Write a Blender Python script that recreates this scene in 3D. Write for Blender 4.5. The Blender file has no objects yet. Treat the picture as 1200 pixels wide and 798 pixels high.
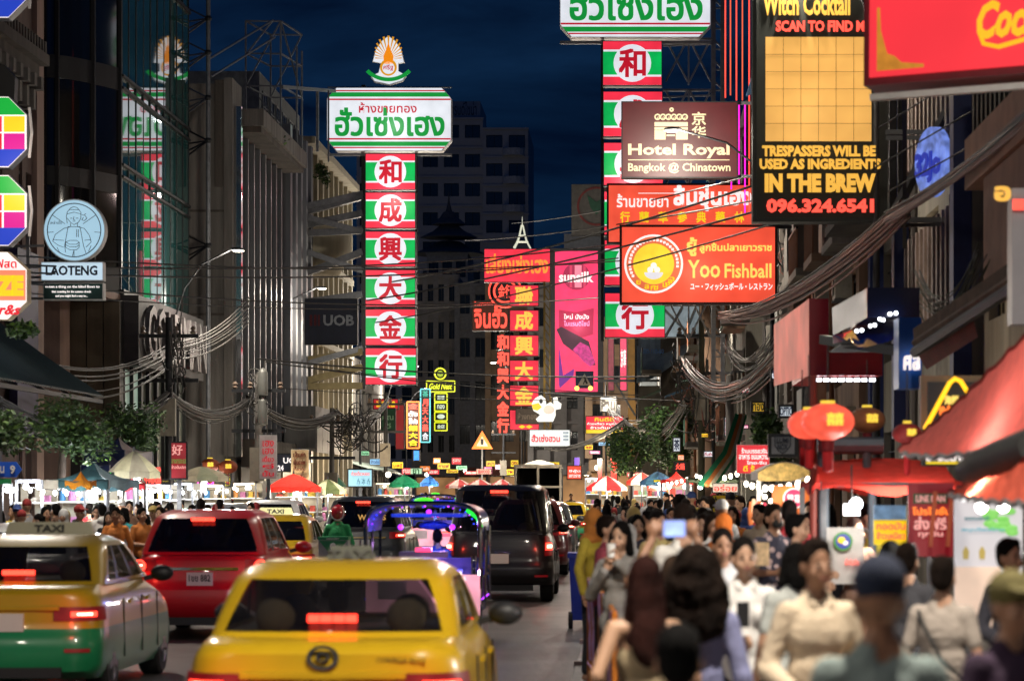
import bpy, bmesh, math, random
from mathutils import Vector, Matrix, Euler
random.seed(7)
R = random.Random(11)
SC = bpy.context.scene
COL = SC.collection
PI = math.pi
# ---------------------------------------------------------------- camera
FPX, VX, VY, CAMZ = 3300.0, 740.0, 572.0, 1.98      # focal length in pixels of a 1200 wide frame, vanishing point
cam_data = bpy.data.cameras.new('camera')
cam_data.sensor_width = 36; cam_data.lens = 36*FPX/1200
cam_data.shift_x = -(VX-600)/1200; cam_data.shift_y = (VY-399)/1200
cam_data.clip_start = .5; cam_data.clip_end = 4000
cam_data.dof.use_dof = True; cam_data.dof.focus_distance = 100; cam_data.dof.aperture_fstop = 2.8; cam_data.dof.aperture_blades = 0
cam = bpy.data.objects.new('camera', cam_data); COL.objects.link(cam)
cam.location = (0, 0, CAMZ); cam.rotation_euler = (PI/2, 0, 0); SC.camera = cam
# ---------------------------------------------------------------- view and world
SC.view_settings.view_transform = 'Standard'; SC.view_settings.look = 'None'
SC.view_settings.exposure = 0.0; SC.view_settings.gamma = 1.0
HAZE = 0
SC.cycles.volume_bounces = 0; SC.cycles.volume_step_rate = 4; SC.cycles.max_bounces = 5; SC.cycles.diffuse_bounces = 2; SC.cycles.glossy_bounces = 3
SC.cycles.transmission_bounces = 3; SC.cycles.transparent_max_bounces = 8
SC.cycles.sample_clamp_indirect = 3; SC.cycles.caustics_reflective = False; SC.cycles.caustics_refractive = False
W = bpy.data.worlds.new('World'); SC.world = W; W.use_nodes = True
nt = W.node_tree; N = nt.nodes; Lk = nt.links; N.clear()
out = N.new('ShaderNodeOutputWorld'); bg = N.new('ShaderNodeBackground'); sky = N.new('ShaderNodeTexSky')
sky.sky_type = 'NISHITA'; sky.sun_disc = False; sky.sun_elevation = math.radians(-3.0); sky.sun_rotation = math.radians(200)
sky.air_density = 1.0; sky.dust_density = .3; sky.ozone_density = 5
tc = N.new('ShaderNodeTexCoord'); mp = N.new('ShaderNodeMapping'); mp.inputs['Scale'].default_value = (2.5, 2.5, 9)
no = N.new('ShaderNodeTexNoise'); no.inputs['Scale'].default_value = 3.2; no.inputs['Detail'].default_value = 7; no.inputs['Roughness'].default_value = .55
no.inputs['Distortion'].default_value = .5
cr = N.new('ShaderNodeValToRGB'); cr.color_ramp.elements[0].position = .36; cr.color_ramp.elements[1].position = .68
cr.color_ramp.elements[0].color = (.30, .36, .46, 1); cr.color_ramp.elements[1].color = (1.5, 1.55, 1.5, 1)
tint = N.new('ShaderNodeMix'); tint.data_type = 'RGBA'; tint.blend_type = 'MULTIPLY'; tint.inputs[0].default_value = 1
tin2 = N.new('ShaderNodeMix'); tin2.data_type = 'RGBA'; tin2.blend_type = 'MULTIPLY'; tin2.inputs[0].default_value = 1
tin2.inputs[7].default_value = (.035, .10, .14, 1)
sep = N.new('ShaderNodeSeparateXYZ'); er = N.new('ShaderNodeValToRGB'); er.color_ramp.elements[0].position = 0; er.color_ramp.elements[1].position = .5
er.color_ramp.elements[0].color = (.0035, .0125, .032, 1); er.color_ramp.elements[1].color = (.0016, .0088, .029, 1)
e2 = er.color_ramp.elements.new(.12); e2.color = (.0024, .0122, .036, 1)
addc = N.new('ShaderNodeMix'); addc.data_type = 'RGBA'; addc.blend_type = 'ADD'; addc.inputs[0].default_value = 1
Lk.new(tc.outputs['Generated'], mp.inputs[0]); Lk.new(mp.outputs[0], no.inputs['Vector']); Lk.new(no.outputs['Fac'], cr.inputs[0])
Lk.new(tc.outputs['Generated'], sep.inputs[0]); Lk.new(sep.outputs['Z'], er.inputs[0])
Lk.new(sky.outputs[0], tin2.inputs[6]); Lk.new(tin2.outputs[2], addc.inputs[6]); Lk.new(er.outputs[0], addc.inputs[7])
Lk.new(addc.outputs[2], tint.inputs[6]); Lk.new(cr.outputs[0], tint.inputs[7])
Lk.new(tint.outputs[2], bg.inputs[0]); Lk.new(bg.outputs[0], out.inputs[0]); bg.inputs[1].default_value = 1.0
# ---------------------------------------------------------------- helpers
def px(x, y, d):
    return Vector(((x-VX)*d/FPX, d, CAMZ+(VY-y)*d/FPX))
def lin(h):
    if not isinstance(h, str): return tuple(h[:3])
    h = h.lstrip('#'); c = [int(h[i:i+2], 16)/255 for i in (0, 2, 4)]
    return tuple(v/12.92 if v <= .04045 else ((v+.055)/1.055)**2.4 for v in c)
_M = {}
def mat(name, col, rough=.7, metal=0, var=.25, scale=3.0, bump=.0, streak=False, coat=0, spec=.5):
    if name in _M: return _M[name]
    m = bpy.data.materials.new(name); m.use_nodes = True; t = m.node_tree; b = t.nodes['Principled BSDF']
    c = lin(col); b.inputs['Roughness'].default_value = rough; b.inputs['Metallic'].default_value = metal
    b.inputs['Coat Weight'].default_value = coat; b.inputs['Coat Roughness'].default_value = .04
    b.inputs['Specular IOR Level'].default_value = spec
    if var or bump:
        tc = t.nodes.new('ShaderNodeTexCoord'); n = t.nodes.new('ShaderNodeTexNoise')
        n.inputs['Scale'].default_value = scale; n.inputs['Detail'].default_value = 6; n.inputs['Roughness'].default_value = .65
        mpn = t.nodes.new('ShaderNodeMapping')
        if streak: mpn.inputs['Scale'].default_value = (1.6, 1.6, .16)
        t.links.new(tc.outputs['Object'], mpn.inputs[0]); t.links.new(mpn.outputs[0], n.inputs['Vector'])
        mx = t.nodes.new('ShaderNodeMix'); mx.data_type = 'RGBA'
        mx.inputs[6].default_value = tuple(v*(1-var) for v in c)+(1,)
        mx.inputs[7].default_value = tuple(min(1, v*(1+var)) for v in c)+(1,)
        rp = t.nodes.new('ShaderNodeMapRange'); rp.inputs[1].default_value = .3; rp.inputs[2].default_value = .7
        t.links.new(n.outputs['Fac'], rp.inputs[0]); t.links.new(rp.outputs[0], mx.inputs[0]); t.links.new(mx.outputs[2], b.inputs['Base Color'])
        if bump:
            bp = t.nodes.new('ShaderNodeBump'); bp.inputs['Strength'].default_value = bump; bp.inputs['Distance'].default_value = .02
            n2 = t.nodes.new('ShaderNodeTexNoise'); n2.inputs['Scale'].default_value = scale*14; n2.inputs['Detail'].default_value = 4
            t.links.new(tc.outputs['Object'], n2.inputs['Vector']); t.links.new(n2.outputs['Fac'], bp.inputs['Height']); t.links.new(bp.outputs[0], b.inputs['Normal'])
    else: b.inputs['Base Color'].default_value = c+(1,)
    _M[name] = m; return m
def emi(name, col, s=1.0, var=.12, scale=1.2):
    """A lit surface: a diffuser over lamps, a neon tube, a screen, or an unlit board, print or cloth with its light put in as emission; slightly uneven like tubes behind acrylic."""
    if name in _M: return _M[name]
    m = bpy.data.materials.new(name); m.use_nodes = True; t = m.node_tree; b = t.nodes['Principled BSDF']
    c = lin(col); b.inputs['Base Color'].default_value = tuple(v*.4 for v in c)+(1,); b.inputs['Roughness'].default_value = .45
    b.inputs['Emission Color'].default_value = c+(1,); b.inputs['Emission Strength'].default_value = s
    if var:
        tc = t.nodes.new('ShaderNodeTexCoord'); n = t.nodes.new('ShaderNodeTexNoise'); n.inputs['Scale'].default_value = scale; n.inputs['Detail'].default_value = 2
        rp = t.nodes.new('ShaderNodeMapRange'); rp.inputs[1].default_value = .3; rp.inputs[2].default_value = .7
        rp.inputs[3].default_value = s*(1-var); rp.inputs[4].default_value = s*(1+var)
        t.links.new(tc.outputs['Object'], n.inputs['Vector']); t.links.new(n.outputs['Fac'], rp.inputs[0]); t.links.new(rp.outputs[0], b.inputs['Emission Strength'])
    _M[name] = m; return m
def objcol(name, rough=.85, bump=0, emit=0, stripes=None, spec=.5, var=.18, trans=0, fold=7):
    """One material whose base colour is each object's own colour."""
    if name in _M: return _M[name]
    m = bpy.data.materials.new(name); m.use_nodes = True; t = m.node_tree; b = t.nodes['Principled BSDF']
    oi = t.nodes.new('ShaderNodeObjectInfo'); b.inputs['Roughness'].default_value = rough; b.inputs['Specular IOR Level'].default_value = spec
    tc = t.nodes.new('ShaderNodeTexCoord'); n = t.nodes.new('ShaderNodeTexNoise'); n.inputs['Scale'].default_value = 9; n.inputs['Detail'].default_value = 5
    t.links.new(tc.outputs['Object'], n.inputs['Vector'])
    mx = t.nodes.new('ShaderNodeMix'); mx.data_type = 'RGBA'; mx.blend_type = 'MULTIPLY'; mx.inputs[0].default_value = 1
    rp = t.nodes.new('ShaderNodeMapRange'); rp.inputs[1].default_value = .3; rp.inputs[2].default_value = .7; rp.inputs[3].default_value = 1-var; rp.inputs[4].default_value = 1+var*.5
    t.links.new(n.outputs['Fac'], rp.inputs[0]); t.links.new(oi.outputs['Color'], mx.inputs[6]); t.links.new(rp.outputs[0], mx.inputs[7])
    src = mx.outputs[2]
    if stripes:
        pt = t.nodes.new('ShaderNodeTexWave' if stripes == 'wave' else 'ShaderNodeTexVoronoi'); pt.inputs['Scale'].default_value = 9 if stripes == 'wave' else 14
        if stripes == 'wave': pt.bands_direction = 'Z'
        g = t.nodes.new('ShaderNodeMath'); g.operation = 'GREATER_THAN'; g.inputs[1].default_value = .6 if stripes == 'wave' else .42
        t.links.new(tc.outputs['Object'], pt.inputs['Vector']); t.links.new(pt.outputs[1 if stripes == 'wave' else 0], g.inputs[0]); m3 = t.nodes.new('ShaderNodeMix'); m3.data_type = 'RGBA'
        m3.inputs[7].default_value = (.5, .45, .4, 1) if stripes == 'wave' else (.05, .05, .08, 1); t.links.new(g.outputs[0], m3.inputs[0]); t.links.new(src, m3.inputs[6]); src = m3.outputs[2]
    t.links.new(src, b.inputs['Base Color'])
    if trans:
        tr = t.nodes.new('ShaderNodeBsdfTranslucent'); ms = t.nodes.new('ShaderNodeMixShader'); ms.inputs[0].default_value = trans; t.links.new(src, tr.inputs[0])
        t.links.new(b.outputs[0], ms.inputs[1]); t.links.new(tr.outputs[0], ms.inputs[2]); t.links.new(ms.outputs[0], t.nodes['Material Output'].inputs[0])
    if bump:
        bp = t.nodes.new('ShaderNodeBump'); bp.inputs['Strength'].default_value = bump; bp.inputs['Distance'].default_value = .03
        wv = t.nodes.new('ShaderNodeTexNoise'); wv.inputs['Scale'].default_value = fold; wv.inputs['Distortion'].default_value = 2.0; wv.inputs['Detail'].default_value = 5
        t.links.new(tc.outputs['Object'], wv.inputs['Vector']); t.links.new(wv.outputs['Fac'], bp.inputs['Height']); t.links.new(bp.outputs[0], b.inputs['Normal'])
    _M[name] = m; return m
def glassmat(name, col=(.02, .03, .03), alpha=.75, rough=.03, spec=.6):
    if name in _M: return _M[name]
    m = bpy.data.materials.new(name); m.use_nodes = True; b = m.node_tree.nodes['Principled BSDF']
    b.inputs['Base Color'].default_value = tuple(col)+(1,); b.inputs['Roughness'].default_value = rough
    b.inputs['Alpha'].default_value = alpha; b.inputs['Specular IOR Level'].default_value = spec
    _M[name] = m; return m
WPOS = {}
def wpos(o): return WPOS.get(o.name, Vector((0, 0, 0)))
def thing(name, label, cat, loc=(0, 0, 0), group=None, rz=0):
    o = bpy.data.objects.new(name, None); COL.objects.link(o); o.location = loc; o.rotation_euler = (0, 0, rz); o.empty_display_size = .2
    o['label'] = label; o['category'] = cat
    if group: o['group'] = group
    WPOS[o.name] = Vector(loc); return o
def tag(o, label, cat, group=None, kind=None):
    if label: o['label'] = label
    if cat: o['category'] = cat
    if group: o['group'] = group
    if kind: o['kind'] = kind
    return o
class MB:
    """Collects geometry; build() links it as ONE mesh object."""
    def __init__(s): s.v = []; s.f = []; s.m = []; s.mats = []
    def mi(s, m):
        if m not in s.mats: s.mats.append(m)
        return s.mats.index(m)
    def add(s, vs, fs, m):
        b = len(s.v); s.v.extend([tuple(v) for v in vs]); k = s.mi(m)
        for f in fs: s.f.append(tuple(i+b for i in f)); s.m.append(k)
        return s
    def quad(s, a, b, c, d, m): return s.add([a, b, c, d], [(0, 1, 2, 3)], m)
    def box(s, a, b, m):
        x0, x1 = sorted((a[0], b[0])); y0, y1 = sorted((a[1], b[1])); z0, z1 = sorted((a[2], b[2]))
        v = [(x0, y0, z0), (x1, y0, z0), (x1, y1, z0), (x0, y1, z0), (x0, y0, z1), (x1, y0, z1), (x1, y1, z1), (x0, y1, z1)]
        return s.add(v, [(0, 3, 2, 1), (4, 5, 6, 7), (0, 1, 5, 4), (1, 2, 6, 5), (2, 3, 7, 6), (3, 0, 4, 7)], m)
    def bar(s, p, q, w, m, h=None):
        """square bar from p to q"""
        p, q = Vector(p), Vector(q); d = (q-p).normalized(); up = Vector((0, 0, 1)) if abs(d.z) < .95 else Vector((1, 0, 0))
        a = d.cross(up).normalized()*w/2; b = a.cross(d).normalized()*(h or w)/2
        v = [p-a-b, p+a-b, p+a+b, p-a+b, q-a-b, q+a-b, q+a+b, q-a+b]
        return s.add(v, [(0, 1, 2, 3), (4, 7, 6, 5), (0, 4, 5, 1), (1, 5, 6, 2), (2, 6, 7, 3), (3, 7, 4, 0)], m)
    def tube(s, pts, r, m, n=6, r2=None, caps=True):
        pts = [Vector(p) for p in pts]; k = len(pts); vs = []; prev = None
        for i, p in enumerate(pts):
            d = (pts[min(i+1, k-1)]-pts[max(i-1, 0)]).normalized()
            if prev is None:
                up = Vector((0, 0, 1)) if abs(d.z) < .9 else Vector((1, 0, 0)); a = d.cross(up).normalized()
            else: a = (prev-d*prev.dot(d)).normalized()
            prev = a; b = d.cross(a); rr = r if r2 is None else r+(r2-r)*i/(k-1)
            vs += [p+(a*math.cos(2*PI*j/n)+b*math.sin(2*PI*j/n))*rr for j in range(n)]
        fs = [(i*n+j, i*n+(j+1) % n, (i+1)*n+(j+1) % n, (i+1)*n+j) for i in range(k-1) for j in range(n)]
        if caps: fs += [tuple(reversed(range(n))), tuple(range((k-1)*n, k*n))]
        return s.add(vs, fs, m)
    def lathe(s, prof, m, c=(0, 0, 0), n=16, sx=1, sy=1):
        vs = []; k = len(prof)
        for r, z in prof: vs += [(c[0]+sx*r*math.cos(2*PI*j/n), c[1]+sy*r*math.sin(2*PI*j/n), c[2]+z) for j in range(n)]
        fs = [(i*n+j, i*n+(j+1) % n, (i+1)*n+(j+1) % n, (i+1)*n+j) for i in range(k-1) for j in range(n)]
        fs += [tuple(reversed(range(n))), tuple(range((k-1)*n, k*n))]
        return s.add(vs, fs, m)
    def prism(s, poly, y0, y1, m, T=None):
        """polygon in x,z extruded along y (front at y0)"""
        n = len(poly); v = [Vector((x, y0, z)) for x, z in poly]+[Vector((x, y1, z)) for x, z in poly]
        if T: v = [T@p for p in v]
        fs = [tuple(range(n)), tuple(reversed(range(n, 2*n)))]+[(i, i+n, (i+1) % n+n, (i+1) % n) for i in range(n)]
        return s.add(v, fs, m)
    def ball(s, c, r, m, n=10, k=7):
        rx, ry, rz = r if isinstance(r, (tuple, list)) else (r, r, r); vs = [(c[0], c[1], c[2]-rz)]
        for i in range(1, k):
            t = PI*i/k-PI/2
            vs += [(c[0]+rx*math.cos(t)*math.cos(2*PI*j/n), c[1]+ry*math.cos(t)*math.sin(2*PI*j/n), c[2]+rz*math.sin(t)) for j in range(n)]
        vs.append((c[0], c[1], c[2]+rz)); L = len(vs)-1
        fs = [(0, 1+(j+1) % n, 1+j) for j in range(n)]+[(L, L-n+j, L-n+(j+1) % n) for j in range(n)]
        for i in range(k-2): fs += [(1+i*n+j, 1+i*n+(j+1) % n, 1+(i+1)*n+(j+1) % n, 1+(i+1)*n+j) for j in range(n)]
        return s.add(vs, fs, m)
    def sheet(s, grid, m, thick=0):
        """grid of points (rows of equal length), optionally given thickness downwards"""
        r, c = len(grid), len(grid[0]); vs = [p for row in grid for p in row]
        fs = [(i*c+j, i*c+j+1, (i+1)*c+j+1, (i+1)*c+j) for i in range(r-1) for j in range(c-1)]
        if thick:
            o = len(vs); vs = vs+[(p[0], p[1], p[2]-thick) for p in vs]
            fs += [tuple(o+i for i in reversed(f)) for f in list(fs)]
            edge = [j for j in range(c)]+[i*c+c-1 for i in range(1, r)]+[(r-1)*c+j for j in range(c-2, -1, -1)]+[i*c for i in range(r-2, 0, -1)]
            fs += [(edge[i], edge[(i+1) % len(edge)], edge[(i+1) % len(edge)]+o, edge[i]+o)[::-1] for i in range(len(edge))]
        return s.add(vs, fs, m)
    def mesh(s, me, T, m):
        return s.add([T@v.co for v in me.vertices], [tuple(p.vertices) for p in me.polygons], m)
    def build(s, name, parent=None, label=None, kind=None, smooth=None, shift=True, col=None):
        me = bpy.data.meshes.new(name); off = wpos(parent) if (parent is not None and shift) else Vector((0, 0, 0))
        me.from_pydata([(v[0]-off.x, v[1]-off.y, v[2]-off.z) for v in s.v], [], s.f)
        for m in s.mats: me.materials.append(m)
        me.polygons.foreach_set('material_index', s.m)
        if smooth is not None:
            me.polygons.foreach_set('use_smooth', [True]*len(me.polygons))
            if smooth < 179: me.set_sharp_from_angle(angle=math.radians(smooth))
        me.update()
        o = bpy.data.objects.new(name, me); COL.objects.link(o)
        if parent is not None: o.parent = parent; WPOS[o.name] = off
        if label: o['label'] = label
        if kind: o['kind'] = kind
        if col: o.color = tuple(col[:3])+(1,)
        return o
def link(name, me, parent=None, loc=(0, 0, 0), col=None, rot=None):
    o = bpy.data.objects.new(name, me); COL.objects.link(o); o.location = loc
    if rot: o.rotation_euler = rot
    if parent is not None: o.parent = parent
    if col: o.color = tuple(col[:3])+(1,)
    return o
def copy_thing(o, loc, label=None, rz=None, group=None, parent=None, cols=None):
    c = o.copy(); COL.objects.link(c); c.location = loc
    if parent is None:
        WPOS[c.name] = Vector(loc)
        if label: c['label'] = label
        if group: c['group'] = group
        if rz is not None: c.rotation_euler = (0, 0, rz)
    for k in o.children:
        d = k.copy(); COL.objects.link(d); d.parent = c
        if cols and k.name.split('.')[0] in cols: d.color = tuple(cols[k.name.split('.')[0]])+(1,)
        for g in k.children:
            e = g.copy(); COL.objects.link(e); e.parent = d
    return c
def lamp(name, kind, loc, energy, col=(1, .85, .65), size=.3, parent=None, rot=(0, 0, 0), spot=None):
    l = bpy.data.lights.new(name, kind); l.energy = energy; l.color = col
    if kind == 'POINT': l.shadow_soft_size = size
    elif kind == 'AREA': l.size = size
    elif kind == 'SPOT': l.shadow_soft_size = size; l.spot_size = math.radians(spot or 120); l.spot_blend = .8
    o = bpy.data.objects.new(name, l); COL.objects.link(o); off = wpos(parent) if parent is not None else Vector((0, 0, 0))
    o.location = Vector(loc)-off; o.rotation_euler = rot
    if parent is not None: o.parent = parent
    return o
# ---------------------------------------------------------------- lettering
_T = {}
def glyphs(s, bold=.0, extrude=.02, shear=0.0):
    k = (s, bold, shear)
    if k in _T: return _T[k]
    c = bpy.data.curves.new('lettering', 'FONT'); c.body = s; c.extrude = extrude; c.offset = bold; c.resolution_u = 2; c.shear = shear
    o = bpy.data.objects.new('lettering', c); COL.objects.link(o)
    me = bpy.data.meshes.new_from_object(o.evaluated_get(bpy.context.evaluated_depsgraph_get()))
    bpy.data.objects.remove(o); bpy.data.curves.remove(c)
    xs = [v.co.x for v in me.vertices] or [0]; ys = [v.co.y for v in me.vertices] or [0]
    _T[k] = (me, min(xs), max(xs), min(ys), max(ys)); return _T[k]
def text_into(mb, s, x0, z0, x1, z1, y, m, bold=.02, depth=.03, shear=0.0, T=None):
    """lettering fitted into the box x0..x1, z0..z1 standing on the plane at y, facing -y; boldened by close copies"""
    wide = any(ord(c) > 127 for c in s)
    me, a, b, c, d = glyphs(s, 0 if wide else bold, .02, shear)
    sx = (x1-x0)/max(b-a, 1e-4); sz = (z1-z0)/max(d-c, 1e-4)
    k = bold*.8 if wide else 0
    for i, (dx, dz) in enumerate(((0, 0), (k, k), (-k, -k), (-k, k), (k, -k)) if k > .008 else ((0, 0),)):
        A = Matrix(((sx, 0, 0, x0-a*sx+dx*sx), (0, 0, -depth/.04, y-depth/2-i*.0015), (0, sz, 0, z0-c*sz+dz*sz), (0, 0, 0, 1)))
        mb.mesh(me, (T@A) if T else A, m)
    return mb
# ---------------------------------------------------------------- shared materials
STEEL = mat('galvanised_steel', '#6f7175', .5, .6, .25, 6)
DARKSTEEL = mat('dark_steel', '#26272a', .55, .4, .3, 6)
BLACKPL = mat('black_plastic', (.012, .012, .013), .5, 0, .2)
WHITEP = mat('white_paint', (.72, .72, .7), .5, 0, .12, 5)
CONC = mat('weathered_concrete', '#66625e', .9, 0, .45, 1.2, .4, True)
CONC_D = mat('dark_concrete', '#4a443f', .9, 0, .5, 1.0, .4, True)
PINKW = mat('pinkish_render', '#8d7468', .85, 0, .25, 1.5, .2, True)
CREAM = mat('cream_render', '#918a78', .85, 0, .25, 1.3, .2, True)
CABLE = mat('cable_rubber', (.02, .018, .017), .6, 0, .2)
CABLE_L = mat('cable_grey', (.065, .06, .055), .6, 0, .3)
CABLE_R = mat('cable_sunfaded', (.20, .075, .055), .6, 0, .3)
E_WHITE = emi('lit_white_acrylic', '#e4e8f0', .92, .1, 1.6)
E_RED = emi('lit_red_acrylic', '#f03048', .98, .2, 1.8)
E_GREEN = emi('lit_green_acrylic', '#00b050', .92, .22, 1.8)
E_DGREEN = emi('lit_dark_green_print', '#0f9a3c', .8, .05)
E_DRED = emi('lit_dark_red_print', '#c8142c', .8, .05)
E_GOLD = emi('lit_gold_print', '#ffd94a', .95, .05)
E_TXTW = emi('lit_white_print', '#fff4f0', 1.0, 0)
E_BULB = emi('bulb_glow', '#fff0d8', 9.0, 0)
E_BULBW = emi('cool_bulb_glow', '#f2f6ff', 9.0, 0)
E_TAIL = emi('tail_lamp_glow', '#ff3828', 5, 0)
E_TAILD = emi('tail_lamp_dim', '#e01420', 1.1, 0)
E_NEONR = emi('neon_red', '#ff5040', 1.5, 0)
E_NEONY = emi('neon_yellow', '#e8f020', 1.2, 0)
E_NEONC = emi('neon_cyan', '#70e8f0', 1.1, 0)
E_NEONG = emi('neon_green', '#20f040', 1.5, 0)
E_NEONM = emi('neon_magenta', '#ff20c8', 1.8, 0)
E_NEONO = emi('neon_orange', '#ff8030', 1.4, 0)
E_BLUE = emi('led_blue', '#3040ff', 2.5, 0)
E_PURP = emi('led_purple', '#b030ff', 2.5, 0)
E_LBLUE = emi('lit_pale_blue', '#a8cfe4', .9, .06)
E_AMBER = emi('lit_amber', '#f4b848', .95, .08)
E_YEL = emi('lit_yellow', '#f2d020', .95, .08)
E_MAG = emi('lit_magenta', '#d81890', .9, .05)
E_RBLUE = emi('lit_royal_blue', '#2040c0', .9, .05)
E_PINKL = emi('lit_pink', '#f23a6c', .95, .1)
E_ORR = emi('lit_orange_red', '#f4553c', .95, .15, 1.6)
E_SHOP = emi('shop_interior_light', '#ffe6c0', 1.6, .3, .8)
E_SHOPW = emi('shop_interior_white', '#e8f0ff', 1.5, .3, .8)
E_PALEG = emi('lit_pale_green', '#bfe8c0', .8, .2)
E_DIM = emi('dim_window_glow', '#5a4a30', .5, .4)
# ================================================================ ground
ASPH = mat('asphalt', (.07, .064, .06), .42, 0, .6, .7, .5)
PAVE = mat('pavement_tiles', (.16, .145, .13), .7, 0, .3, 1.5, .3)
mb = MB(); mb.quad((-400, -60, -.13), (400, -60, -.13), (400, 900, -.13), (-400, 900, -.13), mat('far_ground', (.06, .055, .05), .9)); mb.build('ground', kind='structure')
mb = MB()
g = [[(x, y, 0) for x in (-10.8, -7, -3.5, .6)] for y in (-30, 40, 130)]
mb.sheet(g, ASPH); mb.sheet([[(x, y, 0) for x in (-10.8, .6)] if y < 131 else [(-14, y, 0), (-1.5, y, 0)] for y in (130, 150)], ASPH)
mb.quad((-14, 150, 0), (-1.5, 150, 0), (-6, 250, 0), (-26, 250, 0), ASPH)
mb.build('road', kind='structure')
for nm, xa, xb, y0, y1 in (('left_pavement', -14.6, -10.95, -30, 150), ('right_pavement', .75, 5.2, -30, 140)):
    mb = MB(); mb.box((xa, y0, -.1), (xb, y1, .12), PAVE); mb.build(nm, kind='structure')
for nm, xa, y0, y1 in (('left_kerb', -10.95, -30, 150), ('right_kerb', .6, -30, 140)):
    mb = MB(); y = y0
    while y < y1:
        mb.box((xa, y, -.1), (xa+.15, y+1.19, .13), WHITEP if int(y) % 2 else mat('kerb_red', '#8a2a22', .8)); y += 1.2
    mb.build(nm, kind='structure')
LINE = mat('road_paint', (.6, .58, .52), .7, 0, .3, 5)
for i in range(12):
    for X in (-3.75, -7.4):
        mb = MB(); y = 12+i*9; mb.box((X-.06, y, .002), (X+.06, y+3, .005), LINE); o = mb.build('lane_marking', kind='structure')
mb = MB(); mb.box((-.62, -20, .002), (-.5, 130, .005), LINE); mb.build('edge_marking', kind='structure')

# ================================================================ building kit (local frame: x along the front, -y towards the street)
GLASS = glassmat('window_glass', (.02, .025, .03), 1, .05, .9)
GLASS2 = mat('blue_black_glass', (.008, .012, .016), .06, 0, .2, spec=.9)
CURT = mat('teal_curtain_glass', (.02, .08, .08), .025, 0, .25, .35, spec=1.0)
BLKG = mat('black_lacquer_glass', (.006, .006, .007), .07, 0, .2, spec=.8)
FRAME_D = mat('dark_window_frame', '#1d1d1e', .5, .3)
FRAME_W = mat('pale_window_frame', '#8b8b86', .6)
_wcache = {}
def window_meshes(w, h, style, fm):
    k = (round(w, 2), round(h, 2), style, fm.name)
    if k in _wcache: return _wcache[k]
    t = .06; a = MB()
    a.box((-w/2, 0, 0), (-w/2+t, .07, h), fm); a.box((w/2-t, 0, 0), (w/2, .07, h), fm)
    a.box((-w/2+t, .003, 0), (w/2-t, .067, t), fm); a.box((-w/2+t, .003, h-t), (w/2-t, .067, h), fm)
    if style in ('cross', 'sash'): a.box((-t/2, .006, t), (t/2, .064, h-t), fm)
    if style == 'cross': a.box((-w/2+t, .009, h*.62), (-t/2, .06, h*.62+t), fm); a.box((t/2, .009, h*.62), (w/2-t, .06, h*.62+t), fm)
    if style == 'grille':
        for i in range(1, 5): a.box((-w/2+w*i/5-.012, -.03, t), (-w/2+w*i/5+.012, -.005, h-t), fm)
        for i in range(1, 6): a.box((-w/2, -.05, h*i/6-.01), (w/2, -.032, h*i/6+.01), fm)
    o = a.build('window'); b = MB(); b.box((-w/2+t*.5, .03, t*.5), (w/2-t*.5, .045, h-t*.5), GLASS); p = b.build('pane')
    r = (o.data, p.data); bpy.data.objects.remove(o); bpy.data.objects.remove(p); _wcache[k] = r; return r
def add_window(parent, x, z, w, h, style, fm, y=.18, pm=None):
    fmsh, pn = window_meshes(w, h, style, fm)
    o = link('window', fmsh, parent, (x, y, z)); p = link('pane', pn, o)
    if pm: p.material_slots[0].link = 'OBJECT'; p.material_slots[0].material = pm
    return o
def facade(b, L, z0, z1, D, cols, floors, wm, ww=.6, wh=(.25, .85), style='cross', fm=FRAME_D, rv=.22, lit=0, name='wall', skip=()):
    """wall with real recessed openings; floors = list of floor heights z; returns"""
    mb = MB(); bw = L/cols; xs = [0]
    for i in range(cols): xs += [bw*(i+.5-ww/2), bw*(i+.5+ww/2)]
    xs.append(L); zs = [z0]; rows = []
    for a, c in zip(floors[:-1], floors[1:]):
        za, zc = a+(c-a)*wh[0], a+(c-a)*wh[1]; rows.append((za, zc)); zs += [za, zc]
    zs.append(z1)
    for i in range(len(xs)-1):
        for j in range(len(zs)-1):
            xa, xb, za, zb = xs[i], xs[i+1], zs[j], zs[j+1]
            if i % 2 and j % 2 and (i//2, j//2) not in skip:
                for q in (((xa, 0, za), (xa, 0, zb), (xa, rv, zb), (xa, rv, za)), ((xb, 0, za), (xb, rv, za), (xb, rv, zb), (xb, 0, zb)),
                          ((xa, 0, za), (xa, rv, za), (xb, rv, za), (xb, 0, za)), ((xa, 0, zb), (xb, 0, zb), (xb, rv, zb), (xa, rv, zb)),
                          ((xa, rv, za), (xa, rv, zb), (xb, rv, zb), (xb, rv, za))): mb.quad(*q, wm)
            else: mb.quad((xa, 0, za), (xb, 0, za), (xb, 0, zb), (xa, 0, zb), wm)
    for q in (((0, 0, z0), (0, 0, z1), (0, D, z1), (0, D, z0)), ((L, 0, z0), (L, D, z0), (L, D, z1), (L, 0, z1)), ((0, D, z0), (0, D, z1), (L, D, z1), (L, D, z0)),
              ((0, 0, z1), (L, 0, z1), (L, D, z1), (0, D, z1))): mb.quad(*q, wm)
    mb.build(name, b, shift=False)
    for i in range(cols):
        for j, (za, zb) in enumerate(rows):
            if (i, j) in skip: continue
            pm = None
            if R.random() < lit: pm = R.choice([E_DIM, E_DIM, E_SHOP])
            add_window(b, bw*(i+.5), za+.002, bw*ww-.006, zb-za-.006, style, fm, rv-.1, pm)
def part(b, name, fn, m=None, label=None, kind=None, smooth=None):
    mb = MB(); fn(mb); return mb.build(name, b, label, kind, smooth, shift=False)
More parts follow.
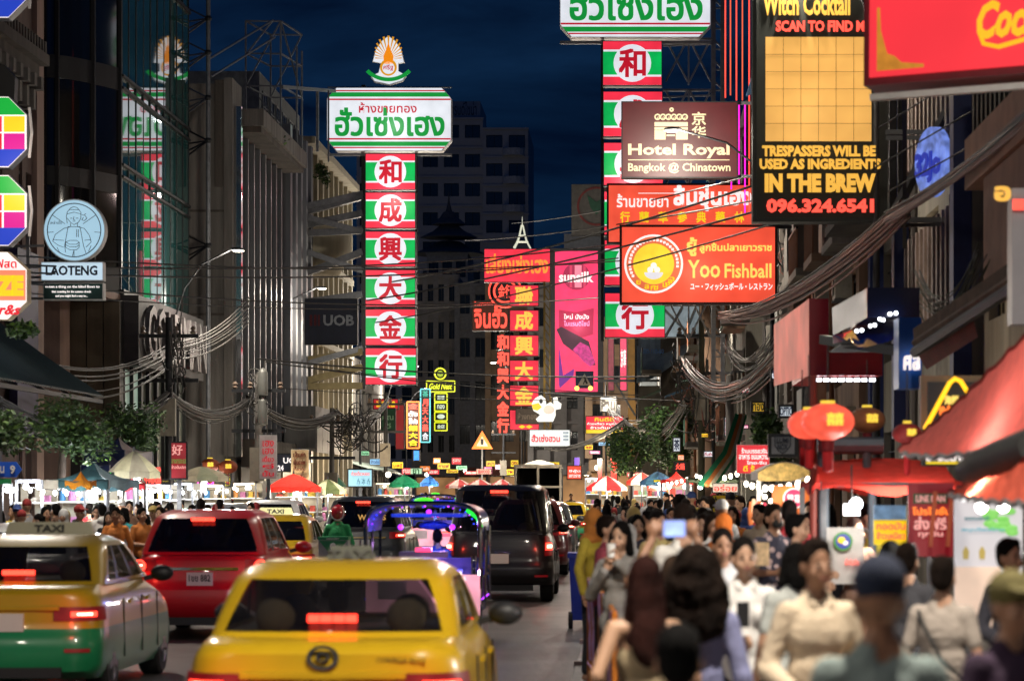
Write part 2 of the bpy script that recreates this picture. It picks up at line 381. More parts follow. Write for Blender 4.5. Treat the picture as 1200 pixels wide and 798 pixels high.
def acunit(loc, rz, label, grp='air conditioner boxes on the facades'):
    m = mat('ac_casing', '#8d8a80', .6, 0, .3)
    t = thing('air_conditioner', label, 'air conditioner', loc, grp, rz)
    part(t, 'casing', lambda q: q.box((-.4, -.32, 0), (.4, 0, .58), m))
    part(t, 'fan_grille', lambda q: (q.lathe([(.23, 0), (.23, .02), (.02, .03)], FRAME_D, n=12) and None) or setattr(q, 'v', [(v[0]-.1, -.325-v[2], v[1]+.29) for v in q.v]))
    part(t, 'bracket', lambda q: (q.box((-.35, -.34, -.05), (-.31, 0, -.005), STEEL), q.box((.31, -.34, -.05), (.35, 0, -.005), STEEL)))
    return t

# ================================================================ LEFT SIDE
# ornate old shophouse at the near left
OLD = mat('brown_stucco', '#5e4b44', .9, 0, .35, 1.2, .3, True)
b = thing('shophouse', 'old brown stucco shophouse with heavy dark bracketed cornice behind the octagon signs', 'shophouse', (-14.6, 44, 0), None, PI/2)
facade(b, 25.4, 0, 17, 9, 8, [0.4, 4.2, 7.2, 10.2, 13.4, 16.6], OLD, .45, (.2, .8), 'cross', lit=.1)
part(b, 'cornice', lambda q: (q.box((0, -.9, 11.9), (22.3, .002, 12.15), CONC_D), q.box((0, -.7, 11.6), (22.1, .002, 11.895), CONC_D), q.box((0, -.25, 10.6), (22, .002, 11.6), CONC_D)))
dn = MB(); dn.box((-.12, -.62, 10.85), (.12, -.252, 11.595), CONC); dn.box((-.14, -.8, 11.3), (.14, -.622, 11.595), CONC); o = dn.build('bracket', b, shift=False); o.location = (22, 0, 0)
for i in range(1, 30): link('bracket', o.data, b, (22-i*.74, 0, 0))
dn = MB(); dn.box((-.07, -.86, 12.152), (.07, -.7, 12.45), CONC_D); o = dn.build('crenel', b, shift=False); o.location = (22.1, 0, 0)
for i in range(1, 60): link('crenel', o.data, b, (22.1-i*.3, 0, 0))
part(b, 'corner_pilaster', lambda q: (q.box((24.6, -.12, 0), (25.4, -.003, 16.9), PINKW), q.box((23.2, -.06, 0), (23.6, -.003, 10.5), OLD)))
part(b, 'purple_board', lambda q: q.box((21.6, -.3, 3.2), (23.9, -.1, 7.6), mat('purple_board_paint', '#2a2050', .6)))
# corrugated teal canopy roof
b2 = thing('corrugated_awning', 'teal corrugated roof sloping over the trees at the left edge', 'awning', (-14.6, 50, 4.3))
TEALR = mat('teal_corrugated', '#1e3433', .55, .2, .3, 4)
mb = MB(); k = 0
g = []
for i in range(121):
    y = 50+i*.12; dz = .035 if i % 2 else 0
    g.append([(-14.65, y, 5.9+dz), (-13.4, y+.3, 4.95+dz), (-12.2, y+.6, 4.1+dz)])
mb.sheet(g, TEALR, .03); mb.build('roof_sheet', b2)
mb = MB()
for i in range(6): mb.bar((-14.5, 50.5+i*2.7, 5.5), (-12.3, 51+i*2.7, 4.0), .07, DARKSTEEL)
mb.bar((-12.25, 50.6, 3.98), (-12.25, 65, 3.98), .09, DARKSTEEL); mb.build('frame', b2)

# glass department store: dark curved corner + teal curtain wall
b = thing('glass_building', 'tall glass building with black curved corner and teal curtain wall', 'building', (-13.8, 76, 0))
import math as _m
arc = []
for i in range(9):
    t = i/8; X = -15.75+1.95*t; Y = 73.6+2.4*t-1.0*math.sin(PI*t)*.9; arc.append((X, Y))
LV = [(7.2, 7.9), (9.9, 10.4), (12.7, 13.3), (16.6, 17.4)]
zs = [7.2]+[z for l in LV for z in l][1:]+[26]
for a, c in zip(arc[:-1], arc[1:]):
    pass
for j, (z0, z1) in enumerate([(7.9, 9.9), (10.4, 12.7), (13.3, 16.6), (17.4, 26)]):
    for s0, s1 in ((0, 3), (3, 6), (6, 8)):
        mb = MB(); g = [[(arc[i][0], arc[i][1], z) for i in range(s0, s1+1)] for z in (z0, z1)]
        mb.sheet(g, BLKG); o = mb.build('pane', b, smooth=60)
for j, (z0, z1) in enumerate(LV):
    mb = MB(); g = [[(x, y-.06, z) for x, y in arc] for z in (z0, z1)]; mb.sheet(g, FRAME_D)
    for z in (z0, z1): mb.sheet([[(x, y-.06, z) for x, y in arc], [(x, y+.3, z) for x, y in arc]], FRAME_D)
    mb.build('spandrel', b)
for s in (0, 3, 6, 8):
    mb = MB(); mb.box((arc[s][0]-.05, arc[s][1]-.09, 7.9), (arc[s][0]+.05, arc[s][1]+.1, 26), FRAME_D); mb.build('mullion', b)
Y0, Y1, XF = 76.0, 87.6, -13.8
nb = 10; bwid = (Y1-Y0)/nb
levels = [(7.35, 10.35), (10.75, 12.75), (13.15, 16.7), (17.3, 20.6), (21, 26)]
for (z0, z1) in levels:
    mb = MB(); mb.box((-.02, 0, z0), (.02, bwid-.12, z1), CURT); first = mb.build('pane', b, shift=False)
    first.location = (XF-wpos(b).x, Y0+.06-76, 0)
    first.rotation_euler = (0, 0, 0)
    for i in range(1, nb):
        o = link('pane', first.data, b, (XF-wpos(b).x, Y0+.06+i*bwid-76, 0)); o.rotation_euler = (0, R.uniform(-.0005, .0005), R.uniform(-.0008, .0008))
mb = MB(); mb.box((-.05, -.035, 7.3), (.035, .035, 26), FRAME_D); first = mb.build('mullion', b, shift=False); first.location = (0, 0, 0)
for i in range(1, nb+1): link('mullion', first.data, b, (0, i*bwid, 0))
for (z0, z1) in ((7.2, 7.35), (10.35, 10.42), (10.68, 10.75), (12.75, 12.82), (13.08, 13.15), (16.7, 16.8), (17.2, 17.3), (20.6, 21)):
    mb = MB(); mb.box((XF-.06, Y0, z0), (XF+.1, Y1, z1), FRAME_D); mb.build('transom', b)
for z0, z1 in ((10.42, 10.68), (12.82, 13.08), (16.8, 17.2)):
    mb = MB(); mb.box((XF-.05, Y0, z0), (XF-.0, Y1, z1), CURT); mb.build('spandrel', b)
mb = MB(); mb.box((-22, 76.3, 0), (XF-.08, 87.6, 25.9), CONC_D); mb.box((-22, 74.2, 7.5), (-15.3, 80, 25.9), mat('brown_side_wall', '#54463f', .9, 0, .3, 1, .3, True)); mb.build('core_wall', b)
mb = MB(); mb.box((-15.75, 73.2, 7.0), (-13.8, 76, 7.2), PINKW); mb.build('soffit', b)
mb = MB(); mb.box((-16.8, 73.9, 0), (-15.0, 76.2, 7.0), PINKW); mb.build('pier', b)
BRZ = mat('bronze_shutter', '#4d4335', .45, .3, .3, 1.5, 0, True)
for i in range(3):
    mb = MB(); x = -15.0+i*.45
    mb.box((x+.01, 75.2, 3.2), (x+.43, 75.3, 6.95), BRZ); mb.build('shutter_panel', b)
mb = MB(); mb.box((-15.0, 75.3, 0), (-13.7, 76.2, 7.0), FRAME_D); mb.build('lower_wall', b)
mb = MB(); mb.box((XF-.06, 76.0, 0.1), (XF+.02, 78.6, 5.2), emi('display_window', '#90a898', .5, .5, 1.5))
mb.build('shop_window', b)
mb = MB(); mb.box((XF-.06, 78.7, 0.1), (XF+.02, 87, 5.2), mat('dim_showcase', '#4a5048', .3, 0, .4)); mb.build('shop_window', b)
for i in range(9):
    mb = MB(); mb.box((XF+.02, 76+i*1.3, .1), (XF+.12, 76.09+i*1.3, 5.3), FRAME_D); mb.build('mullion', b)
mb = MB(); mb.box((XF-.05, 76, 5.3), (XF+.5, 87.5, 7.19), mat('dark_fascia', '#2b2527', .6)); mb.build('fascia', b)
TS = Matrix.Translation((XF+.55, 76.6, 0)) @ Matrix.Rotation(PI/2, 4, 'Z')
mb = MB(); text_into(mb, 'GOLDMAN', 0, 5.5, 10.5, 7.0, 0, mat('dull_metal_letters', '#6a6464', .45, .6), .01, .12, T=TS); mb.build('lettering', b)

# blank concrete end wall
b = thing('concrete_building', 'blank stained concrete end wall behind the steel mast', 'building', (-14.3, 90, 0))
mb = MB(); mb.box((-14.4, 90, 0), (-12.95, 92.3, 14.9), CONC); mb.build('wall', b)
mb = MB(); mb.box((-12.99, 89.75, 3), (-12.72, 91.9, 15.05), CONC); mb.build('pilaster', b)
mb = MB(); mb.box((-13.3, 89.85, 11.6), (-12.995, 89.99, 15.0), CONC_D); mb.build('downpipe_box', b)
for i in range(3):
    mb = MB(); z = 4.2+i*3.3; mb.box((-14.35, 89.96, z), (-13.02, 89.99, z+.07), CONC_D); mb.build('joint_band', b)
# mirrored metal strip
mb = MB(); mb.box((-12.7, 90.2, 3), (-12.5, 90.5, 14.2), mat('polished_steel', '#b8bcc0', .08, .95, .1)); o = mb.build('cladding_strip', b)

# fin building with concrete slab canopy
FINM = mat('pale_metal_fin', '#63656a', .45, .35, .2, 1.5, 0, True)
b = thing('fin_building', 'grey building with tall vertical fins and a concrete roof slab', 'building', (-13.1, 92.4, 0), None, PI/2)
Lf = 20.4
part(b, 'wall', lambda q: q.box((0, .6, 0), (Lf, 9, 14.2), mat('fin_back_wall', '#3c3d3e', .6, 0, .4, .8, 0, True)))
part(b, 'roof_slab', lambda q: q.box((.2, -1.0, 13.9), (12.6, 3, 14.45), CONC))
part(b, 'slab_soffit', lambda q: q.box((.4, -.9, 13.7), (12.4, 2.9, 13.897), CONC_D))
part(b, 'beam', lambda q: q.box((0, .2, 11.9), (12, .35, 12.1), FRAME_W))
part(b, 'beam', lambda q: q.box((0, .12, 7.6), (Lf, .2, 7.75), FRAME_W))
fm = MB(); fm.box((-.11, -.25, 2.9), (.11, .598, 13.68), FINM); f0 = fm.build('fin', b, shift=False); f0.location = (.6, 0, 0)
for i in range(1, 8): link('fin', f0.data, b, (.6+i*1.5, 0, 0))
fm = MB(); fm.box((-.3, -.35, 3.0), (.3, .598, 15.6), FINM); f0 = fm.build('tall_fin', b, shift=False); f0.location = (13.2, 0, 0)
for i, x in enumerate((14.9, 16.6, 18.3, 20.0)): link('tall_fin', f0.data, b, (x, 0, 0))
for i in range(7):
    o = add_window(b, 1.35+i*1.5, 8.2, 1.2, 3.4, 'cross', FRAME_W, .48); o = add_window(b, 1.35+i*1.5, 3.6, 1.2, 3.6, 'cross', FRAME_W, .48)
part(b, 'canopy_fascia', lambda q: q.box((11, -1.5, 3.45), (20, -.355, 5.0), mat('zinc_sheet', '#6b6a68', .55, .3, .3, 1.4, 0, True)))
for i in range(5):
    part(b, 'canopy_panel', lambda q: q.box((11.05+i*1.8, -1.56, 3.3), (12.8+i*1.8, -1.503, 4.3), mat('zinc_sheet_pale', '#8f8c8a', .55, .2, .2)))
part(b, 'lower_fascia', lambda q: q.box((0, -.8, 2.7), (11, -.3, 3.6), CONC_D))
part(b, 'shop_window', lambda q: q.box((0, -.3, .1), (10.5, -.25, 2.68), mat('shop_shutter', '#4a4038', .6)))
part(b, 'shop_window', lambda q: q.box((11, -.3, .1), (20, -.25, 3.2), E_DIM))

# cream stuccoed building with balconies
b = thing('cream_building', 'ornate cream building with tall windows and a rounded balcony behind the gold shop sign', 'building', (-13.2, 113, 0), None, PI/2)
facade(b, 18.5, 0, 15.8, 9, 9, [.3, 4.6, 8.2, 11.6, 15.2], CREAM, .45, (.18, .84), 'cross', lit=.05)
part(b, 'cornice', lambda q: (q.box((0, -.5, 15.81), (18.5, 9, 16.1), CREAM), q.box((0, -.25, 11.4), (18.5, -.003, 11.65), CREAM), q.box((0, -.25, 7.95), (18.5, -.003, 8.2), CREAM)))
for i in range(10):
    part(b, 'pilaster', lambda q: q.box((i*18.5/9-.2 if i else 0, -.16, 0.3), (i*18.5/9+.2, -.003, 15.8), CREAM))
for z in (11.7,):
    mb = MB(); mb.lathe([(1.2, -1.1), (1.5, -.6), (1.7, -.1), (1.7, .9), (1.6, .9), (1.6, 0)], CREAM, (1.6, -.1, z), 20, 1, 1); mb.build('round_balcony', b, shift=False, smooth=40)
part(b, 'penthouse', lambda q: q.box((2, 2, 16.1), (16, 8, 19.0), mat('grey_penthouse', '#6c6f6c', .8, 0, .3)))
for i in range(6):
    add_window(b, 3.5+i*2.2, 16.6, 1.5, 1.7, 'cross', FRAME_W, 1.93)
# low dark shophouses further down the left side
for i, (y, L, h, c, lab) in enumerate(((132, 16, 8.4, '#5a5650', 'low grey shophouse with green board beyond the cream building'), (149, 18, 7.6, '#4c4642', 'low dark shophouse near the orange vertical neon sign'), (168, 24, 9, '#54504c', 'dim shophouse far down the left pavement'))):
    b = thing('shophouse', lab, 'shophouse', (-13.6-i*.9, y, 0), 'low shophouses down the left side', PI/2+.03*i)
    facade(b, L, 0, h, 8, 5, [.2, 3.4, h-.6], mat('shop_wall%d' % i, c, .9, 0, .4, 1, .3, True), .6, (.1, .8), 'cross', lit=.35)
    part(b, 'awning', lambda q: q.add([(0, -.01, 3.3), (L, -.01, 3.3), (L, -1.3, 2.9), (0, -1.3, 2.9), (0, -.01, 3.25), (L, -.01, 3.25), (L, -1.3, 2.85), (0, -1.3, 2.85)], [(0, 3, 2, 1), (4, 5, 6, 7), (2, 3, 7, 6)], mat('old_awning', '#5e6a62', .8)))

# ================================================================ FAR END: hotel tower and facades across the bend
TOWER = mat('tower_wall', (.44, .44, .47), .9, 0, .15, .08)
def tower(name, label, x0, x1, yt, d, dep, floors, cols, wmat, yb=575, bal=False):
    a, c = px(x0, yt, d), px(x1, yb, d); t = thing(name, label, 'building', (a.x, d, 0))
    L = c.x-a.x; H = a.z
    facade(t, L, 0, H, dep, cols, [H*(i+.2)/(floors+.2) for i in range(floors+1)], wmat, .72, (.3, .75), 'sash', rv=.4, lit=.0)
    for i in range(1, floors+1):
        part(t, 'floor_band', lambda q: q.box((-.1, -.25, H*(i+.2)/(floors+.2)-.25), (L+.1, -.004, H*(i+.2)/(floors+.2)), wmat))
    return t, L, H
t, L, H = tower('hotel_tower', 'dark blue-grey hotel tower rising at the end of the street', 418, 566, 138, 390, 30, 13, 6, TOWER)
mb = MB(); text_into(mb, 'โรงแรมแกรนด์ไชน่า', 9.8, H+.3, 16.6, H+2.2, 0, mat('roof_letters', '#20242c', .6), .01, .2); mb.build('roof_lettering', t, shift=False)
part(t, 'roof_house', lambda q: q.box((8, 4, H), (16.9, 20, H+2.8), TOWER))
t, L, H = tower('hotel_tower', 'tower wing with stacked rounded balconies right of the main hotel block', 566, 619, 150, 386, 22, 13, 2, TOWER)
for i in range(2, 13):
    part(t, 'balcony', lambda q: q.lathe([(1.4, 0), (1.5, .05), (1.5, 1.0), (1.4, 1.0)], mat('tower_balcony', (.5, .5, .52), .9), (L-2, -.2, H*(i+.2)/13.2), 14))
t, L, H = tower('pagoda_building', 'lower dark building with a tiered pagoda roof in front of the tower', 500, 548, 296, 320, 12, 7, 3, mat('pagoda_wall', (.3, .3, .31), .9))
PAG = mat('pagoda_roof_tiles', (.10, .10, .11), .8)
for i, (z, r) in enumerate(((0, 4.4), (1.9, 3.3), (3.4, 2.0))):
    part(t, 'pagoda_roof', lambda q: q.lathe([(r, 0), (r*.98, .12), (r*.55, .8), (r*.3, 1.5)], PAG, (L/2, 3, H+z), 8))
part(t, 'pagoda_spire', lambda q: q.lathe([(.5, 0), (.15, 1.2), (.05, 2.6)], PAG, (L/2, 3, H+4.6), 6))
DKW = mat('dark_far_wall', (.24, .225, .215), .9, 0, .35, .5)
import random as _r; rr_f = _r.Random(3); W_FAS = mat('far_fascia', '#7a4030', .7, 0, .4)
BRW = mat('brown_far_wall', (.28, .19, .12), .9, 0, .35, .5)
for (x0, x1, yt, d, fl, co, wm, lab) in ((486, 536, 322, 268, 6, 4, DKW, 'dark grey block with pilasters behind the yellow neon boxes'),
        (536, 572, 332, 262, 5, 2, mat('dark_far_wall2', (.17, .17, .18), .9), 'narrow dark block left of the red neon columns'),
        (572, 622, 318, 250, 5, 3, BRW, 'brown block behind the red gold shop column'), (622, 700, 300, 236, 6, 4, DKW, 'dark building behind the tall pink screen'),
        (690, 752, 372, 190, 5, 3, BRW, 'brown shophouse behind the striped gold shop column')):
    t, L, H = tower('far_building', lab, x0, x1, yt, d, 10, fl, co, wm)
    for i in range(co+1):
        part(t, 'pilaster', lambda q: q.box((L*i/co-.25, -.35, 4), (L*i/co+.25, -.255, H), wm))
    part(t, 'shopfront', lambda q: q.box((.2, -.3, .2), (L-.2, -.252, 3.0), emi('far_shopfront', '#b08050', .7, .6, .5)))
    part(t, 'fascia', lambda q: q.box((.1, -.9, 3.1), (L-.1, -.26, 3.9), rr_f.choice([DKW, BRW, W_FAS])))
# kasikorn style round board on white block
t = thing('white_rooftop_box', 'pale rooftop box behind the round logo board', 'rooftop box', px(662, 299, 205))
mb = MB(); a, c = px(661, 274, 205), px(712, 303, 205); mb.box((a.x, 205, c.z), (c.x, 212, a.z), mat('pale_block', '#5c6068', .8)); mb.build('walls', t)

# ================================================================ RIGHT SIDE
def rbuild(label, x, y0, y1, H, floors, cols, wm, style='grille', fm=FRAME_D, lit=.12, ww=.6, wh=(.2, .82), name='shophouse'):
    b = thing(name, label, 'shophouse', (x, y1, 0), 'old shophouses along the right pavement', -PI/2)
    facade(b, y1-y0, 0, H, 9, cols, floors, wm, ww, wh, style, fm, lit=lit)
    return b
W1 = mat('stained_cream_wall', '#a4977e', .9, 0, .35, .9, .3, True)
W2 = mat('grey_green_wall', '#6e6a60', .9, 0, .45, .9, .3, True)
W3 = mat('brown_wall', '#7d6350', .9, 0, .4, .9, .3, True)
W4 = mat('dark_soot_wall', '#4d4741', .9, 0, .5, .9, .3, True)
b = rbuild('cream tiled shophouse with dark railings at the right edge', 4.75, 24, 38, 15, [.2, 3.6, 6.6, 9.6, 12.6, 14.8], 5, W1, 'grille')
part(b, 'balcony_slab', lambda q: q.box((4.2, -.75, 5.55), (14, -.003, 6.15), mat('peach_beam', '#9a6a50', .85, 0, .25, 2, .2)))
part(b, 'balcony_beam', lambda q: q.box((5.6, -.7, 4.1), (14, -.5, 5.54), mat('peach_beam2', '#8a5f4a', .85, 0, .25, 2, .2)))
for i in range(24):
    part(b, 'baluster', lambda q: q.box((4.4+i*.4, -.68, 6.16), (4.5+i*.4, -.6, 7.6), DARKSTEEL))
part(b, 'handrail', lambda q: q.box((4.3, -.7, 7.61), (14, -.58, 7.68), DARKSTEEL))
b = rbuild('narrow shophouse with blue pillars and slatted upper windows', 4.6, 38, 52, 16, [.2, 3.6, 6.8, 10, 13, 15.6], 4, W2, 'grille', lit=.1)
for x in (.2, 4.9, 13.5): part(b, 'blue_pillar', lambda q: q.box((x, -.25, 2.8), (x+.45, -.003, 16), mat('navy_paint', '#1c2c60', .6, 0, .2)))
for j in range(4):
    for i in range(12):
        part(b, 'louvre', lambda q: q.box((5.7+i*.6, -.12, 4+j*3.1), (5.9+i*.6, -.01, 6+j*3.1), mat('louvre_paint', '#6b5f5c', .7, 0, .4)))
b = rbuild('soot-stained shophouse behind the cable bundles', 4.2, 52, 66, 14, [.2, 3.4, 6.6, 9.8, 13], 4, W3, 'cross', lit=.15)
b = rbuild('grey shophouse hung with air conditioners beside the fishball sign', 3.8, 66, 80, 15, [.2, 3.4, 6.6, 9.8, 13], 4, W4, 'grille', lit=.1)
b = rbuild('tall stained shophouse carrying the right striped gold shop sign', 3.25, 80, 96, 13, [.2, 3.4, 6.6, 9.8, 12.8], 5, W2, 'cross', lit=.15)
b = rbuild('brown shophouse beyond the curved metal awning', 2.4, 96, 116, 10.5, [.2, 3.4, 6.6, 9.8], 6, W3, 'cross', lit=.2)
b = rbuild('dim shophouse where the street bends away', 1.2, 116, 142, 9.5, [.2, 3.4, 6.4, 9.2], 7, W4, 'cross', lit=.25)
b = thing('white_panelled_block', 'pale blue-white clad block above the curved awning', 'building', (2.0, 128, 0))
mb = MB(); mb.box((.4, 128, 5.5), (4, 136, 14.6), mat('white_cladding', '#8e9aa4', .6, 0, .15)); mb.build('wall', b)
for i in range(4):
    mb = MB(); mb.box((.35, 127.9, 6.5+i*2), (4.02, 127.99, 6.56+i*2), FRAME_W); mb.build('cladding_joint', b)
# curved corrugated awning
b = thing('curved_awning', 'pale corrugated metal awning curving out under the lowest striped box', 'awning', px(775, 430, 118))
mb = MB(); g = []
for i in range(33):
    t = i/32; row = []
    for j in range(12):
        u = j/11; X = px(746+58*u, 0, 118).x; zt = px(0, 393, 118).z; zb = px(0, 452-30*u**1.6*1.2, 118).z
        row.append((X, 116+1.2*math.cos(t*3)+(.05 if j % 2 else 0), zt+(zb-zt)*t))
    g.append(row)
mb.sheet(g, mat('pale_zinc', '#8796a0', .5, .2, .2, 2)); mb.build('corrugated_sheet', b)
mb = MB(); text_into(mb, '080-110-00', px(752, 0, 114).x, px(0, 414, 114).z, px(778, 0, 114).x, px(0, 408, 114).z, 114.6, mat('blue_print', '#3a70b0', .6), .01, .03); mb.build('lettering', b)
mb = MB(); mb.bar(px(746, 470, 117), px(746, 393, 117), .15, DARKSTEEL); mb.build('post', b)
b = thing('awning_shade_wall', 'dark grey wall standing below the curved awning', 'wall', px(765, 500, 119))
mb = MB(); a, c = px(747, 452, 119), px(776, 520, 119); mb.box((a.x, 119, 0), (c.x, 121, a.z), W2); mb.build('wall', b)
n = 0
BN_ = {52: 'soot-stained shophouse', 66: 'grey shophouse', 80: 'tall stained shophouse'}
for (x, ylo, ys) in ((4.2, 52, ((54, 5.6), (57, 8.6), (60, 5.7), (63, 8.9))), (3.8, 66, ((68, 5.4), (70, 8.5), (73, 5.6), (76, 8.4), (78, 5.2))), (3.25, 80, ((82, 5.4), (85, 8.4), (88, 5.6), (92, 8.5)))):
    for (y, z) in ys:
        k = [q for q in ys].index((y, z)); acunit((x, y, z), -PI/2, '%s grimy air conditioner box at the %s floor of the %s' % (['nearest', 'second', 'third', 'fourth', 'farthest'][k], 'upper' if z > 7 else 'first', BN_[ylo]))
# ================================================================ SIGNS
LSIGN = []
def board(name, label, x0, y0, x1, y1, d, face, thick=.35, cat='sign', group=None, edge=DARKSTEEL, bez=.06, rz=0):
    """box sign facing the camera: casing + face; returns thing, frame function (u,v in 0..1 -> local x,z)"""
    a, c = px(x0, y0, d), px(x1, y1, d); cx, cz = (a.x+c.x)/2, (a.z+c.z)/2; w, h = c.x-a.x, a.z-c.z
    t = thing(name, label, cat, (cx, d, cz), group, rz)
    mb = MB(); mb.box((-w/2, 0, -h/2), (w/2, thick, h/2), edge); mb.build('casing', t, shift=False)
    if face:
        mb = MB(); mb.box((-w/2+bez, -.02, -h/2+bez), (w/2-bez, -.001, h/2-bez), face); mb.build('face', t, shift=False)
    t['_w'] = w; t['_h'] = h
    def P(x, y): q = px(x, y, d); return (q.x-cx, q.z-cz)
    return t, P
def letters(t, P, s, x0, y0, x1, y1, m, bold=.02, y=-.03, depth=.02, shear=0, name='lettering'):
    a, c = P(x0, y0), P(x1, y1); mb = MB(); text_into(mb, s, a[0], c[1], c[0], a[1], y, m, bold, depth, shear); return mb.build(name, t, shift=False)
def stripe(t, P, x0, y0, x1, y1, m, y=-.024, name='stripe'):
    a, c = P(x0, y0), P(x1, y1); mb = MB(); mb.box((a[0], y, c[1]), (c[0], y+.003, a[1]), m); return mb.build(name, t, shift=False)
def polyp(t, pts, m, y=-.026, name='print', th=.006):
    mb = MB(); mb.prism(pts, y, y+th, m); return mb.build(name, t, shift=False)
def disc(cx, cz, r, n=28, a0=0, a1=2*PI, rz=None):
    return [(cx+r*math.cos(a0+(a1-a0)*i/n), cz+(rz or r)*math.sin(a0+(a1-a0)*i/n)) for i in range(n if a1-a0 > 6.28 else n+1)]
def ring(mb, cx, cz, r0, r1, y, th, m, n=32, a0=0, a1=2*PI):
    vs = []; k = n+1
    for i in range(k):
        t = a0+(a1-a0)*i/n
        for rr in (r0, r1):
            for yy in (y, y+th): vs.append((cx+rr*math.cos(t), yy, cz+rr*math.sin(t)))
    fs = []
    for i in range(n):
        a, b = i*4, i*4+4; fs += [(a, a+2, b+2, b), (a+1, b+1, b+3, a+3), (a+2, a+3, b+3, b+2), (a, b, b+1, a+1)]
    mb.add(vs, fs, m)
def glow(d, x, y, e, col, size=1.2, name='sign_fill_light', parent=None):
    """point light added before a lit sign to strengthen the light it sheds"""
    p = px(x, y, d-1.2); return lamp(name, 'POINT', p, e*1.3, col, .12, parent)  # unseen fill lamp standing clear of the sign face
# ---- the two big striped gold-shop signs
GRP = 'striped boxes of the tall gold shop sign'
def gold_shop(xc, ybase, s, d, chars, top, first_label, ys):
    """s = px per metre at this depth"""
    pass
def char_box(ch, x0, y0, x1, y1, d, where):
    t, P = board('character_box', 'striped green and red box, character %s, %s' % (ch, where), x0, y0, x1, y1, d, E_WHITE, .5, 'sign', GRP, DARKSTEEL, .03)
    h = y1-y0; w = x1-x0
    for f0, f1, m in ((.02, .2, E_RED), (.245, .755, E_GREEN), (.8, .98, E_RED)): stripe(t, P, x0+w*.012, y0+h*f0, x1-w*.012, y0+h*f1, m)
    c = P((x0+x1)/2, (y0+y1)/2); r = (x1-x0)*.315*d/FPX
    polyp(t, disc(c[0], c[1], r), E_WHITE, -.034, 'disc', .008)
    letters(t, P, ch, (x0+x1)/2-w*.215, (y0+y1)/2-w*.225, (x0+x1)/2+w*.215, (y0+y1)/2+w*.225, E_DRED, .035, -.045)
    return t
def name_board(x0, y0, x1, y1, d, label):
    a, c = px(x0, y0, d), px(x1, y1, d); cx, cz, w, h = (a.x+c.x)/2, (a.z+c.z)/2, c.x-a.x, a.z-c.z
    t = thing('gold_shop_name_board', label, 'sign', (cx, d, cz)); k = h*.17; kk = w*.075
    oc = [(-w/2, -h/2+k), (-w/2+kk, -h/2), (w/2-kk, -h/2), (w/2, -h/2+k), (w/2, h/2-k), (w/2-kk, h/2), (-w/2+kk, h/2), (-w/2, h/2-k)]
    polyp(t, oc, mat('sign_casing_white', (.6, .6, .6), .5), 0, 'casing', .7)
    polyp(t, [(x*.99, z*.985) for x, z in oc], E_WHITE, -.012, 'face', .01)
    for s in (1, -1):
        for f0, f1, m, i0, i1 in ((.30, .325, E_DRED, .0, .0), (.355, .425, E_DGREEN, .01, .04), (.44, .46, E_DRED, .045, .055)):
            polyp(t, [(-w*(.5-i0)+w*.006, s*h*f0), (w*(.5-i0)-w*.006, s*h*f0), (w*(.5-i1)-w*.006, s*h*f1), (-w*(.5-i1)+w*.006, s*h*f1)], m, -.018, 'stripe', .005)
    mb = MB(); text_into(mb, 'ห้างขายทอง', -w*.24, h*.10, w*.22, h*.26, -.022, E_DRED, .012, .02); mb.build('lettering', t, shift=False)
    mb = MB(); text_into(mb, 'ฮั่วเซ่งเฮง', -w*.43, -h*.26, w*.44, h*.17, -.022, E_DGREEN, .03, .02, 0.0); mb.build('lettering', t, shift=False)
    mb = MB(); mb.bar((-w/2, .3, h/2+.05), (w/2, .3, h/2+.05), .05, STEEL); mb.build('rail', t, shift=False); mb = MB(); mb.bar((-w/2, .3, -h/2-.12), (w/2, .3, -h/2-.12), .1, STEEL); mb.build('rail', t, shift=False)
    return t, w, h
D1 = 110
name_board(383, 103, 529, 177, D1, 'white lit octagonal name board with green Thai letters, whole, on the left tower of boxes')
ys = [(180, 223), (225.5, 268), (271, 313), (316, 360), (362, 405), (407.5, 451)]
for i, (ch, (a, c)) in enumerate(zip('和成興大金行', ys)):
    char_box(ch, 428, a, 487+(i > 4), c, D1, ['topmost box of the left column', 'second box of the left column', 'third box of the left column', 'fourth box of the left column', 'fifth box of the left column', 'lowest box of the left column'][i])
glow(D1, 457, 230, 60, (1, .75, .7), 3)
glow(D1, 457, 140, 30, (.9, 1, .95), 3)
D2 = 88
name_board(656, -40, 833, 44, D2, 'white octagonal name board with green Thai letters, cut off by the top edge')
ys = [(48, 101), (107, 161), (167, 218), (224, 276), (281, 335), (343, 396)]
for i, (ch, (a, c)) in enumerate(zip('和成興大金行', ys)):
    char_box(ch, 706+i*.5, a, 776+i*.7, c, D2, ['topmost box of the right column', 'lower part hidden by hotel sign', 'mostly hidden behind the hotel sign', 'behind the red medicine shop sign', 'left edge showing beside the fishball sign', 'lowest box of the right column'][i])
glow(D2, 740, 200, 90, (1, .75, .7), 3)
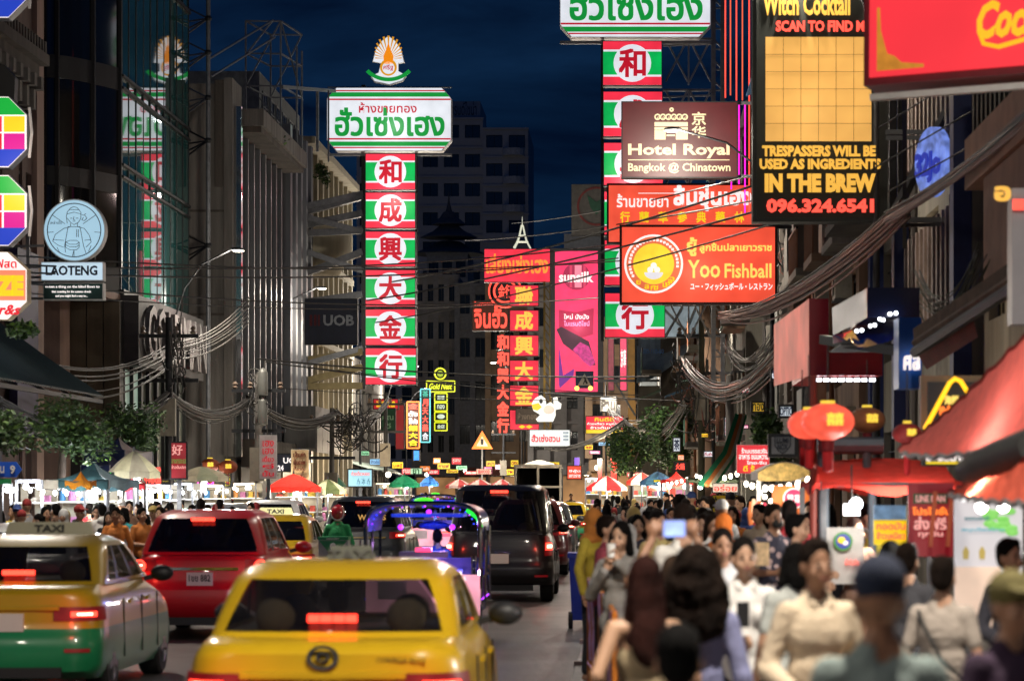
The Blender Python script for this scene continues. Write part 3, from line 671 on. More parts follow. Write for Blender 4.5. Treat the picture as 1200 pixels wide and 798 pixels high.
# steel carrying frames of both columns
t = thing('sign_frame', 'dark steel mast and triangular arms carrying the left column of striped boxes', 'sign frame', px(426, 451, D1+.8))
mb = MB(); mb.bar(px(426, 456, D1+.8), px(426, 100, D1+.8), .16, DARKSTEEL); mb.bar(px(488, 453, D1+.8), px(488, 178, D1+.8), .1, DARKSTEEL); mb.build('mast', t)
for y0, y1, y2 in ((225, 230, 247), (270, 250, 262), (270, 305, 271), (316, 295, 320), (362, 345, 352), (405, 412, 420), (450, 430, 445), (450, 452, 450)):
    mb = MB(); mb.bar(px(426, y1 if y1 < y0+20 else y0, D1+.8), px(352, y2+3, D1+1.5), .26, STEEL if y0 < 400 else mat('rusty_steel', '#7c7050', .7, .4)); mb.build('arm', t)
for (ya, yb, yc) in ((227, 243, 226), (272, 253, 283), (318, 293, 330), (408, 428, 395)):
    mb = MB(); mb.bar(px(426, ya, D1+.8), px(354, yb, D1+1.2), .22, STEEL); mb.build('arm', t)
t = thing('sign_frame', 'tall lattice of thin steel bars tying the right column of striped boxes to the wall', 'sign frame', px(836, 396, D2+.8))
mb = MB()
mb.bar(px(706, 400, D2+.7), px(706, 44, D2+.7), .1, DARKSTEEL); mb.build('mast', t)
mb = MB(); mb.bar(px(836, 470, D2+.9), px(836, -60, D2+.9), .14, STEEL); mb.bar(px(847, 470, D2+.9), px(847, -60, D2+.9), .14, STEEL)
for y in range(-50, 470, 12): mb.bar(px(836, y, D2+.9), px(847, y+(12 if (y//12) % 2 else 0), D2+.9), .05, STEEL)
mb.build('lattice_mast', t)
for y in range(46, 380, 60):
    mb = MB(); mb.bar(px(777, y, D2+.7), px(836, y, D2+.8), .07, STEEL); mb.bar(px(777, y+8, D2+.7), px(836, y+6, D2+.8), .05, STEEL)
    mb.bar(px(780, y, D2+.7), px(806, y+50, D2+.8), .05, STEEL); mb.bar(px(806, y, D2+.7), px(780, y+50, D2+.8), .05, STEEL)
    mb.bar(px(808, y, D2+.7), px(833, y+50, D2+.8), .05, STEEL); mb.bar(px(833, y, D2+.7), px(808, y+50, D2+.8), .05, STEEL)
    mb.bar(px(807, y, D2+.75), px(807, y+54, D2+.75), .05, STEEL); mb.build('truss_bay', t)
# emblem above the left name board
t = thing('emblem_sign', 'arched gold and white fan emblem on a stem above the left name board', 'emblem', px(455, 101, D1+.1))
s = 1/30.0
def ep(x, y): q = px(x, y, D1); return (q.x-wpos(t).x, q.z-wpos(t).z)
out_ = [(436, 72), (440, 57), (447, 47), (455, 41), (463, 47), (470, 57), (474, 73), (467, 74), (467, 84), (476, 89), (472, 95), (456, 100), (438, 96), (434, 90), (443, 86), (446, 74)]
polyp(t, [ep(*p) for p in out_], mat('emblem_edge', (.55, .55, .55), .5), .0, 'casing', .18)
polyp(t, [(lambda q: (q[0]*.95, (q[1]-1)*.95+1))(ep(*p)) for p in out_], E_WHITE, -.02, 'face', .015)
mb = MB()
for i in range(15):
    a = PI*(.02+.96*i/14); c = ep(455, 69); r0, r1 = .22, .52+.38*math.sin(a)**2
    q = [(c[0]+r*math.cos(a+da), c[1]+r*math.sin(a+da)) for r, da in ((r0, -.02), (r1, -.045), (r1, .045), (r0, .02))]
    mb.prism(q, -.03, -.021, emi('lit_ochre', '#e09a20', .85, 0))
mb.build('rays', t, shift=False)
c = ep(455, 66); polyp(t, [(c[0]-.17, c[1]-.3), (c[0]+.17, c[1]-.3), (c[0]+.2, c[1]), (c[0]+.09, c[1]+.25), (c[0], c[1]+.55), (c[0]-.09, c[1]+.25), (c[0]-.2, c[1])], emi('lit_orange', '#f08a10', .95, 0), -.04, 'flame', .01)
c = ep(455, 79); polyp(t, disc(c[0], c[1], .33), emi('lit_ochre', '#e09a20', .85, 0), -.032, 'shield', .008); polyp(t, disc(c[0], c[1]-.02, .24), E_WHITE, -.04, 'shield_face', .008)
mb = MB(); text_into(mb, 'ศรีฐ', c[0]-.19, c[1]-.13, c[0]+.19, c[1]+.1, -.046, E_DRED, .02, .01); mb.build('lettering', t, shift=False)
mb = MB(); c = ep(455, 58); ring(mb, c[0], c[1], 1.1, 1.25, -.04, .015, E_DGREEN, 14, PI*1.25, PI*1.75); mb.build('ribbon', t, shift=False)
# ---- hotel sign
t, P = board('hotel_sign', 'dark red hotel sign with gold crown emblem hanging in front of the right striped boxes', 728, 119, 865, 209, 74, None, .4)
polyp(t, [P(729.5, 120.5), P(863.5, 120.5), P(863.5, 207.5), P(729.5, 207.5)][::-1], emi('maroon_panel_painted_light', '#5c0c16', .65, .55, .9), -.012, 'face', .01)  # board and letters are unlit; their light is emission put into the colour
GOLDP = emi('cream_gold_letters', '#f2dcae', .85, .05)
letters(t, P, 'Hotel Royal', 736, 169, 855, 186, GOLDP, .03); letters(t, P, 'Bangkok @ Chinatown', 736, 191, 856, 204, GOLDP, .02)
stripe(t, P, 736, 187.3, 855, 188.3, GOLDP)
letters(t, P, '京', 811, 132, 827, 147, GOLDP, .02); letters(t, P, '华', 811, 148.5, 827, 162, GOLDP, .02)
for q in ((767, 143.5, 806, 148.5), (767, 153, 780, 164), (792, 153, 806, 164), (767, 149.5, 783, 152.5), (789, 149.5, 806, 152.5), (781, 158, 791, 160)): stripe(t, P, *q, GOLDP, name='emblem_block')
mb = MB()
for i in range(6):
    c = P(770.5+i*6.4, 137.5); ring(mb, c[0], c[1], .05, .085, -.03, .01, GOLDP, 12); ring(mb, c[0]+.02, c[1]-.03, .02, .035, -.03, .01, GOLDP, 8)
c = P(787, 129); ring(mb, c[0], c[1], .02, .06, -.03, .01, GOLDP, 10)
mb.build('crown', t, shift=False)
mb = MB(); a = P(862, 120); mb.bar((a[0], .2, a[1]), (a[0]+2.2, .2, a[1]), .08, STEEL); a = P(862, 206); mb.bar((a[0], .2, a[1]), (a[0]+2.2, .2, a[1]), .08, STEEL)
mb.build('arm', t, shift=False)
# ---- medicine shop sign
t, P = board('medicine_shop_sign', 'wide red medicine shop sign with white Thai and yellow Chinese letters behind the fishball sign', 711, 215, 905, 286, 80, E_ORR, .4)
letters(t, P, 'ร้านขายยา', 723, 228, 783, 243, E_TXTW, .02); letters(t, P, 'ลิ้มชุ่นเฮง', 790, 218, 880, 247, E_TXTW, .04)
for i, ch in enumerate('行蘭草參典藥林'): letters(t, P, ch, 727+i*22.3, 248.5, 738+i*22.3, 261, E_YEL, .025)
stripe(t, P, 748, 226.4, 790, 227.2, E_TXTW)
# ---- fishball sign
t, P = board('fishball_sign', 'orange-red fishball restaurant sign with round yellow emblem', 726, 263.5, 911, 357, 68, E_ORR, .35)
c = P(766, 309.5); K = 68/FPX
polyp(t, disc(c[0], c[1], 34.5*K, 40), E_TXTW, -.028, 'emblem_rim', .006); polyp(t, disc(c[0], c[1], 32*K, 40), emi('emblem_ring', '#e8734a', .9, .1), -.034, 'emblem_ring', .006)
polyp(t, disc(c[0], c[1], 24*K, 36), emi('emblem_yellow', '#f6d83a', 1, .12, 3), -.04, 'emblem_disc', .006)
mb = MB()
for i in range(26):
    a = -.1+PI*1.2*i/25; mb.box((c[0]+28*K*math.cos(a)-.03, -.046, c[1]+28*K*math.sin(a)-.03), (c[0]+28*K*math.cos(a)+.03, -.036, c[1]+28*K*math.sin(a)+.03), E_TXTW)
for i, ch in enumerate('ยู้ลูกชิ้นปลา'):
    a = PI*1.28+PI*.5*i/12; 
    if ch in 'ยลกชนปา': text_into(mb, ch, c[0]+28*K*math.cos(a)-.05, c[1]+28*K*math.sin(a)-.05, c[0]+28*K*math.cos(a)+.05, c[1]+28*K*math.sin(a)+.05, -.042, E_YEL, .03, .01)
mb.build('ring_pattern', t, shift=False)
mb = MB(); mb.prism(disc(c[0], c[1]-10*K, 11*K, 20, PI, 2*PI, 8*K), -.052, -.042, E_WHITE); mb.ball((c[0]-4*K, -.045, c[1]-7*K), (3.6*K, .01, 3.6*K), E_TXTW); mb.ball((c[0]+4*K, -.045, c[1]-7*K), (3.6*K, .01, 3.6*K), E_TXTW); mb.ball((c[0], -.05, c[1]-2*K), (3.6*K, .01, 3.6*K), E_TXTW)
mb.build('fishball_bowl', t, shift=False)
YL = emi('pale_yellow_letters', '#f8d868', 1, 0)
letters(t, P, 'ยู้', 805.5, 279, 816, 300, YL, .04); letters(t, P, 'ลูกชิ้นปลาเยาวราช', 820, 285, 904, 297, YL, .035)
letters(t, P, 'Y', 806, 305, 820, 326, YL, .02); letters(t, P, 'oo', 820, 311, 844, 326, YL, .02); letters(t, P, 'Fishball', 849, 309, 904, 326, YL, .02); letters(t, P, 'ユー・フィッシュボール・レストラン', 809, 332, 905, 340, E_TXTW, .03)
mb = MB(); a = P(910, 265); mb.bar((a[0], .2, a[1]), (a[0]+1.4, .2, a[1]), .1, DARKSTEEL); a = P(910, 356); mb.bar((a[0], .2, a[1]), (a[0]+1.4, .2, a[1]), .1, DARKSTEEL); mb.build('arm', t, shift=False)
glow(68, 818, 310, 40, (1, .45, .3), 2)
# ---- cocktail board
t, P = board('cocktail_board', 'tall black board with amber slab letters and a red phone number', 882, -70, 1040, 260, 46, mat('black_board_face', '#1d221c', .6), .5, edge=mat('green_black_casing', '#1a201b', .5))
letters(t, P, 'Witch Cocktail', 894, -8, 996, 19, E_AMBER, .03); letters(t, P, 'SCAN TO FIND ME', 909, 25, 1020, 38, E_NEONR, .04)
stripe(t, P, 897, 44, 1021, 166, emi('amber_panel', '#e8ae58', .9, .15, 1.5), name='amber_panel')
SEAM = mat('panel_seam', '#6a4c20', .6)
for i in range(1, 6): stripe(t, P, 897+i*20.6, 44, 897.5+i*20.6, 166, SEAM, -.027, 'panel_seam'); stripe(t, P, 897, 44+i*20.2, 1021, 44.5+i*20.2, SEAM, -.0285, 'panel_seam')
letters(t, P, 'TRESPASSERS WILL BE', 893, 171, 1026, 184, E_AMBER, .05); letters(t, P, 'USED AS INGREDIENTS', 890, 186.5, 1032, 199, E_AMBER, .05)
letters(t, P, 'IN THE BREW', 896, 204, 1026, 226, E_AMBER, .06); letters(t, P, '096.324.6541', 898, 233, 1024, 250, E_NEONR, .05)
for i in range(4):
    mb = MB(); a = P(1040, 250-i*96); mb.bar((a[0], .3, a[1]), (a[0]+1.6, .3, a[1]), .1, DARKSTEEL); mb.build('arm', t, shift=False)
mb = MB(); a = P(1048, 262); c = P(1048, -70); mb.bar((a[0], .3, a[1]), (c[0], .3, c[1]), .12, DARKSTEEL); a = P(1057, 262); c = P(1057, -70); mb.bar((a[0], .35, a[1]), (c[0], .35, c[1]), .07, DARKSTEEL)
mb.build('mast', t, shift=False)
glow(46, 960, 110, 14, (1, .7, .35), 2)
# ---- cola banner sign
dd = 26; a = px(1003, 45, dd); Wc = 3.3; Hc = 2.5
COLA = emi('lit_cola_red', '#f83440', .92, .14, .7)
t = thing('cola_sign', 'big tilted red lit sign with yellow script letters at the top right corner', 'sign', (px(1012, 101, dd).x, dd, px(1012, 101, dd).z), None, -.22)
t.rotation_euler = (math.radians(-4), math.radians(-1.0), -.42)
mb = MB(); mb.box((0, 0, 0), (Wc, .45, Hc), mat('cola_casing', '#7a1420', .4)); mb.build('casing', t, shift=False)
mb = MB(); mb.box((.06, -.02, .07), (Wc-.06, -.001, Hc-.06), COLA); mb.build('face', t, shift=False)
mb = MB(); text_into(mb, 'Coca-Cola', 1.10, .33, 2.25, .68, -.035, emi('cola_letters', '#f8b820', 1, 0), .035, .02, .35); mb.build('lettering', t, shift=False)
mb = MB(); mb.tube([(1.12, -.04, .40), (1.16, -.04, .29), (1.3, -.04, .25), (1.6, -.04, .31), (2.0, -.04, .25)], .022, emi('cola_letters', '#f8b820', 1, 0)); mb.build('swash', t, shift=False)
mb = MB(); OL = emi('cola_corner', '#d0872a', .8, .2, 8)
mb.prism([(x*.62, z*.62) for x, z in ((.22, .2), (.95, .2), (.95, .25), (.6, .3), (.5, .4), (.38, .45), (.33, .62), (.28, .8), (.26, 1.15), (.22, 1.15))], -.027, -.021, OL); mb.build('corner_ornament', t, shift=False)
mb = MB(); mb.bar((0, .5, .1), (5.5, .5, .1), .1, STEEL); mb.bar((0, .2, -.07), (Wc, .2, -.07), .06, WHITEP); mb.build('rail', t, shift=False)
# ---- centre signs (about 140-175 m off)
def quick(name, label, x0, y0, x1, y1, d, face, lines, thick=.35, edge=DARKSTEEL, bez=.04, cat='sign', group=None, bold=.03, post=None):
    t, P = board(name, label, x0, y0, x1, y1, d, face, thick, cat, group, edge, bez)
    for (s, a, b, c, e, m) in lines: letters(t, P, s, a, b, c, e, m, bold)
    if post:
        mb = MB(); a = P((x0+x1)/2, y1); mb.bar((a[0], .1, a[1]), (a[0], .1, -wpos(t).z+.12), .1, STEEL); mb.build('post', t, shift=False)
    return t, P
t, P = quick('gold_shop_sign', 'red lit sign with orange Thai letters under the little white tower', 567, 291.5, 645, 331, 172, E_RED, [('เลี่ยงเซ่งเฮง', 570, 298, 642, 320, E_NEONO)], .6)
t = thing('tower_ornament', 'small white openwork tower ornament standing on the red gold shop sign', 'ornament', px(612, 291, 172.3))
mb = MB(); o = wpos(t); WL = emi('ornament_glow', '#e8e8d0', .8, 0)
for sx in (-1, 1):
    for sy in (-1, 1): mb.tube([o+Vector((sx*w_, sy*w_, z)) for w_, z in ((.5, 0), (.28, .4), (.15, .85), (.04, 1.4))], .05, WL, 5)
for z, w_ in ((.35, .36), (.75, .2)): mb.box(o+Vector((-w_, -w_, z)), o+Vector((w_, w_, z+.06)), WL)
mb.tube([o+Vector((0, 0, 1.35)), o+Vector((0, 0, 1.95))], .04, WL, 5, .01); mb.build('lattice', t)
for i, ch in enumerate('聯成興大金'):
    y = 334+i*29.3
    t, P = quick('gold_character_box', 'red lit box with yellow character %s, number %s from the top of the centre column' % (ch, ['one', 'two', 'three', 'four', 'five'][i]), 597, y, 631.5, y+25, 164, E_RED, [(ch, 604, y+2.5, 624, y+22.5, emi('lit_gold_char', '#ffc850', 1, 0))], .4, group='red boxes of the centre column', bold=.04)
quick('grey_board', 'unlit grey board over a red lit base below the centre column of red boxes', 604, 478, 631, 497, 163.5, mat('grey_board', '#5c5450', .6), [('ห้างทอง', 607, 484, 629, 491, mat('board_letters', '#8a8078', .6))])
quick('red_base_sign', 'red lit L shaped sign base with two yellow lamps under the grey board', 597, 480, 632, 504, 164.2, E_RED, [('◆◆', 608, 498, 624, 502, E_YEL)])
mb = MB(); t = thing('sign_frame', 'yellowish lattice post beside the centre column of red boxes', 'sign frame', px(641, 500, 165))
YST = mat('yellow_steel', '#80682c', .7, .2)
for x in (638, 645): mb.bar(px(x, 520, 165), px(x, 330, 165), .12, YST)
for i in range(18): mb.bar(px(638, 335+i*10, 165), px(645, 345+i*10, 165), .06, YST)
mb.build('lattice', t)
t, P = board('neon_round_sign', 'round red neon emblem half hidden behind the red centre column', 578, 331, 606, 352, 174, None, .01, edge=DARKSTEEL)
mb = MB(); ring(mb, 0, 0, .62, .75, -.1, .06, E_NEONR); ring(mb, 0, 0, .95, 1.05, -.1, .06, E_NEONR); mb.build('neon_ring', t, shift=False); letters(t, P, '金行', 584, 334, 600, 349, E_NEONR, .03, -.08)
t, P = quick('neon_name_sign', 'brown board with glowing red Thai neon name left of the centre column', 553, 352, 596, 388, 178, mat('brown_board', '#5a2c1c', .6), [('ร้านขายทอง', 556, 353.5, 578, 358, E_NEONR), ('จินฮั้ว', 556, 359, 594, 384, E_NEONR)])
for i, ch in enumerate('和和興大金行'):
    y = 392+i*19.5
    t, P = quick('neon_character', 'red neon character %s, position %s in the thin neon column' % (ch, ['top', 'second', 'third', 'fourth', 'fifth', 'lowest'][i]), 582, y, 596.5, y+18, 176, mat('neon_backing', '#3a1410', .6), [(ch, 583, y+1, 596, y+17, E_NEONR)], .12, group='neon characters beside the centre column', bold=.05)
# pink shampoo screen
t, P = board('shampoo_screen', 'tall pink screen advertising shampoo in a black frame', 645, 291, 707, 465, 148, None, .5, edge=mat('screen_frame', '#15161a', .5))
PK = emi('screen_pink', '#f83468', 1, .15, 2.5)
stripe(t, P, 650.5, 294.5, 700.5, 459, PK, name='screen'); 
c = P(675.5, 324); K = 148/FPX
mb = MB(); mb.prism(disc(c[0], c[1], 16*K, 24), -.03, -.025, emi('screen_crimson', '#a8204c', .9, 0))
for i, (a, b, m) in enumerate(((-8, -5, '#d03a60'), (-2, 6, '#f88aa0'), (8, 11, '#d03a60'))): mb.box((c[0]+a*K, -.034, c[1]-13*K), (c[0]+b*K, -.031, c[1]+13*K), emi('screen_bar%d' % i, m, .95, 0))
mb.build('logo_disc', t, shift=False)
letters(t, P, 'sunsilk', 655, 318.5, 695.5, 331, E_TXTW, .03, -.045)
polyp(t, [P(655, 363), P(655, 392), P(668, 400), P(695, 392), P(696, 361), P(675, 366)][::-1], emi('screen_darkpink', '#b01848', .9, 0), -.03)
letters(t, P, 'ใหม่ ปังปัง', 661, 368, 690, 374, E_TXTW, .03, -.04); letters(t, P, 'ไบแรนติไชน์', 661, 376, 691, 382, emi('screen_lilac', '#f0a0d0', 1, 0), .03, -.04)
polyp(t, [P(652, 386), P(658, 383), P(690, 400), P(698, 428), P(690, 428), P(672, 412), P(660, 403)][::-1], emi('screen_bottle', '#3c1830', .6, .2), -.038)
polyp(t, [P(671, 410), P(680, 401), P(690, 406), P(698, 425), P(692, 430), P(684, 424)][::-1], emi('screen_bottle_shine', '#c03080', .9, .4, 6), -.044)
polyp(t, [P(655, 405), P(660, 440), P(673, 432), P(672, 440), P(656, 455), P(655, 450)][::-1], emi('screen_violet', '#702090', .8, 0), -.034)
glow(148, 676, 380, 60, (1, .3, .45), 2)
t, P = quick('crossing_sign', 'blue pedestrian crossing sign with two amber lamps on a mast arm', 674.5, 435, 695.5, 455, 120, mat('sign_blue', '#24406c', .5), [], .06, bez=.01)
polyp(t, [P(677, 451.5), P(692.5, 451.5), P(685, 437.5)], mat('sign_pale', (.6, .6, .55), .5), -.03, 'triangle'); polyp(t, [P(683, 450), P(685, 445), P(684, 442), P(686, 441), P(687, 445), P(689, 449.5), P(687, 450), P(685.5, 447), P(684, 450.5)], BLACKPL, -.04, 'walking_figure')
mb = MB()
for x in (676, 692): q = P(x, 455); mb.ball((q[0], -.05, q[1]), (.1, .05, .1), emi('amber_lamp', '#ff9a40', 6, 0))
mb.build('amber_lamps', t, shift=False); mb = MB(); q = P(696, 446); mb.bar((q[0], .1, q[1]), (q[0]+3.0, .1, q[1]), .1, STEEL); q2 = P(720, 446); mb.bar((q2[0], .1, q2[1]), (q2[0]+.9, .1, q2[1]-1.5), .08, STEEL); mb.build('mast_arm', t, shift=False)
t = thing('warning_sign', 'glowing orange triangular warning sign over the far road', 'sign', px(565, 526, 200)); o = wpos(t)
mb = MB(); mb.prism([(-.75, 0), (.75, 0), (0, 1.3)], 0, .06, E_NEONO, Matrix.Translation(o)); mb.build('rim', t); mb = MB(); mb.prism([(-.42, .2), (.42, .2), (0, .92)], -.02, -.01, mat('warning_face', (.6, .5, .4)), Matrix.Translation(o)); mb.prism([(-.1, .3), (.1, .3), (.1, .7), (-.1, .7)], -.03, -.021, BLACKPL, Matrix.Translation(o)); mb.build('face', t)
mb = MB(); mb.bar(o, (o.x, o.y, 0), .1, STEEL); mb.build('post', t)
# duck sign
t = thing('duck_sign', 'white duck shaped sign with yellow bill above the white Thai sign', 'sign', px(640, 494, 140)); o = wpos(t)
def dk(pts): return [(px(x, y, 140).x-o.x, px(x, y, 140).z-o.z) for x, y in pts]
DW = emi('duck_white', '#f2f2ea', .9, .1, 2)
mb = MB(); mb.prism(dk([(628, 466), (634, 463), (639, 467), (640, 474), (645, 471), (649, 474), (648, 466), (653, 465), (654, 470), (658, 473), (657, 479), (651, 480), (651, 487), (648, 494), (630, 494), (628, 491), (633, 486), (625, 481), (623, 474), (625, 469)]), 0, .15, DW, Matrix.Translation(o)); mb.build('body', t)
mb = MB(); mb.prism(dk([(623, 474), (631, 472), (635, 477), (630, 481), (625, 480)]), -.03, -.002, emi('duck_bill', '#f0b828', .95, 0), Matrix.Translation(o)); mb.build('bill', t)
mb = MB(); mb.ball(o+Vector((dk([(634, 470)])[0][0], -.02, dk([(634, 470)])[0][1])), (.09, .02, .12), BLACKPL); mb.build('eye', t)
mb = MB(); mb.ball(o+Vector((dk([(643, 480)])[0][0], -.01, dk([(643, 480)])[0][1])), (.28, .03, .22), emi('duck_wing', '#dcc8b8', .8, 0)); mb.build('wing', t)
quick('thai_name_sign', 'white signboard with red Thai letters under the duck sign', 620, 503, 668.5, 523.5, 138, emi('soft_white_panel', '#d4dcdc', .85, .08), [('ฮั่วเซ่งฮวน', 623, 509, 656, 517.5, E_DRED), ('▬▬', 660, 506, 666, 508, mat('faint_print', '#8090a0')), ('▬▬', 660, 510, 666, 512, mat('faint_print', '#8090a0')), ('▬▬', 660, 514, 666, 516, mat('faint_print', '#8090a0'))])
quick('food_menu_sign', 'small red and yellow sign on the right, above the green bushes', 686, 487, 731, 508, 128, E_RED, [('กินดีดี', 697, 489, 719, 493.5, E_YEL), ('ก๋วยเตี๋ยว หมูกรอบ', 688, 495, 729, 498.5, E_TXTW), ('ข้าวต้มปลา', 692, 499.5, 725, 502.5, E_TXTW)])
mb = MB(); a = px(687, 503.5, 127.9); c = px(730, 507.5, 127.9); mb.box((a.x, 127.9, c.z), (c.x, 127.96, a.z), E_YEL); tag(mb.build('yellow_strip_sign'), 'yellow strip along the foot of the small red and yellow menu sign', 'sign')
quick('red_square_sign', 'small square red sign low beside the truck', 664, 545, 682, 562, 118, E_ORR, [('ซีฟู้ด', 667, 550, 680, 554, E_TXTW), ('เยาวราช', 667, 556, 680, 559, E_TXTW)])
quick('vertical_letter_sign', 'pale hanging sign reading downwards above the small menu sign', 703, 464, 723, 483, 130, mat('pale_metal_board', '#98938c', .5), [('Pาน', 705, 468, 721, 480, mat('dark_letters', '#383430'))])
for i, (x0, y0, x1, y1, c) in enumerate(((700, 537, 706, 566, '#e84040'), (715, 536, 724, 566, '#ee3a34'), (672, 535, 680, 548, '#5a40b0'))):
    quick('vertical_banner', ['narrow red vertical banner on the far right pavement', 'wider red vertical banner right of the narrow one', 'violet banner over the far crowd'][i], x0, y0, x1, y1, 124, emi('banner_red%d' % i, c, .8, .15), [])
# striped vertical red strips behind hua seng heng
quick('pink_strip_screen', 'thin pink vertical screen behind the brown post', 726, 390, 735, 458, 140, emi('pink_strip', '#e8205a', .95, .4, 4), [('京華', 727.5, 410, 733.5, 430, E_TXTW)])
quick('pink_strip_screen', 'thin dull red vertical screen left of the bright pink one', 712, 395, 720, 458, 142, emi('dull_pink_strip', '#801a34', .8, .4, 4), [])
mb = MB(); a = px(736, 500, 139); c = px(745, 392, 139); mb.box((a.x, 139, 0), (c.x, 139.5, c.z), mat('ochre_post', '#7c5a22', .7, .1)); tag(mb.build('ochre_post'), 'ochre painted steel post right of the pink vertical screens', 'post')
quick('tall_red_banner', 'tall red banner with white shapes beside the curved awning', 774, 430, 791, 462, 120.5, emi('redbanner', '#d02c34', .75, .2, 2), [('金龍', 776, 436, 789, 456, E_TXTW)])
quick('tall_red_banner', 'tall red and pale banner below the curved awning', 776, 466, 790, 505, 119.5, emi('redbanner2', '#c83040', .7, .45, 3), [('酒家', 778, 470, 788, 490, E_TXTW)])
# round logo board
t, P = board('round_logo_board', 'unlit pale board with a dark red ring and green leaf shape', 669.5, 216, 712, 276, 190, mat('pale_board', '#55524e', .7), .8, bez=.02)
K = 190/FPX; c = P(699, 242)
mb = MB(); ring(mb, c[0], c[1], 20.5*K, 23*K, -.05, .02, mat('ring_paint', '#6a2a28', .6)); mb.build('ring', t, shift=False)
polyp(t, [P(688, 229), P(699, 237), P(708, 231), P(706, 244), P(699, 252), P(692, 244)][::-1], mat('leaf_paint', '#25503c', .6), -.05, 'leaf')
# neon lines right of the lattice mast
for i, (x, y0, y1, m) in enumerate(((850, -40, 115, E_NEONR), (856, -40, 112, emi('neon_orange_thin', '#e06040', 1.1, 0)), (863, -40, 118, E_NEONR), (870, -40, 118, emi('neon_orange_thin', '#e06040', 1.1, 0)), (878, -40, 250, E_NEONR), (866, 120, 216, E_NEONM), (873, 120, 250, E_NEONM), (857, 210, 222, E_NEONM))):
    mb = MB(); mb.tube([px(x, y1, 76), px(x, y0, 76)], .022, m, 6); o = mb.build('neon_tube')
    tag(o, ['thin upright red neon tube nearest the lattice mast', 'orange upright neon tube, second from the lattice mast', 'red upright neon tube above the hotel sign corner', 'orange upright neon tube above the hotel sign edge', 'long red upright neon tube beside the black board', 'magenta upright neon tube right of the hotel sign', 'magenta upright neon tube close to the black board', 'short magenta neon tube under the hotel sign corner'][i], 'neon tube', 'upright neon tubes left of the black board')
# pale blue clad panel seen between signs
t, P = quick('blue_grey_panel', 'blue-grey panel with crossed bars under the right striped boxes', 776, 358, 838, 396, 100, mat('blue_grey_sheet', '#7d94a8', .6), [], .2)
mb = MB()
for q in ((778, 396, 800, 360), (778, 362, 812, 396), (800, 396, 815, 360)): a, c = P(q[0], q[1]), P(q[2], q[3]); mb.bar((a[0], -.2, a[1]), (c[0], -.2, c[1]), .06, DARKSTEEL)
mb.build('cross_bars', t, shift=False)
# ---- left far signs
NY = E_NEONY
t = thing('neon_shop_sign', 'round yellow neon emblem on top of a stack of yellow framed boxes', 'neon sign', px(516, 445, 150)); o = wpos(t)
mb = MB(); c = px(516, 438, 150); ring(mb, c.x, c.z, .25, .33, 149.9, .06, NY, 24); ring(mb, c.x, c.z, .03, .17, 149.9, .05, emi('neon_olive', '#a8c020', .8, 0), 12); mb.build('neon_ring', t)
mb = MB(); mb.bar(px(516, 506, 150.2), px(516, 431, 150.2), .08, DARKSTEEL); mb.build('post', t)
for i, (x0, y0, x1, y1, s, lab) in enumerate(((500, 446.5, 533, 459, 'Gold Nest', 'wide yellow neon box with script letters below the round neon emblem'), (509.5, 461, 524, 470.5, '銀樓', 'first small yellow framed neon box with pale characters'), (509.5, 472, 524, 481.5, 'ทอง', 'second small yellow framed neon box with pale letters'), (509.5, 483, 524, 493, '●', 'third small yellow framed neon box with a pale blob'), (509.5, 495, 524, 504.5, '金店', 'lowest small yellow framed neon box with pale letters'))):
    t, P = board('yellow_neon_box', lab, x0, y0, x1, y1, 150, mat('dark_neon_back', '#14180c', .6), .2, group='yellow framed neon boxes')
    mb = MB(); a, c = P(x0, y0), P(x1, y1); pts = [(a[0], -.06, a[1]), (c[0], -.06, a[1]), (c[0], -.06, c[1]), (a[0], -.06, c[1]), (a[0], -.06, a[1])]
    for p, q in zip(pts[:-1], pts[1:]): mb.bar(p, q, .055, NY)
    mb.build('neon_frame', t, shift=False); letters(t, P, s, x0+3, y0+2.5, x1-3, y1-2.5, emi('neon_pale', '#d8e8d0', .9, 0) if i else NY, .03, -.05, shear=.3 if i == 0 else 0)
def neoncol(lab, x0, y0, x1, y1, d, back, rim, chars):
    t, P = board('neon_column', lab, x0, y0, x1, y1, d, back, .2)
    a, c = P(x0, y0), P(x1, y1); mb = MB(); pts = [(a[0], -.05, a[1]), (c[0], -.05, a[1]), (c[0], -.05, c[1]), (a[0], -.05, c[1]), (a[0], -.05, a[1])]
    for p, q in zip(pts[:-1], pts[1:]): mb.bar(p, q, .06, rim)
    mb.build('neon_frame', t, shift=False); n = len(chars); h = (y1-y0-3)/n
    for i, (ch, m) in enumerate(chars): letters(t, P, ch, x0+2.2, y0+2+h*i, x1-2.2, y0+h*(i+1), m, .04, -.05)
neoncol('orange framed vertical neon sign with red and yellow characters', 477, 471, 491.5, 525, 140, mat('col_back', '#3a1408', .6), E_NEONO, [('金', E_NEONR), ('ตั้ง', E_TXTW), ('โต๊ะกัง', E_TXTW), ('銀', E_YEL), ('大', E_YEL), ('合', E_YEL)])
neoncol('cyan framed vertical neon sign with small red characters', 493, 456, 504, 518, 146, mat('col_back2', '#101c20', .6), E_NEONC, [('茶', emi('neon_teal', '#20a890', 1, 0)), ('月', E_NEONR), ('天', E_NEONR), ('大', E_NEONR), ('藥', E_NEONR), ('合', E_WHITE)])
t, P = quick('bank_board', 'dark navy bank board with grey letters in front of the cream building', 357, 350, 419, 404, 104, mat('navy_board', '#141d34', .5), [('UOB', 379, 369, 415, 382, mat('grey_letters', '#9aa0a8', .5))], .3)
stripe(t, P, 363, 369, 366, 382, mat('dull_red_print', '#5c1c24')); stripe(t, P, 368, 369, 371, 382, mat('dull_red_print', '#5c1c24')); stripe(t, P, 372.5, 369, 375, 382, mat('dull_red_print', '#5c1c24'))
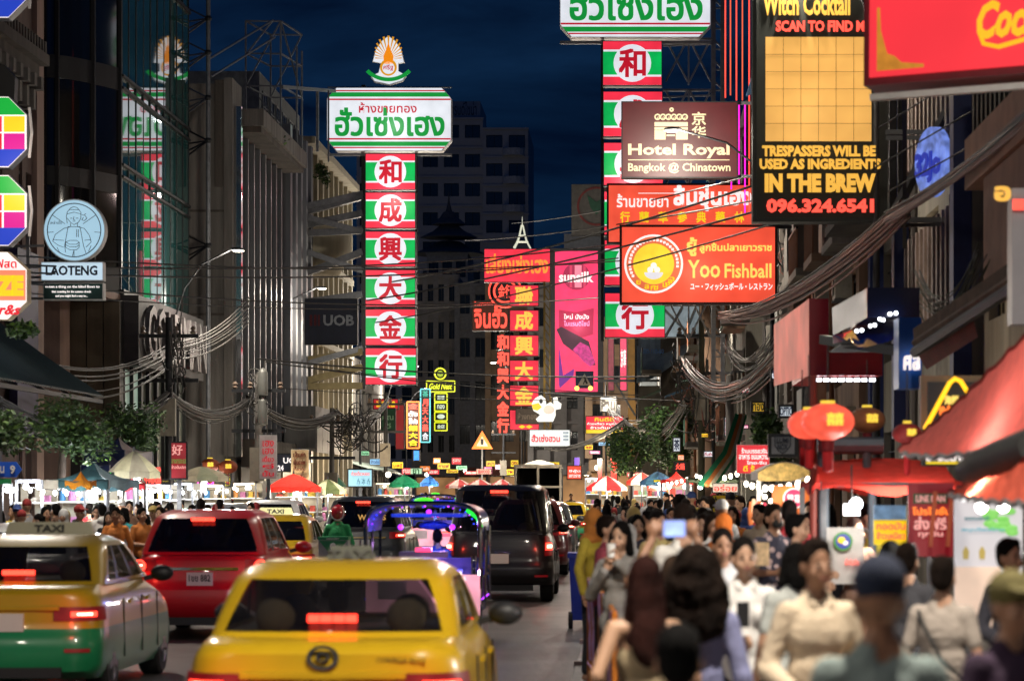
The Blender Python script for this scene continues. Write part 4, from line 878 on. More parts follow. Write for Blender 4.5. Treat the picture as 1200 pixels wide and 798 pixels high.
quick('bank_fascia', 'navy and white bank fascia half hidden between the two hanging banners', 322, 531, 341, 553, 92, mat('navy_board', '#141d34', .5), [('UOB', 332, 536, 352, 543, E_TXTW), ('24', 325.5, 545, 332.5, 551.5, E_TXTW)])
quick('white_vertical_banner', 'white vertical banner with faded red Thai letters on the left pavement', 304, 509.5, 324.5, 561, 80, mat('banner_cloth', (.75, .68, .68), .8), [('เฮง', 308, 516, 321, 523, E_DRED), ('เฮง', 308, 525, 321, 532, E_DRED), ('เตี๋ยว', 308, 534, 321, 541, E_DRED), ('คู่', 308, 543, 321, 549, E_DRED), ('ปั้น', 308, 551, 321, 558, E_DRED)], .04, WHITEP, .01, bold=.01, post=True)
quick('cream_banner', 'cream hanging banner with brown Thai letters over the red umbrella', 341, 526.5, 362, 565, 84, mat('cream_cloth', '#c8ae84', .8), [('เจ้าเก่า', 344, 529, 358, 535, mat('brown_print', '#6a2818')), ('เย็นตาโฟ', 344, 538, 358, 544, mat('brown_print', '#6a2818')), ('เกี๊ยวกุ้ง', 344, 547, 358, 553, mat('brown_print', '#6a2818')), ('รสเด็ด', 344, 556, 358, 562, mat('brown_print', '#6a2818'))], .04, WHITEP, .01, bold=.02, post=True)
quick('blue_menu_lightbox', 'pale blue lit menu box above the parked cars on the left', 407, 549, 437, 571, 88, emi('menu_box', '#a8dcec', .95, .12, 4), [('ก๋วยเตี๋ยวหลอด', 412, 552, 433, 557, E_NEONR), ('☕ 冰 ☕', 418, 560, 434, 568, mat('teal_print', '#207a8a'))], .2, bold=.01, post=True)
quick('red_standing_banner', 'tall red printed banner standing on the left pavement', 199, 517, 220, 562, 62, emi('red_banner_cloth', '#a0202c', .6, .2, 3), [('好', 202, 521, 214, 533, emi('pale_pink', '#f0a8a0', .8, 0)), ('อาหารทะเล', 201.5, 538, 218, 543, emi('dull_green', '#709040', .6, 0)), ('ข้าวต้มปลา', 201.5, 545, 218, 549, emi('pale_pink', '#f0a8a0', .8, 0))], .04, bold=.02, post=True)
t, P = board('red_neon_characters', 'glowing red neon characters between the grey umbrella and yellow strip sign', 170, 547, 189, 567, 60, None, .03)
letters(t, P, '魚鍋燉粉', 170, 547.5, 189, 556, E_NEONR, .05, -.06); letters(t, P, '牛肉火鍋', 170, 558, 189, 566, E_NEONR, .05, -.06)
quick('yellow_strip_sign', 'small yellow strip sign right of the red neon characters', 188, 561, 200, 566.5, 60, emi('ylit', '#e8d820', .95, 0), [('เย็นตาโฟ', 189, 562.2, 199, 565.5, mat('dark_letters', '#383430'))])
t, P = board('magenta_neon_script', 'magenta neon handwriting above the left crowd', 230, 553, 252, 571, 70, None, .02)
letters(t, P, 'Lalalu', 231, 555, 252, 570, E_NEONM, .05, -.06, shear=.3)
quick('yellow_upright_sign', 'upright yellow sign with dark letters right of the magenta neon', 262, 550, 271.5, 571, 68, emi('ylit', '#e8d820', .95, 0), [('หอย', 263, 552, 270.5, 557, mat('dark_letters', '#383430')), ('ทอด', 263, 559, 270.5, 564, mat('dark_letters', '#383430')), ('กุ้ง', 263, 565.5, 270.5, 570, mat('dark_letters', '#383430'))])
t, P = board('green_neon_script', 'small green neon word under the grey umbrella', 120, 553, 134, 562, 56, None, .02)
letters(t, P, 'ร้านเด็ด', 121, 554, 133, 561, E_NEONG, .04, -.05)
quick('green_board', 'green board with pale Thai letters left of the orange neon column', 446, 478, 463.5, 505, 128, mat('green_board', '#145038', .6), [('คุณ', 448, 487, 461, 494, mat('sage_letters', '#8ab89a')), ('วี', 452, 496, 458, 502, mat('sage_letters', '#8ab89a'))])
quick('red_arch_sign', 'red and yellow arch sign under the lowest left striped box', 437, 467, 467, 480, 130, emi('dull_red_lit', '#c02030', .8, .4, 3), [('酒家大樓', 441, 470, 463, 477, E_YEL)])
quick('red_vertical_board', 'plain dark red vertical board right of the green board', 463, 472, 474, 527, 134, emi('dark_red_board', '#8a1a20', .6, .2), [])
quick('lit_shop_sign', 'small green and white lit shop sign far down the left side', 480, 548, 495, 556, 150, E_PALEG, [('ยา', 484, 549.5, 491, 555, mat('green_print', '#207040'))])
quick('pink_lit_sign', 'pink lit shop sign beyond the yellow neon stack', 558, 549, 576, 556, 190, emi('peachlit', '#f0a890', .9, .2), [('SEAFOOD', 560, 550.5, 574, 554.5, E_DRED)])
quick('blue_arrow_neon', 'small blue and pink neon sign below the orange column', 484, 527, 492, 540, 140, emi('bluearrow', '#3080e0', 1, .4, 6), [])
# ---- near left signs
def octo(name, label, cx, cy, w, h, d, cells, edge=STEEL):
    c = px(cx, cy, d); K = d/FPX; W_, H_ = w*K, h*K; t = thing(name, label, 'sign', (c.x, d, c.z), 'octagonal lightboxes at the left edge'); k = W_*.26; kz = H_*.26
    oc = [(-W_/2, -H_/2+kz), (-W_/2+k, -H_/2), (W_/2-k, -H_/2), (W_/2, -H_/2+kz), (W_/2, H_/2-kz), (W_/2-k, H_/2), (-W_/2+k, H_/2), (-W_/2, H_/2-kz)]
    polyp(t, oc, edge, .002, 'casing', .35); polyp(t, [(x*.98, z*.98) for x, z in oc], E_TXTW, -.008, 'face', .008)
    return t, W_, H_, k, kz
def octcells(t, W_, H_, k, kz, up, dn, cols):
    e = .03
    polyp(t, [(-W_/2+k, H_/2-e), (-W_/2+e, H_/2-kz), (W_/2-e, H_/2-kz), (W_/2-k, H_/2-e)], up, -.014, 'panel_print', .005)
    polyp(t, [(-W_/2+k, -H_/2+e), (W_/2-k, -H_/2+e), (W_/2-e, -H_/2+kz), (-W_/2+e, -H_/2+kz)], dn, -.014, 'panel_print', .005)
    n = len(cols)
    for i, cc in enumerate(cols):
        x0 = -W_/2+e+(W_-2*e)*i/n+.02; x1 = -W_/2+e+(W_-2*e)*(i+1)/n-.02
        for j, m in enumerate(cc):
            hh = (H_-2*kz)/len(cc); z1 = H_/2-kz-.03-hh*j; mb = MB(); mb.box((x0, -.014, z1-hh+.03), (x1, -.009, z1), m); mb.build('panel_print', t, shift=False)
UPG = emi('oct_green', '#08a838', .95, .05); RD = emi('oct_red', '#e02030', .95, .05)
for lab, cy in (('upper whole multicoloured octagonal lightbox with green top panel', 155), ('lower multicoloured octagonal lightbox with green top panel', 247), ('multicoloured octagonal lightbox cut by the top edge', -20)):
    t, W_, H_, k, kz = octo('octagon_lightbox', lab, -10, cy, 84, 84, 56, None)
    octcells(t, W_, H_, k, kz, UPG, E_RBLUE, [[RD, E_GREEN], [E_RED, RD], [E_YEL, E_MAG]])
    mb = MB(); mb.tube([(W_/2+.02, .1, -.5), (W_/2+.08, .05, 0), (W_/2+.02, .1, .5)], .03, WHITEP); mb.build('tinsel', t, shift=False)
t, W_, H_, k, kz = octo('octagon_lightbox', 'white octagonal lightbox with orange band and yellow letters', -12, 335, 88, 80, 54, None, mat('cream_casing', '#b8a888', .6))
mb = MB(); mb.box((-W_/2+.05, -.014, -.28), (W_/2-.03, -.009, .3), emi('salmon_band', '#f08868', .95, .1)); mb.build('band', t, shift=False)
mb = MB(); text_into(mb, 'HAZE', -W_*.3, -.2, W_/2-.06, .2, -.03, E_YEL, .08, .02); mb.build('lettering', t, shift=False)
mb = MB(); text_into(mb, 'กาแฟสด', -.2, .34, W_/2-.2, .5, -.03, RD, .02, .02); mb.build('lettering', t, shift=False)
mb = MB(); text_into(mb, 'bar&s', -.1, -.56, W_/2-.12, -.36, -.03, RD, .03, .02, .3); mb.build('lettering', t, shift=False)
glow(56, 5, 200, 50, (1, .8, .7), 1.5)
# black hexagonal sign behind the upper octagon
t = thing('dark_octagon_box', 'dark unlit octagonal box between the coloured lightboxes', 'sign', px(0, 95, 57)); polyp(t, [(-.5, -.5), (.0, -.6), (.24, -.45), (.26, .1), (.05, .35), (-.5, .5)], mat('unlit_panel', '#0c0c0e', .4), .2, 'casing', .3)
# round line-art sign
dl = 62; K = dl/FPX; c0 = px(87, 270, dl)
t = thing('round_portrait_sign', 'round pale blue lightbox with a line drawing of a figure holding a steamer basket', 'sign', (c0.x, dl, c0.z))
T0 = Matrix.Identity(4)
mb = MB(); vs = disc(0, 0, 36.5*K, 40); mb.prism(vs, 0, .3, WHITEP); mb.build('casing', t, shift=False, smooth=40)
mb = MB(); mb.prism(disc(0, 0, 35.2*K, 40), -.012, -.002, E_LBLUE); mb.build('face', t, shift=False)
LN = mat('ink_line', (.008, .02, .05), .6)
mb = MB(); ring(mb, 0, 0, 30.8*K, 31.8*K, -.022, .008, LN, 40)
def pl(pts, w=1.0): 
    for a, b in zip(pts[:-1], pts[1:]): mb.bar((a[0]*K, -.02, a[1]*K), (b[0]*K, -.02, b[1]*K), w*K, LN, .01)
for a in (35, 145, -5, 185, -90): ra = math.radians(a); pl([(math.cos(ra)*(13 if a > 0 and a < 180 else 24), math.sin(ra)*(13 if a > 0 and a < 180 else 24)), (math.cos(ra)*31, math.sin(ra)*31)])
pl([(-8, 8), (-9, 16), (-8, 21), (-4, 26), (0, 27.5), (4, 26), (8, 21), (8, 14), (5, 9), (0, 6.5), (-4, 9), (-8, 14)]); pl([(-8, 19), (0, 21), (8, 19)]); pl([(-6, 24), (6, 24)]); pl([(-4.5, 14), (-2, 14)]); pl([(2, 14), (5, 14)]); pl([(-1.5, 10.5), (1.5, 10.5)]); pl([(0, 16), (-1, 12.5), (1, 12)])
pl([(-4, 8), (-4, 4), (-12, 2), (-22, -5), (-25, -13), (-18, -18), (-12, -20)]); pl([(4, 8), (4, 4), (12, 2), (18, -6), (20, -14), (14, -20)]); pl([(-7, 4), (-11, -18), (-10, -26)]); pl([(7, 4), (11, -18), (14, -27)]); pl([(-7, 4), (7, 4)]); pl([(-25, -11), (-12, -12)]); pl([(12, -12), (20, -11)])
pl([(-10, -14), (-10, -20), (-5, -23), (3, -23), (6, -20), (6, -14), (3, -12), (-5, -12), (-10, -14), (-5, -16.5), (3, -16.5), (6, -14)]); pl([(-10, -17), (-5, -19.5), (3, -19.5), (6, -17)]); pl([(0, -23), (-2, -31)]); pl([(3, 1), (3, -8)]); pl([(5, 1), (5, -8)]); pl([(9, 18), (13, 17), (15, 14), (12, 11), (9, 12), (11, 15)]); pl([(12, 18), (14, 19.5)]); pl([(-20, -20), (-17, -26)]); pl([(20, -18), (17, -25)])
mb.build('line_drawing', t, shift=False)
mb = MB(); text_into(mb, 'เหล่าเต๊ง', -28*K, 7*K, -14*K, 11*K, -.02, mat('faint_ink', '#5c7a8c'), 0, .01); mb.build('lettering', t, shift=False)
quick('name_lightbox', 'white lightbox reading LAOTENG below the round portrait sign', 48, 307, 121, 329, dl, emi('cool_white_panel', '#c4dcec', .92, .06), [('LAOTENG', 54, 311.5, 114.5, 323, LN)], .3, WHITEP, .02)
quick('slogan_board', 'teal slogan board with three lines of small white letters under the name lightbox', 50.5, 331.5, 121, 351.5, dl, mat('teal_board', '#123f3c', .6), [("When a thing on the blind flows to", 53, 334.5, 117, 338.5, E_TXTW), ('that counting for the autumn clouds', 61, 340.5, 107, 344, E_TXTW), ('and you might find a way to...', 65.5, 345.5, 103, 349, E_TXTW)], .3, WHITEP, .02, bold=.01)
t = thing('bracket_frame', 'pale tubular steel brackets holding the round sign and its two boards', 'bracket', px(33, 352, dl))
for q in ((30, 313, 50, 313), (30, 325, 50, 325), (30, 331, 52, 331), (30, 350, 52, 350), (20, 289, 52, 288)):
    mb = MB(); mb.bar(px(q[0]-14, q[1], dl+.15), px(q[2], q[3], dl+.15), .05, STEEL); mb.build('arm', t)
mb = MB(); mb.bar(px(33, 353, dl+.2), px(33, 250, dl+.2), .07, STEEL); mb.build('post', t)
# blue arrow street sign
t = thing('street_arrow_sign', 'blue arrow shaped street sign with number 9 over a green strip', 'street sign', px(10, 550, 46)); K = 46/FPX
polyp(t, [(-26*K, -9*K), (9*K, -9*K), (15.5*K, 0), (9*K, 9*K), (-26*K, 9*K)], mat('street_blue', '#1656c8', .5, 0, .05), 0, 'plate', .03)
mb = MB(); text_into(mb, '9', 4*K-.03, -5*K, 8*K, 5*K, -.01, WHITEP, .03, .01); text_into(mb, 'ถนน', -22*K, -4*K, -5*K, 4*K, -.01, WHITEP, .02, .01); mb.build('lettering', t, shift=False)
polyp(t, [(-26*K, -17*K), (3*K, -17*K), (3*K, -11*K), (-26*K, -11*K)], mat('street_green', '#1c8a4c', .5), 0, 'lower_plate', .03)
mb = MB(); mb.tube([(-12*K, .08, -1.85-wpos(t).z+1.98), (-12*K, .08, .3)], .05, STEEL, 8); mb.build('post', t, shift=False)
# ================================================================ VEHICLES
TYRE = mat('tyre_rubber', (.012, .012, .012), .85, 0, .2, 20, .2)
RIM = mat('alloy_rim', '#8a8c90', .3, .9, .1)
def paint(name, col): return mat(name, col, .34, 0, .06, 2, coat=.4)
P_YEL = paint('taxi_yellow_paint', (.46, .29, .006)); P_GRN = paint('taxi_green_paint', (.01, .22, .08)); P_RED = paint('red_metallic_paint', (.52, .008, .016))
P_BLK = paint('black_car_paint', (.008, .008, .011)); P_SIL = paint('silver_car_paint', (.30, .31, .32)); P_GRY = paint('dark_grey_car_paint', (.05, .055, .06))
P_WHT = paint('white_car_paint', (.6, .6, .6)); P_MAR = paint('maroon_car_paint', (.1, .012, .015))
CARGL = glassmat('car_window_glass', (.004, .004, .005), .74, .03, .7); CARGLD = glassmat('dark_car_glass', (.003, .003, .004), .93, .03, .7)
SEAT = mat('seat_cloth', '#2a2622', .9); HEADREST = mat('headrest_beige', '#8a7c60', .9)
CHROME = mat('chrome', '#c8ccd0', .08, 1, .02); PLATE = mat('plate_white', (.62, .6, .55), .5, 0, .05); LENS = emi('red_lens', '#780a10', .5, .3, 8)
LENSC = mat('clear_lens', '#8c8480', .1, .2, .1, coat=1)
def interp(tab, z):
    if z <= tab[0][0]: return tab[0][1]
    for (a, va), (b, vb) in zip(tab[:-1], tab[1:]):
        if z <= b: t = (z-a)/(b-a); t = t*t*(3-2*t)*.35+t*.65; return va+(vb-va)*t
    return tab[-1][1]
def ringpts(w, y0, y1, cr, cf, nside=14, nrear=10, nc=5, bulge=.05):
    """plan outline of the car: half width w, rear y0, front y1, rear/front corner radii; starts at rear centre, goes to the right side"""
    P = []
    for i in range(nrear): x = (w-cr)*i/nrear; P.append((x, y0+bulge*(x/w)**2))
    yb = y0+bulge*((w-cr)/w)**2
    for i in range(nc): a = -PI/2+PI/2*i/nc; P.append((w-cr+cr*math.cos(a), yb+cr+cr*math.sin(a)))
    for i in range(nside): P.append((w, yb+cr+(y1-cf-yb-cr)*i/nside))
    for i in range(nc): a = PI/2*i/nc; P.append((w-cf+cf*math.cos(a), y1-cf+cf*math.sin(a)))
    for i in range(nrear+1): P.append(((w-cf)*(1-i/nrear), y1))
    full = P+[(-x, y) for x, y in reversed(P[1:-1])]
    return full, len(P)
def make_car(name, label, cat, loc, paint_m, L=4.6, Wd=1.75, H=1.47, belt=.93, kind='sedan', low=None, hr=False, glass=CARGL, brake=True, group=None, rz=0):
    """low: second paint for the lower body"""
    t = thing(name, label, cat, loc, group, rz); w = Wd/2; low = low or paint_m
    bk = lambda mb, n, p=t, sm=35, **k: mb.build(n, p, smooth=sm, shift=False, **k)
    deck = belt+(.08 if kind == 'sedan' else .0)
    # ---- lower body: stacked plan rings, silhouette of the rear and front
    if kind == 'sedan':
        yr = [(.18, .16), (.26, .03), (.40, -.01), (.56, 0), (.66, .06), (.80, .07), (.98, .08), (1.03, .13), (1.06, .3)]; zt = 1.06
    elif kind == 'suv':
        yr = [(.24, .2), (.34, .05), (.5, -.02), (.66, .0), (.74, .07), (.9, .09), (1.05, .12), (1.1, .16), (1.12, .25)]; zt = 1.12
    else:
        yr = [(.3, .15), (.42, .02), (.6, 0), (.7, .05), (.9, .05), (1.1, .07), (1.18, .09), (1.2, .14)]; zt = 1.2
    yf = [(.18, L-.25), (.3, L-.03), (.5, L), (.7, L-.06), (.8, L-.25), (zt, L-1.2)]
    wz = [(.18, w-.07), (.3, w-.01), (.5, w), (.8, w-.015), (.93, w-.04), (zt, w-.11)]
    zs = [yr[0][0], .22, .26, .33, .40, .48, .56, .61, .66, .73, .80, .88, .94, .98, 1.03, 1.06]+([1.1, 1.12] if kind == 'suv' else [1.12, 1.18, 1.2] if kind == 'van' else [])
    zs = [z for z in zs if z >= yr[0][0]-1e-6]
    mb = MB(); rings = []
    for z in zs:
        P, half = ringpts(interp(wz, z), interp(yr, z), interp(yf, z), .30, .55); rings.append([(x, y, z) for x, y in P])
    n = len(rings[0])
    fs_lo, fs_hi = [], []
    V = [p for r in rings for p in r]
    for i in range(len(rings)-1):
        (fs_lo if zs[i] < .655 else fs_hi).extend([(i*n+j, i*n+(j+1) % n, (i+1)*n+(j+1) % n, (i+1)*n+j) for j in range(n)])
    k0 = mb.mi(low); mb.v = list(V); mb.f = fs_lo+fs_hi; mb.m = [k0]*len(fs_lo)+[mb.mi(paint_m)]*len(fs_hi)
    mb.f.append(tuple(reversed(range(n)))); mb.m.append(mb.mi(BLACKPL)); mb.f.append(tuple(range((len(rings)-1)*n, len(rings)*n))); mb.m.append(mb.mi(paint_m))
    body = bk(mb, 'body')
    # wheel arches cut out of the body
    rw = .33 if kind == 'sedan' else .37; ya, yb_ = (.85, L-.85); cuts = []
    cm = MB()
    for y in (ya, yb_):
        for sx in (-1, 1):
            T = Matrix.Translation((sx*(w-.1), y, rw)) @ Matrix.Rotation(PI/2, 4, 'Y'); c = MB(); c.lathe([(rw+.06, -.2), (rw+.06, .2)], BLACKPL, n=24); c.v = [tuple(T@Vector(v)) for v in c.v]
            cm.add(c.v, c.f, BLACKPL)
    co = cm.build('cutter', shift=False); md = body.modifiers.new('arch', 'BOOLEAN'); md.object = co; md.operation = 'DIFFERENCE'; md.solver = 'EXACT'; md.material_mode = 'TRANSFER'
    bpy.context.view_layer.update(); dg = bpy.context.evaluated_depsgraph_get(); me = bpy.data.meshes.new_from_object(body.evaluated_get(dg)); body.modifiers.clear(); body.data = me; bpy.data.objects.remove(co)
    wm = MB(); wm.lathe([(rw*.55, -.11), (rw*.9, -.115), (rw, -.09), (rw, .09), (rw*.9, .115), (rw*.55, .11)], TYRE, n=24); RY = Matrix.Rotation(PI/2, 4, 'Y'); wm.v = [tuple(RY@Vector(v)) for v in wm.v]
    rm = MB(); rm.lathe([(rw*.62, .09), (rw*.6, .12), (rw*.5, .1), (rw*.15, .08), (.03, .1)], RIM, n=20)
    for a in range(5): rm.box((-.03, -.03, .085), (rw*.58, .03, .125), RIM) if a == 0 else rm.add([tuple(Matrix.Rotation(a*2*PI/5, 4, 'Z')@Vector(v)) for v in [(-.03, -.03, .085), (rw*.58, -.03, .085), (rw*.58, .03, .085), (-.03, .03, .085), (-.03, -.03, .125), (rw*.58, -.03, .125), (rw*.58, .03, .125), (-.03, .03, .125)]], [(0, 3, 2, 1), (4, 5, 6, 7), (0, 1, 5, 4), (1, 2, 6, 5), (2, 3, 7, 6), (3, 0, 4, 7)], RIM)
    rm.v = [tuple(RY@Vector(v)) for v in rm.v]
    wo = None
    for y in (ya, yb_):
        for sx in (-1, 1):
            if wo is None: wo = bk(wm, 'wheel'); ro = rm.build('rim', wo, shift=False); o, r = wo, ro
            else: o = link('wheel', wo.data, t); r = link('rim', ro.data, o)
            o.location = (sx*(w-.13), y, rw); o.rotation_euler = (0, 0, 0 if sx > 0 else PI)
    # ---- greenhouse
    if kind == 'sedan': g0, g1, gt0, gt1 = .50, L-1.15, 1.05, L-2.05; wb, wt = w-.09, w-.20
    elif kind == 'suv': g0, g1, gt0, gt1 = .16, L-1.25, .42, L-1.95; wb, wt = w-.10, w-.26
    else: g0, g1, gt0, gt1 = .10, L-1.15, .28, L-1.75; wb, wt = w-.08, w-.19
    zb, ztp = zt-.01, H; nz = 10; rings = []; zz = [zb, zb+.04]+[zb+.04+(ztp-.09-zb-.04)*i/6 for i in range(1, 7)]+[ztp-.05, ztp-.02, ztp]
    for z in zz:
        u = (z-zb)/(ztp-zb); e = max(0, (z-(ztp-.11))/.11); s = u**.9; sh = e*e*.22
        P, half = ringpts(wb+(wt-wb)*u**1.3-sh*.6, g0+(gt0-g0)*s+sh, g1+(gt1-g1)*s-sh, .22+.12*u, .26+.12*u, bulge=.11); rings.append([(x, y, z+e*.02) for x, y in P])
    n = len(rings[0]); hf = half; V = [p for r in rings for p in r]
    nr, nc, ns = 10, 5, 14
    def zone(j):
        k = j if j < hf-1 else (n-1-j)
        if k < nr+2: return 'rear_window'
        if k < nr+nc: return None
        s = k-nr-nc
        if s < ns:
            if s in (0,): return None if kind == 'sedan' else 'quarter'
            if s in (4, 9): return 'pillar'
            if s == 13: return None
            return 'side_window'
        if s < ns+nc: return None
        return 'windscreen'
    body_f, win = [], {}
    for i in range(len(rings)-1):
        for j in range(n):
            f = (i*n+j, i*n+(j+1) % n, (i+1)*n+(j+1) % n, (i+1)*n+j); zn = zone(j); inw = 1 <= i <= 6
            if inw and zn in ('rear_window', 'side_window', 'windscreen'): win.setdefault((zn, j < hf-1) if zn == 'side_window' else (zn, 0), []).append(f)
            elif inw and zn == 'pillar': win.setdefault(('window_pillar', (j < hf-1, (j if j < hf-1 else n-1-j))), []).append(f)
            else: body_f.append(f)
    mb = MB(); mb.v = list(V); mb.f = body_f+[tuple(range((len(rings)-1)*n, len(rings)*n))]; mb.m = [mb.mi(paint_m)]*len(mb.f); roof = bk(mb, 'roof')
    for (zn, sd), fs in win.items():
        mb = MB(); idx = sorted({i for f in fs for i in f}); mp_ = {v: q for q, v in enumerate(idx)}
        cx = Vector((0, L/2, zb)); vs = []
        for v in idx:
            p = Vector(V[v]); d = Vector((p.x/(w*w), (p.y-L/2)/(L*L), 0)).normalized(); vs.append(p-d*.012)
        mb.add(vs, [tuple(mp_[i] for i in f) for f in fs], BLACKPL if zn == 'window_pillar' else glass)
        bk(mb, zn)
    # black surround of the rear window
    # interior
    si = MB()
    for sx in (-.38, .38):
        si.box((sx-.25, L*.42, .35), (sx+.25, L*.42+.14, 1.0), SEAT)
    si.box((-wt+.05, g0+.55, .35), (wt-.05, g0+.72, .98 if kind == 'sedan' else 1.0), SEAT); si.build('seats', t, shift=False)
    hm = MB(); hm.ball((0, 0, 0), (.13, .07, .12), HEADREST, 12, 8); ho = None
    for x, y in ((-.38, L*.42+.05), (.38, L*.42+.05), (-.42, g0+.62), (.42, g0+.62)):
        if ho is None: ho = bk(hm, 'headrest'); o = ho
        else: o = link('headrest', ho.data, t)
        o.location = (x, y, 1.16 if kind == 'sedan' else 1.25)
    # ---- tail lamps
    za = {'sedan': .80, 'suv': .98, 'van': .98}[kind]; lh = {'sedan': .065, 'suv': .07, 'van': .17}[kind]; lw = {'sedan': .42, 'suv': .33, 'van': .13}[kind]
    for sx in (-1, 1):
        def pt(x, z, off): 
            ww = interp(wz, z); y0 = interp(yr, z); cr = .30; ax = min(abs(x), ww)
            bl = .05*((ww-cr)/ww)**2
            if ax <= ww-cr: y = y0+.05*(ax/ww)**2
            else: q = (ax-(ww-cr))/cr; y = y0+bl+cr-cr*math.sqrt(max(0, 1-q*q))
            nx = 0 if ax <= ww-cr else (ax-(ww-cr))/cr; ny = -math.sqrt(max(0, 1-nx*nx)); return (sx*(ax+nx*off), y+ny*off, z)
        def patch(x0, x1, z0, z1, off, m, nx_=8):
            q = MB(); g = []
            for a in range(4):
                z = z0+(z1-z0)*a/3; g.append([pt(x0+(x1-x0)*b/nx_, z, off) for b in range(nx_+1)])
            q.sheet(g, m); r = q
            gb = [[pt(x0+(x1-x0)*b/nx_, z0, o_) for b in range(nx_+1)] for o_ in (0, off)]; r.sheet(gb, m)
            gb = [[pt(x0+(x1-x0)*b/nx_, z1, o_) for b in range(nx_+1)] for o_ in (off, 0)]; r.sheet(gb, m); return r
        xo = w-.012 if kind != 'van' else w-.03
        q = patch(xo-lw, xo, za-lh, za+lh, .018, LENS); tl = bk(q, 'tail_lamp')
        if brake:
            q = patch(xo-lw*.62 if kind != 'van' else xo-lw+.01, xo-lw*.14, za-lh*.42, za+lh*.3, .03, E_TAIL); le = q.build('lit_element', tl, shift=False)
            q = patch(xo-lw*.5 if kind != 'van' else xo-lw+.03, xo-lw*.22, za-lh*.2, za+lh*.1, .036, emi('tail_lamp_core', '#ffb8a0', 7, 0)); q.build('lit_core', tl, shift=False)
            if loc[1] < 60: lamp('tail_light_spill', 'POINT', Vector(loc)+Vector((sx*(w-.2), -.22, za)), 2.6, (1, .07, .04), .04, t)
        q = patch(w-.32, w-.1, .44, .475, .012, LENS); bk(q, 'reflector')
    zp = {'sedan': .72, 'suv': .80, 'van': .76}[kind]
    yp = interp(yr, zp)-.02
    mb = MB(); mb.box((-.17, yp-.012, zp-.085), (.17, yp+.03, zp+.085), PLATE); pl_ = mb.build('number_plate', t, shift=False)
    if kind != 'van': mb = MB(); mb.box((-.5, interp(yr, zp+.12)-.03, zp+.115), (.5, interp(yr, zp+.12)+.05, zp+.15), CHROME if kind != 'sedan' else paint_m); bk(mb, 'trim_bar')
    if hr:
        q = MB(); z = H-.12 if kind != 'sedan' else zt+.09; y = gt0-.07 if kind != 'sedan' else g0+.13
        for i in range(4): q.box((-.15+i*.078, y-.05, z), (-.15+i*.078+.066, y+.02, z+.045), E_TAIL)
        q.build('high_brake_light', t, shift=False)
    mb = MB(); zb2 = .3; g = [[pt2 for pt2 in ()]]
    mb = MB(); mb.box((-w+.35, interp(yr, .3)-.015, .2), (w-.35, interp(yr, .3)+.08, .30), BLACKPL); bk(mb, 'bumper_insert')
    for sx in (-1, 1):
        mb = MB(); mb.ball((sx*(w+.1), L-1.62, zt+.04), (.12, .08, .085), paint_m if kind == 'suv' else BLACKPL, 12, 8); mb.bar((sx*(w-.09), L-1.6, zt-.02), (sx*(w+.04), L-1.6, zt+.01), .05, BLACKPL); bk(mb, 'door_mirror')
    # door seams and handles
    for sx in (-1, 1):
        q = MB()
        for y in (L*.30, L*.52, L*.72): q.bar((sx*(w+.001), y, .33), (sx*(w-.01), y, .9), .012, BLACKPL)
        q.build('door_seam', t, shift=False)
        for y in (L*.34, L*.56): q = MB(); q.bar((sx*(w+.012), y, .86), (sx*(w+.012), y+.17, .87), .03, CHROME if kind == 'suv' else paint_m); q.build('door_handle', t, shift=False)
    return t
def plate_text(t, s, z, y):
    mb = MB(); text_into(mb, s, -.14, z-.03, .14, z+.055, y, mat('plate_ink', '#2a2422'), .03, .006); mb.build('plate_lettering', t, shift=False)
def taxi_sign(t, y, z, m, tm, label=None, W_=.62):
    mb = MB(); mb.add([(-W_/2, y-.07, z), (W_/2, y-.07, z), (W_/2, y+.07, z), (-W_/2, y+.07, z), (-W_/2+.04, y-.03, z+.13), (W_/2-.04, y-.03, z+.13), (W_/2-.04, y+.03, z+.13), (-W_/2+.04, y+.03, z+.13)], [(0, 3, 2, 1), (4, 5, 6, 7), (0, 1, 5, 4), (1, 2, 6, 5), (2, 3, 7, 6), (3, 0, 4, 7)], m)
    o = mb.build('taxi_sign', t, shift=False); T = Matrix.Translation((0, y-.053, z+.065)) @ Matrix.Rotation(-.3, 4, 'X')
    mb = MB(); text_into(mb, 'TAXI', -.15, -.04, .15, .035, -.006, tm, .03, .01, T=T); mb.build('lettering', o, shift=False); return o
TXM = mat('taxi_box_cream', '#b8b498', .4, 0, .05); TXI = mat('taxi_ink', '#3a3a34', .6)
# near yellow taxi
c = make_car('taxi', 'plain yellow taxi at the bottom of the picture with a lit brake bar', 'taxi', (-1.86, 16.9, 0), P_YEL, L=4.62, Wd=1.74, H=1.49, kind='sedan', hr=True)
mb = MB(); ring(mb, 0, 0, .055, .075, .035, .02, CHROME, 20); ring(mb, 0, .005, .02, .032, .035, .02, CHROME, 16); o = mb.build('emblem', c, shift=False); o.location = (0, .02, .96); o.scale = (1.3, 1, 1)
mb = MB(); text_into(mb, 'COROLLA ALTIS', .32, .93, .62, .96, .09, mat('badge_grey', '#6a5a20', .4), .01, .006); mb.build('badge', c, shift=False)
taxi_sign(c, 1.8, 1.47, mat('taxi_box_dull', '#4c4e40', .5), TXI, W_=.34)
# green-yellow taxi
c = make_car('taxi', 'green and yellow taxi cut off by the left edge', 'taxi', (-5.88, 26.4, 0), P_YEL, L=4.62, Wd=1.76, H=1.5, kind='sedan', low=P_GRN, hr=True)
taxi_sign(c, 2.1, 1.51, TXM, TXI, W_=.9); plate_text(c, 'ทษ 402', .72, .055)
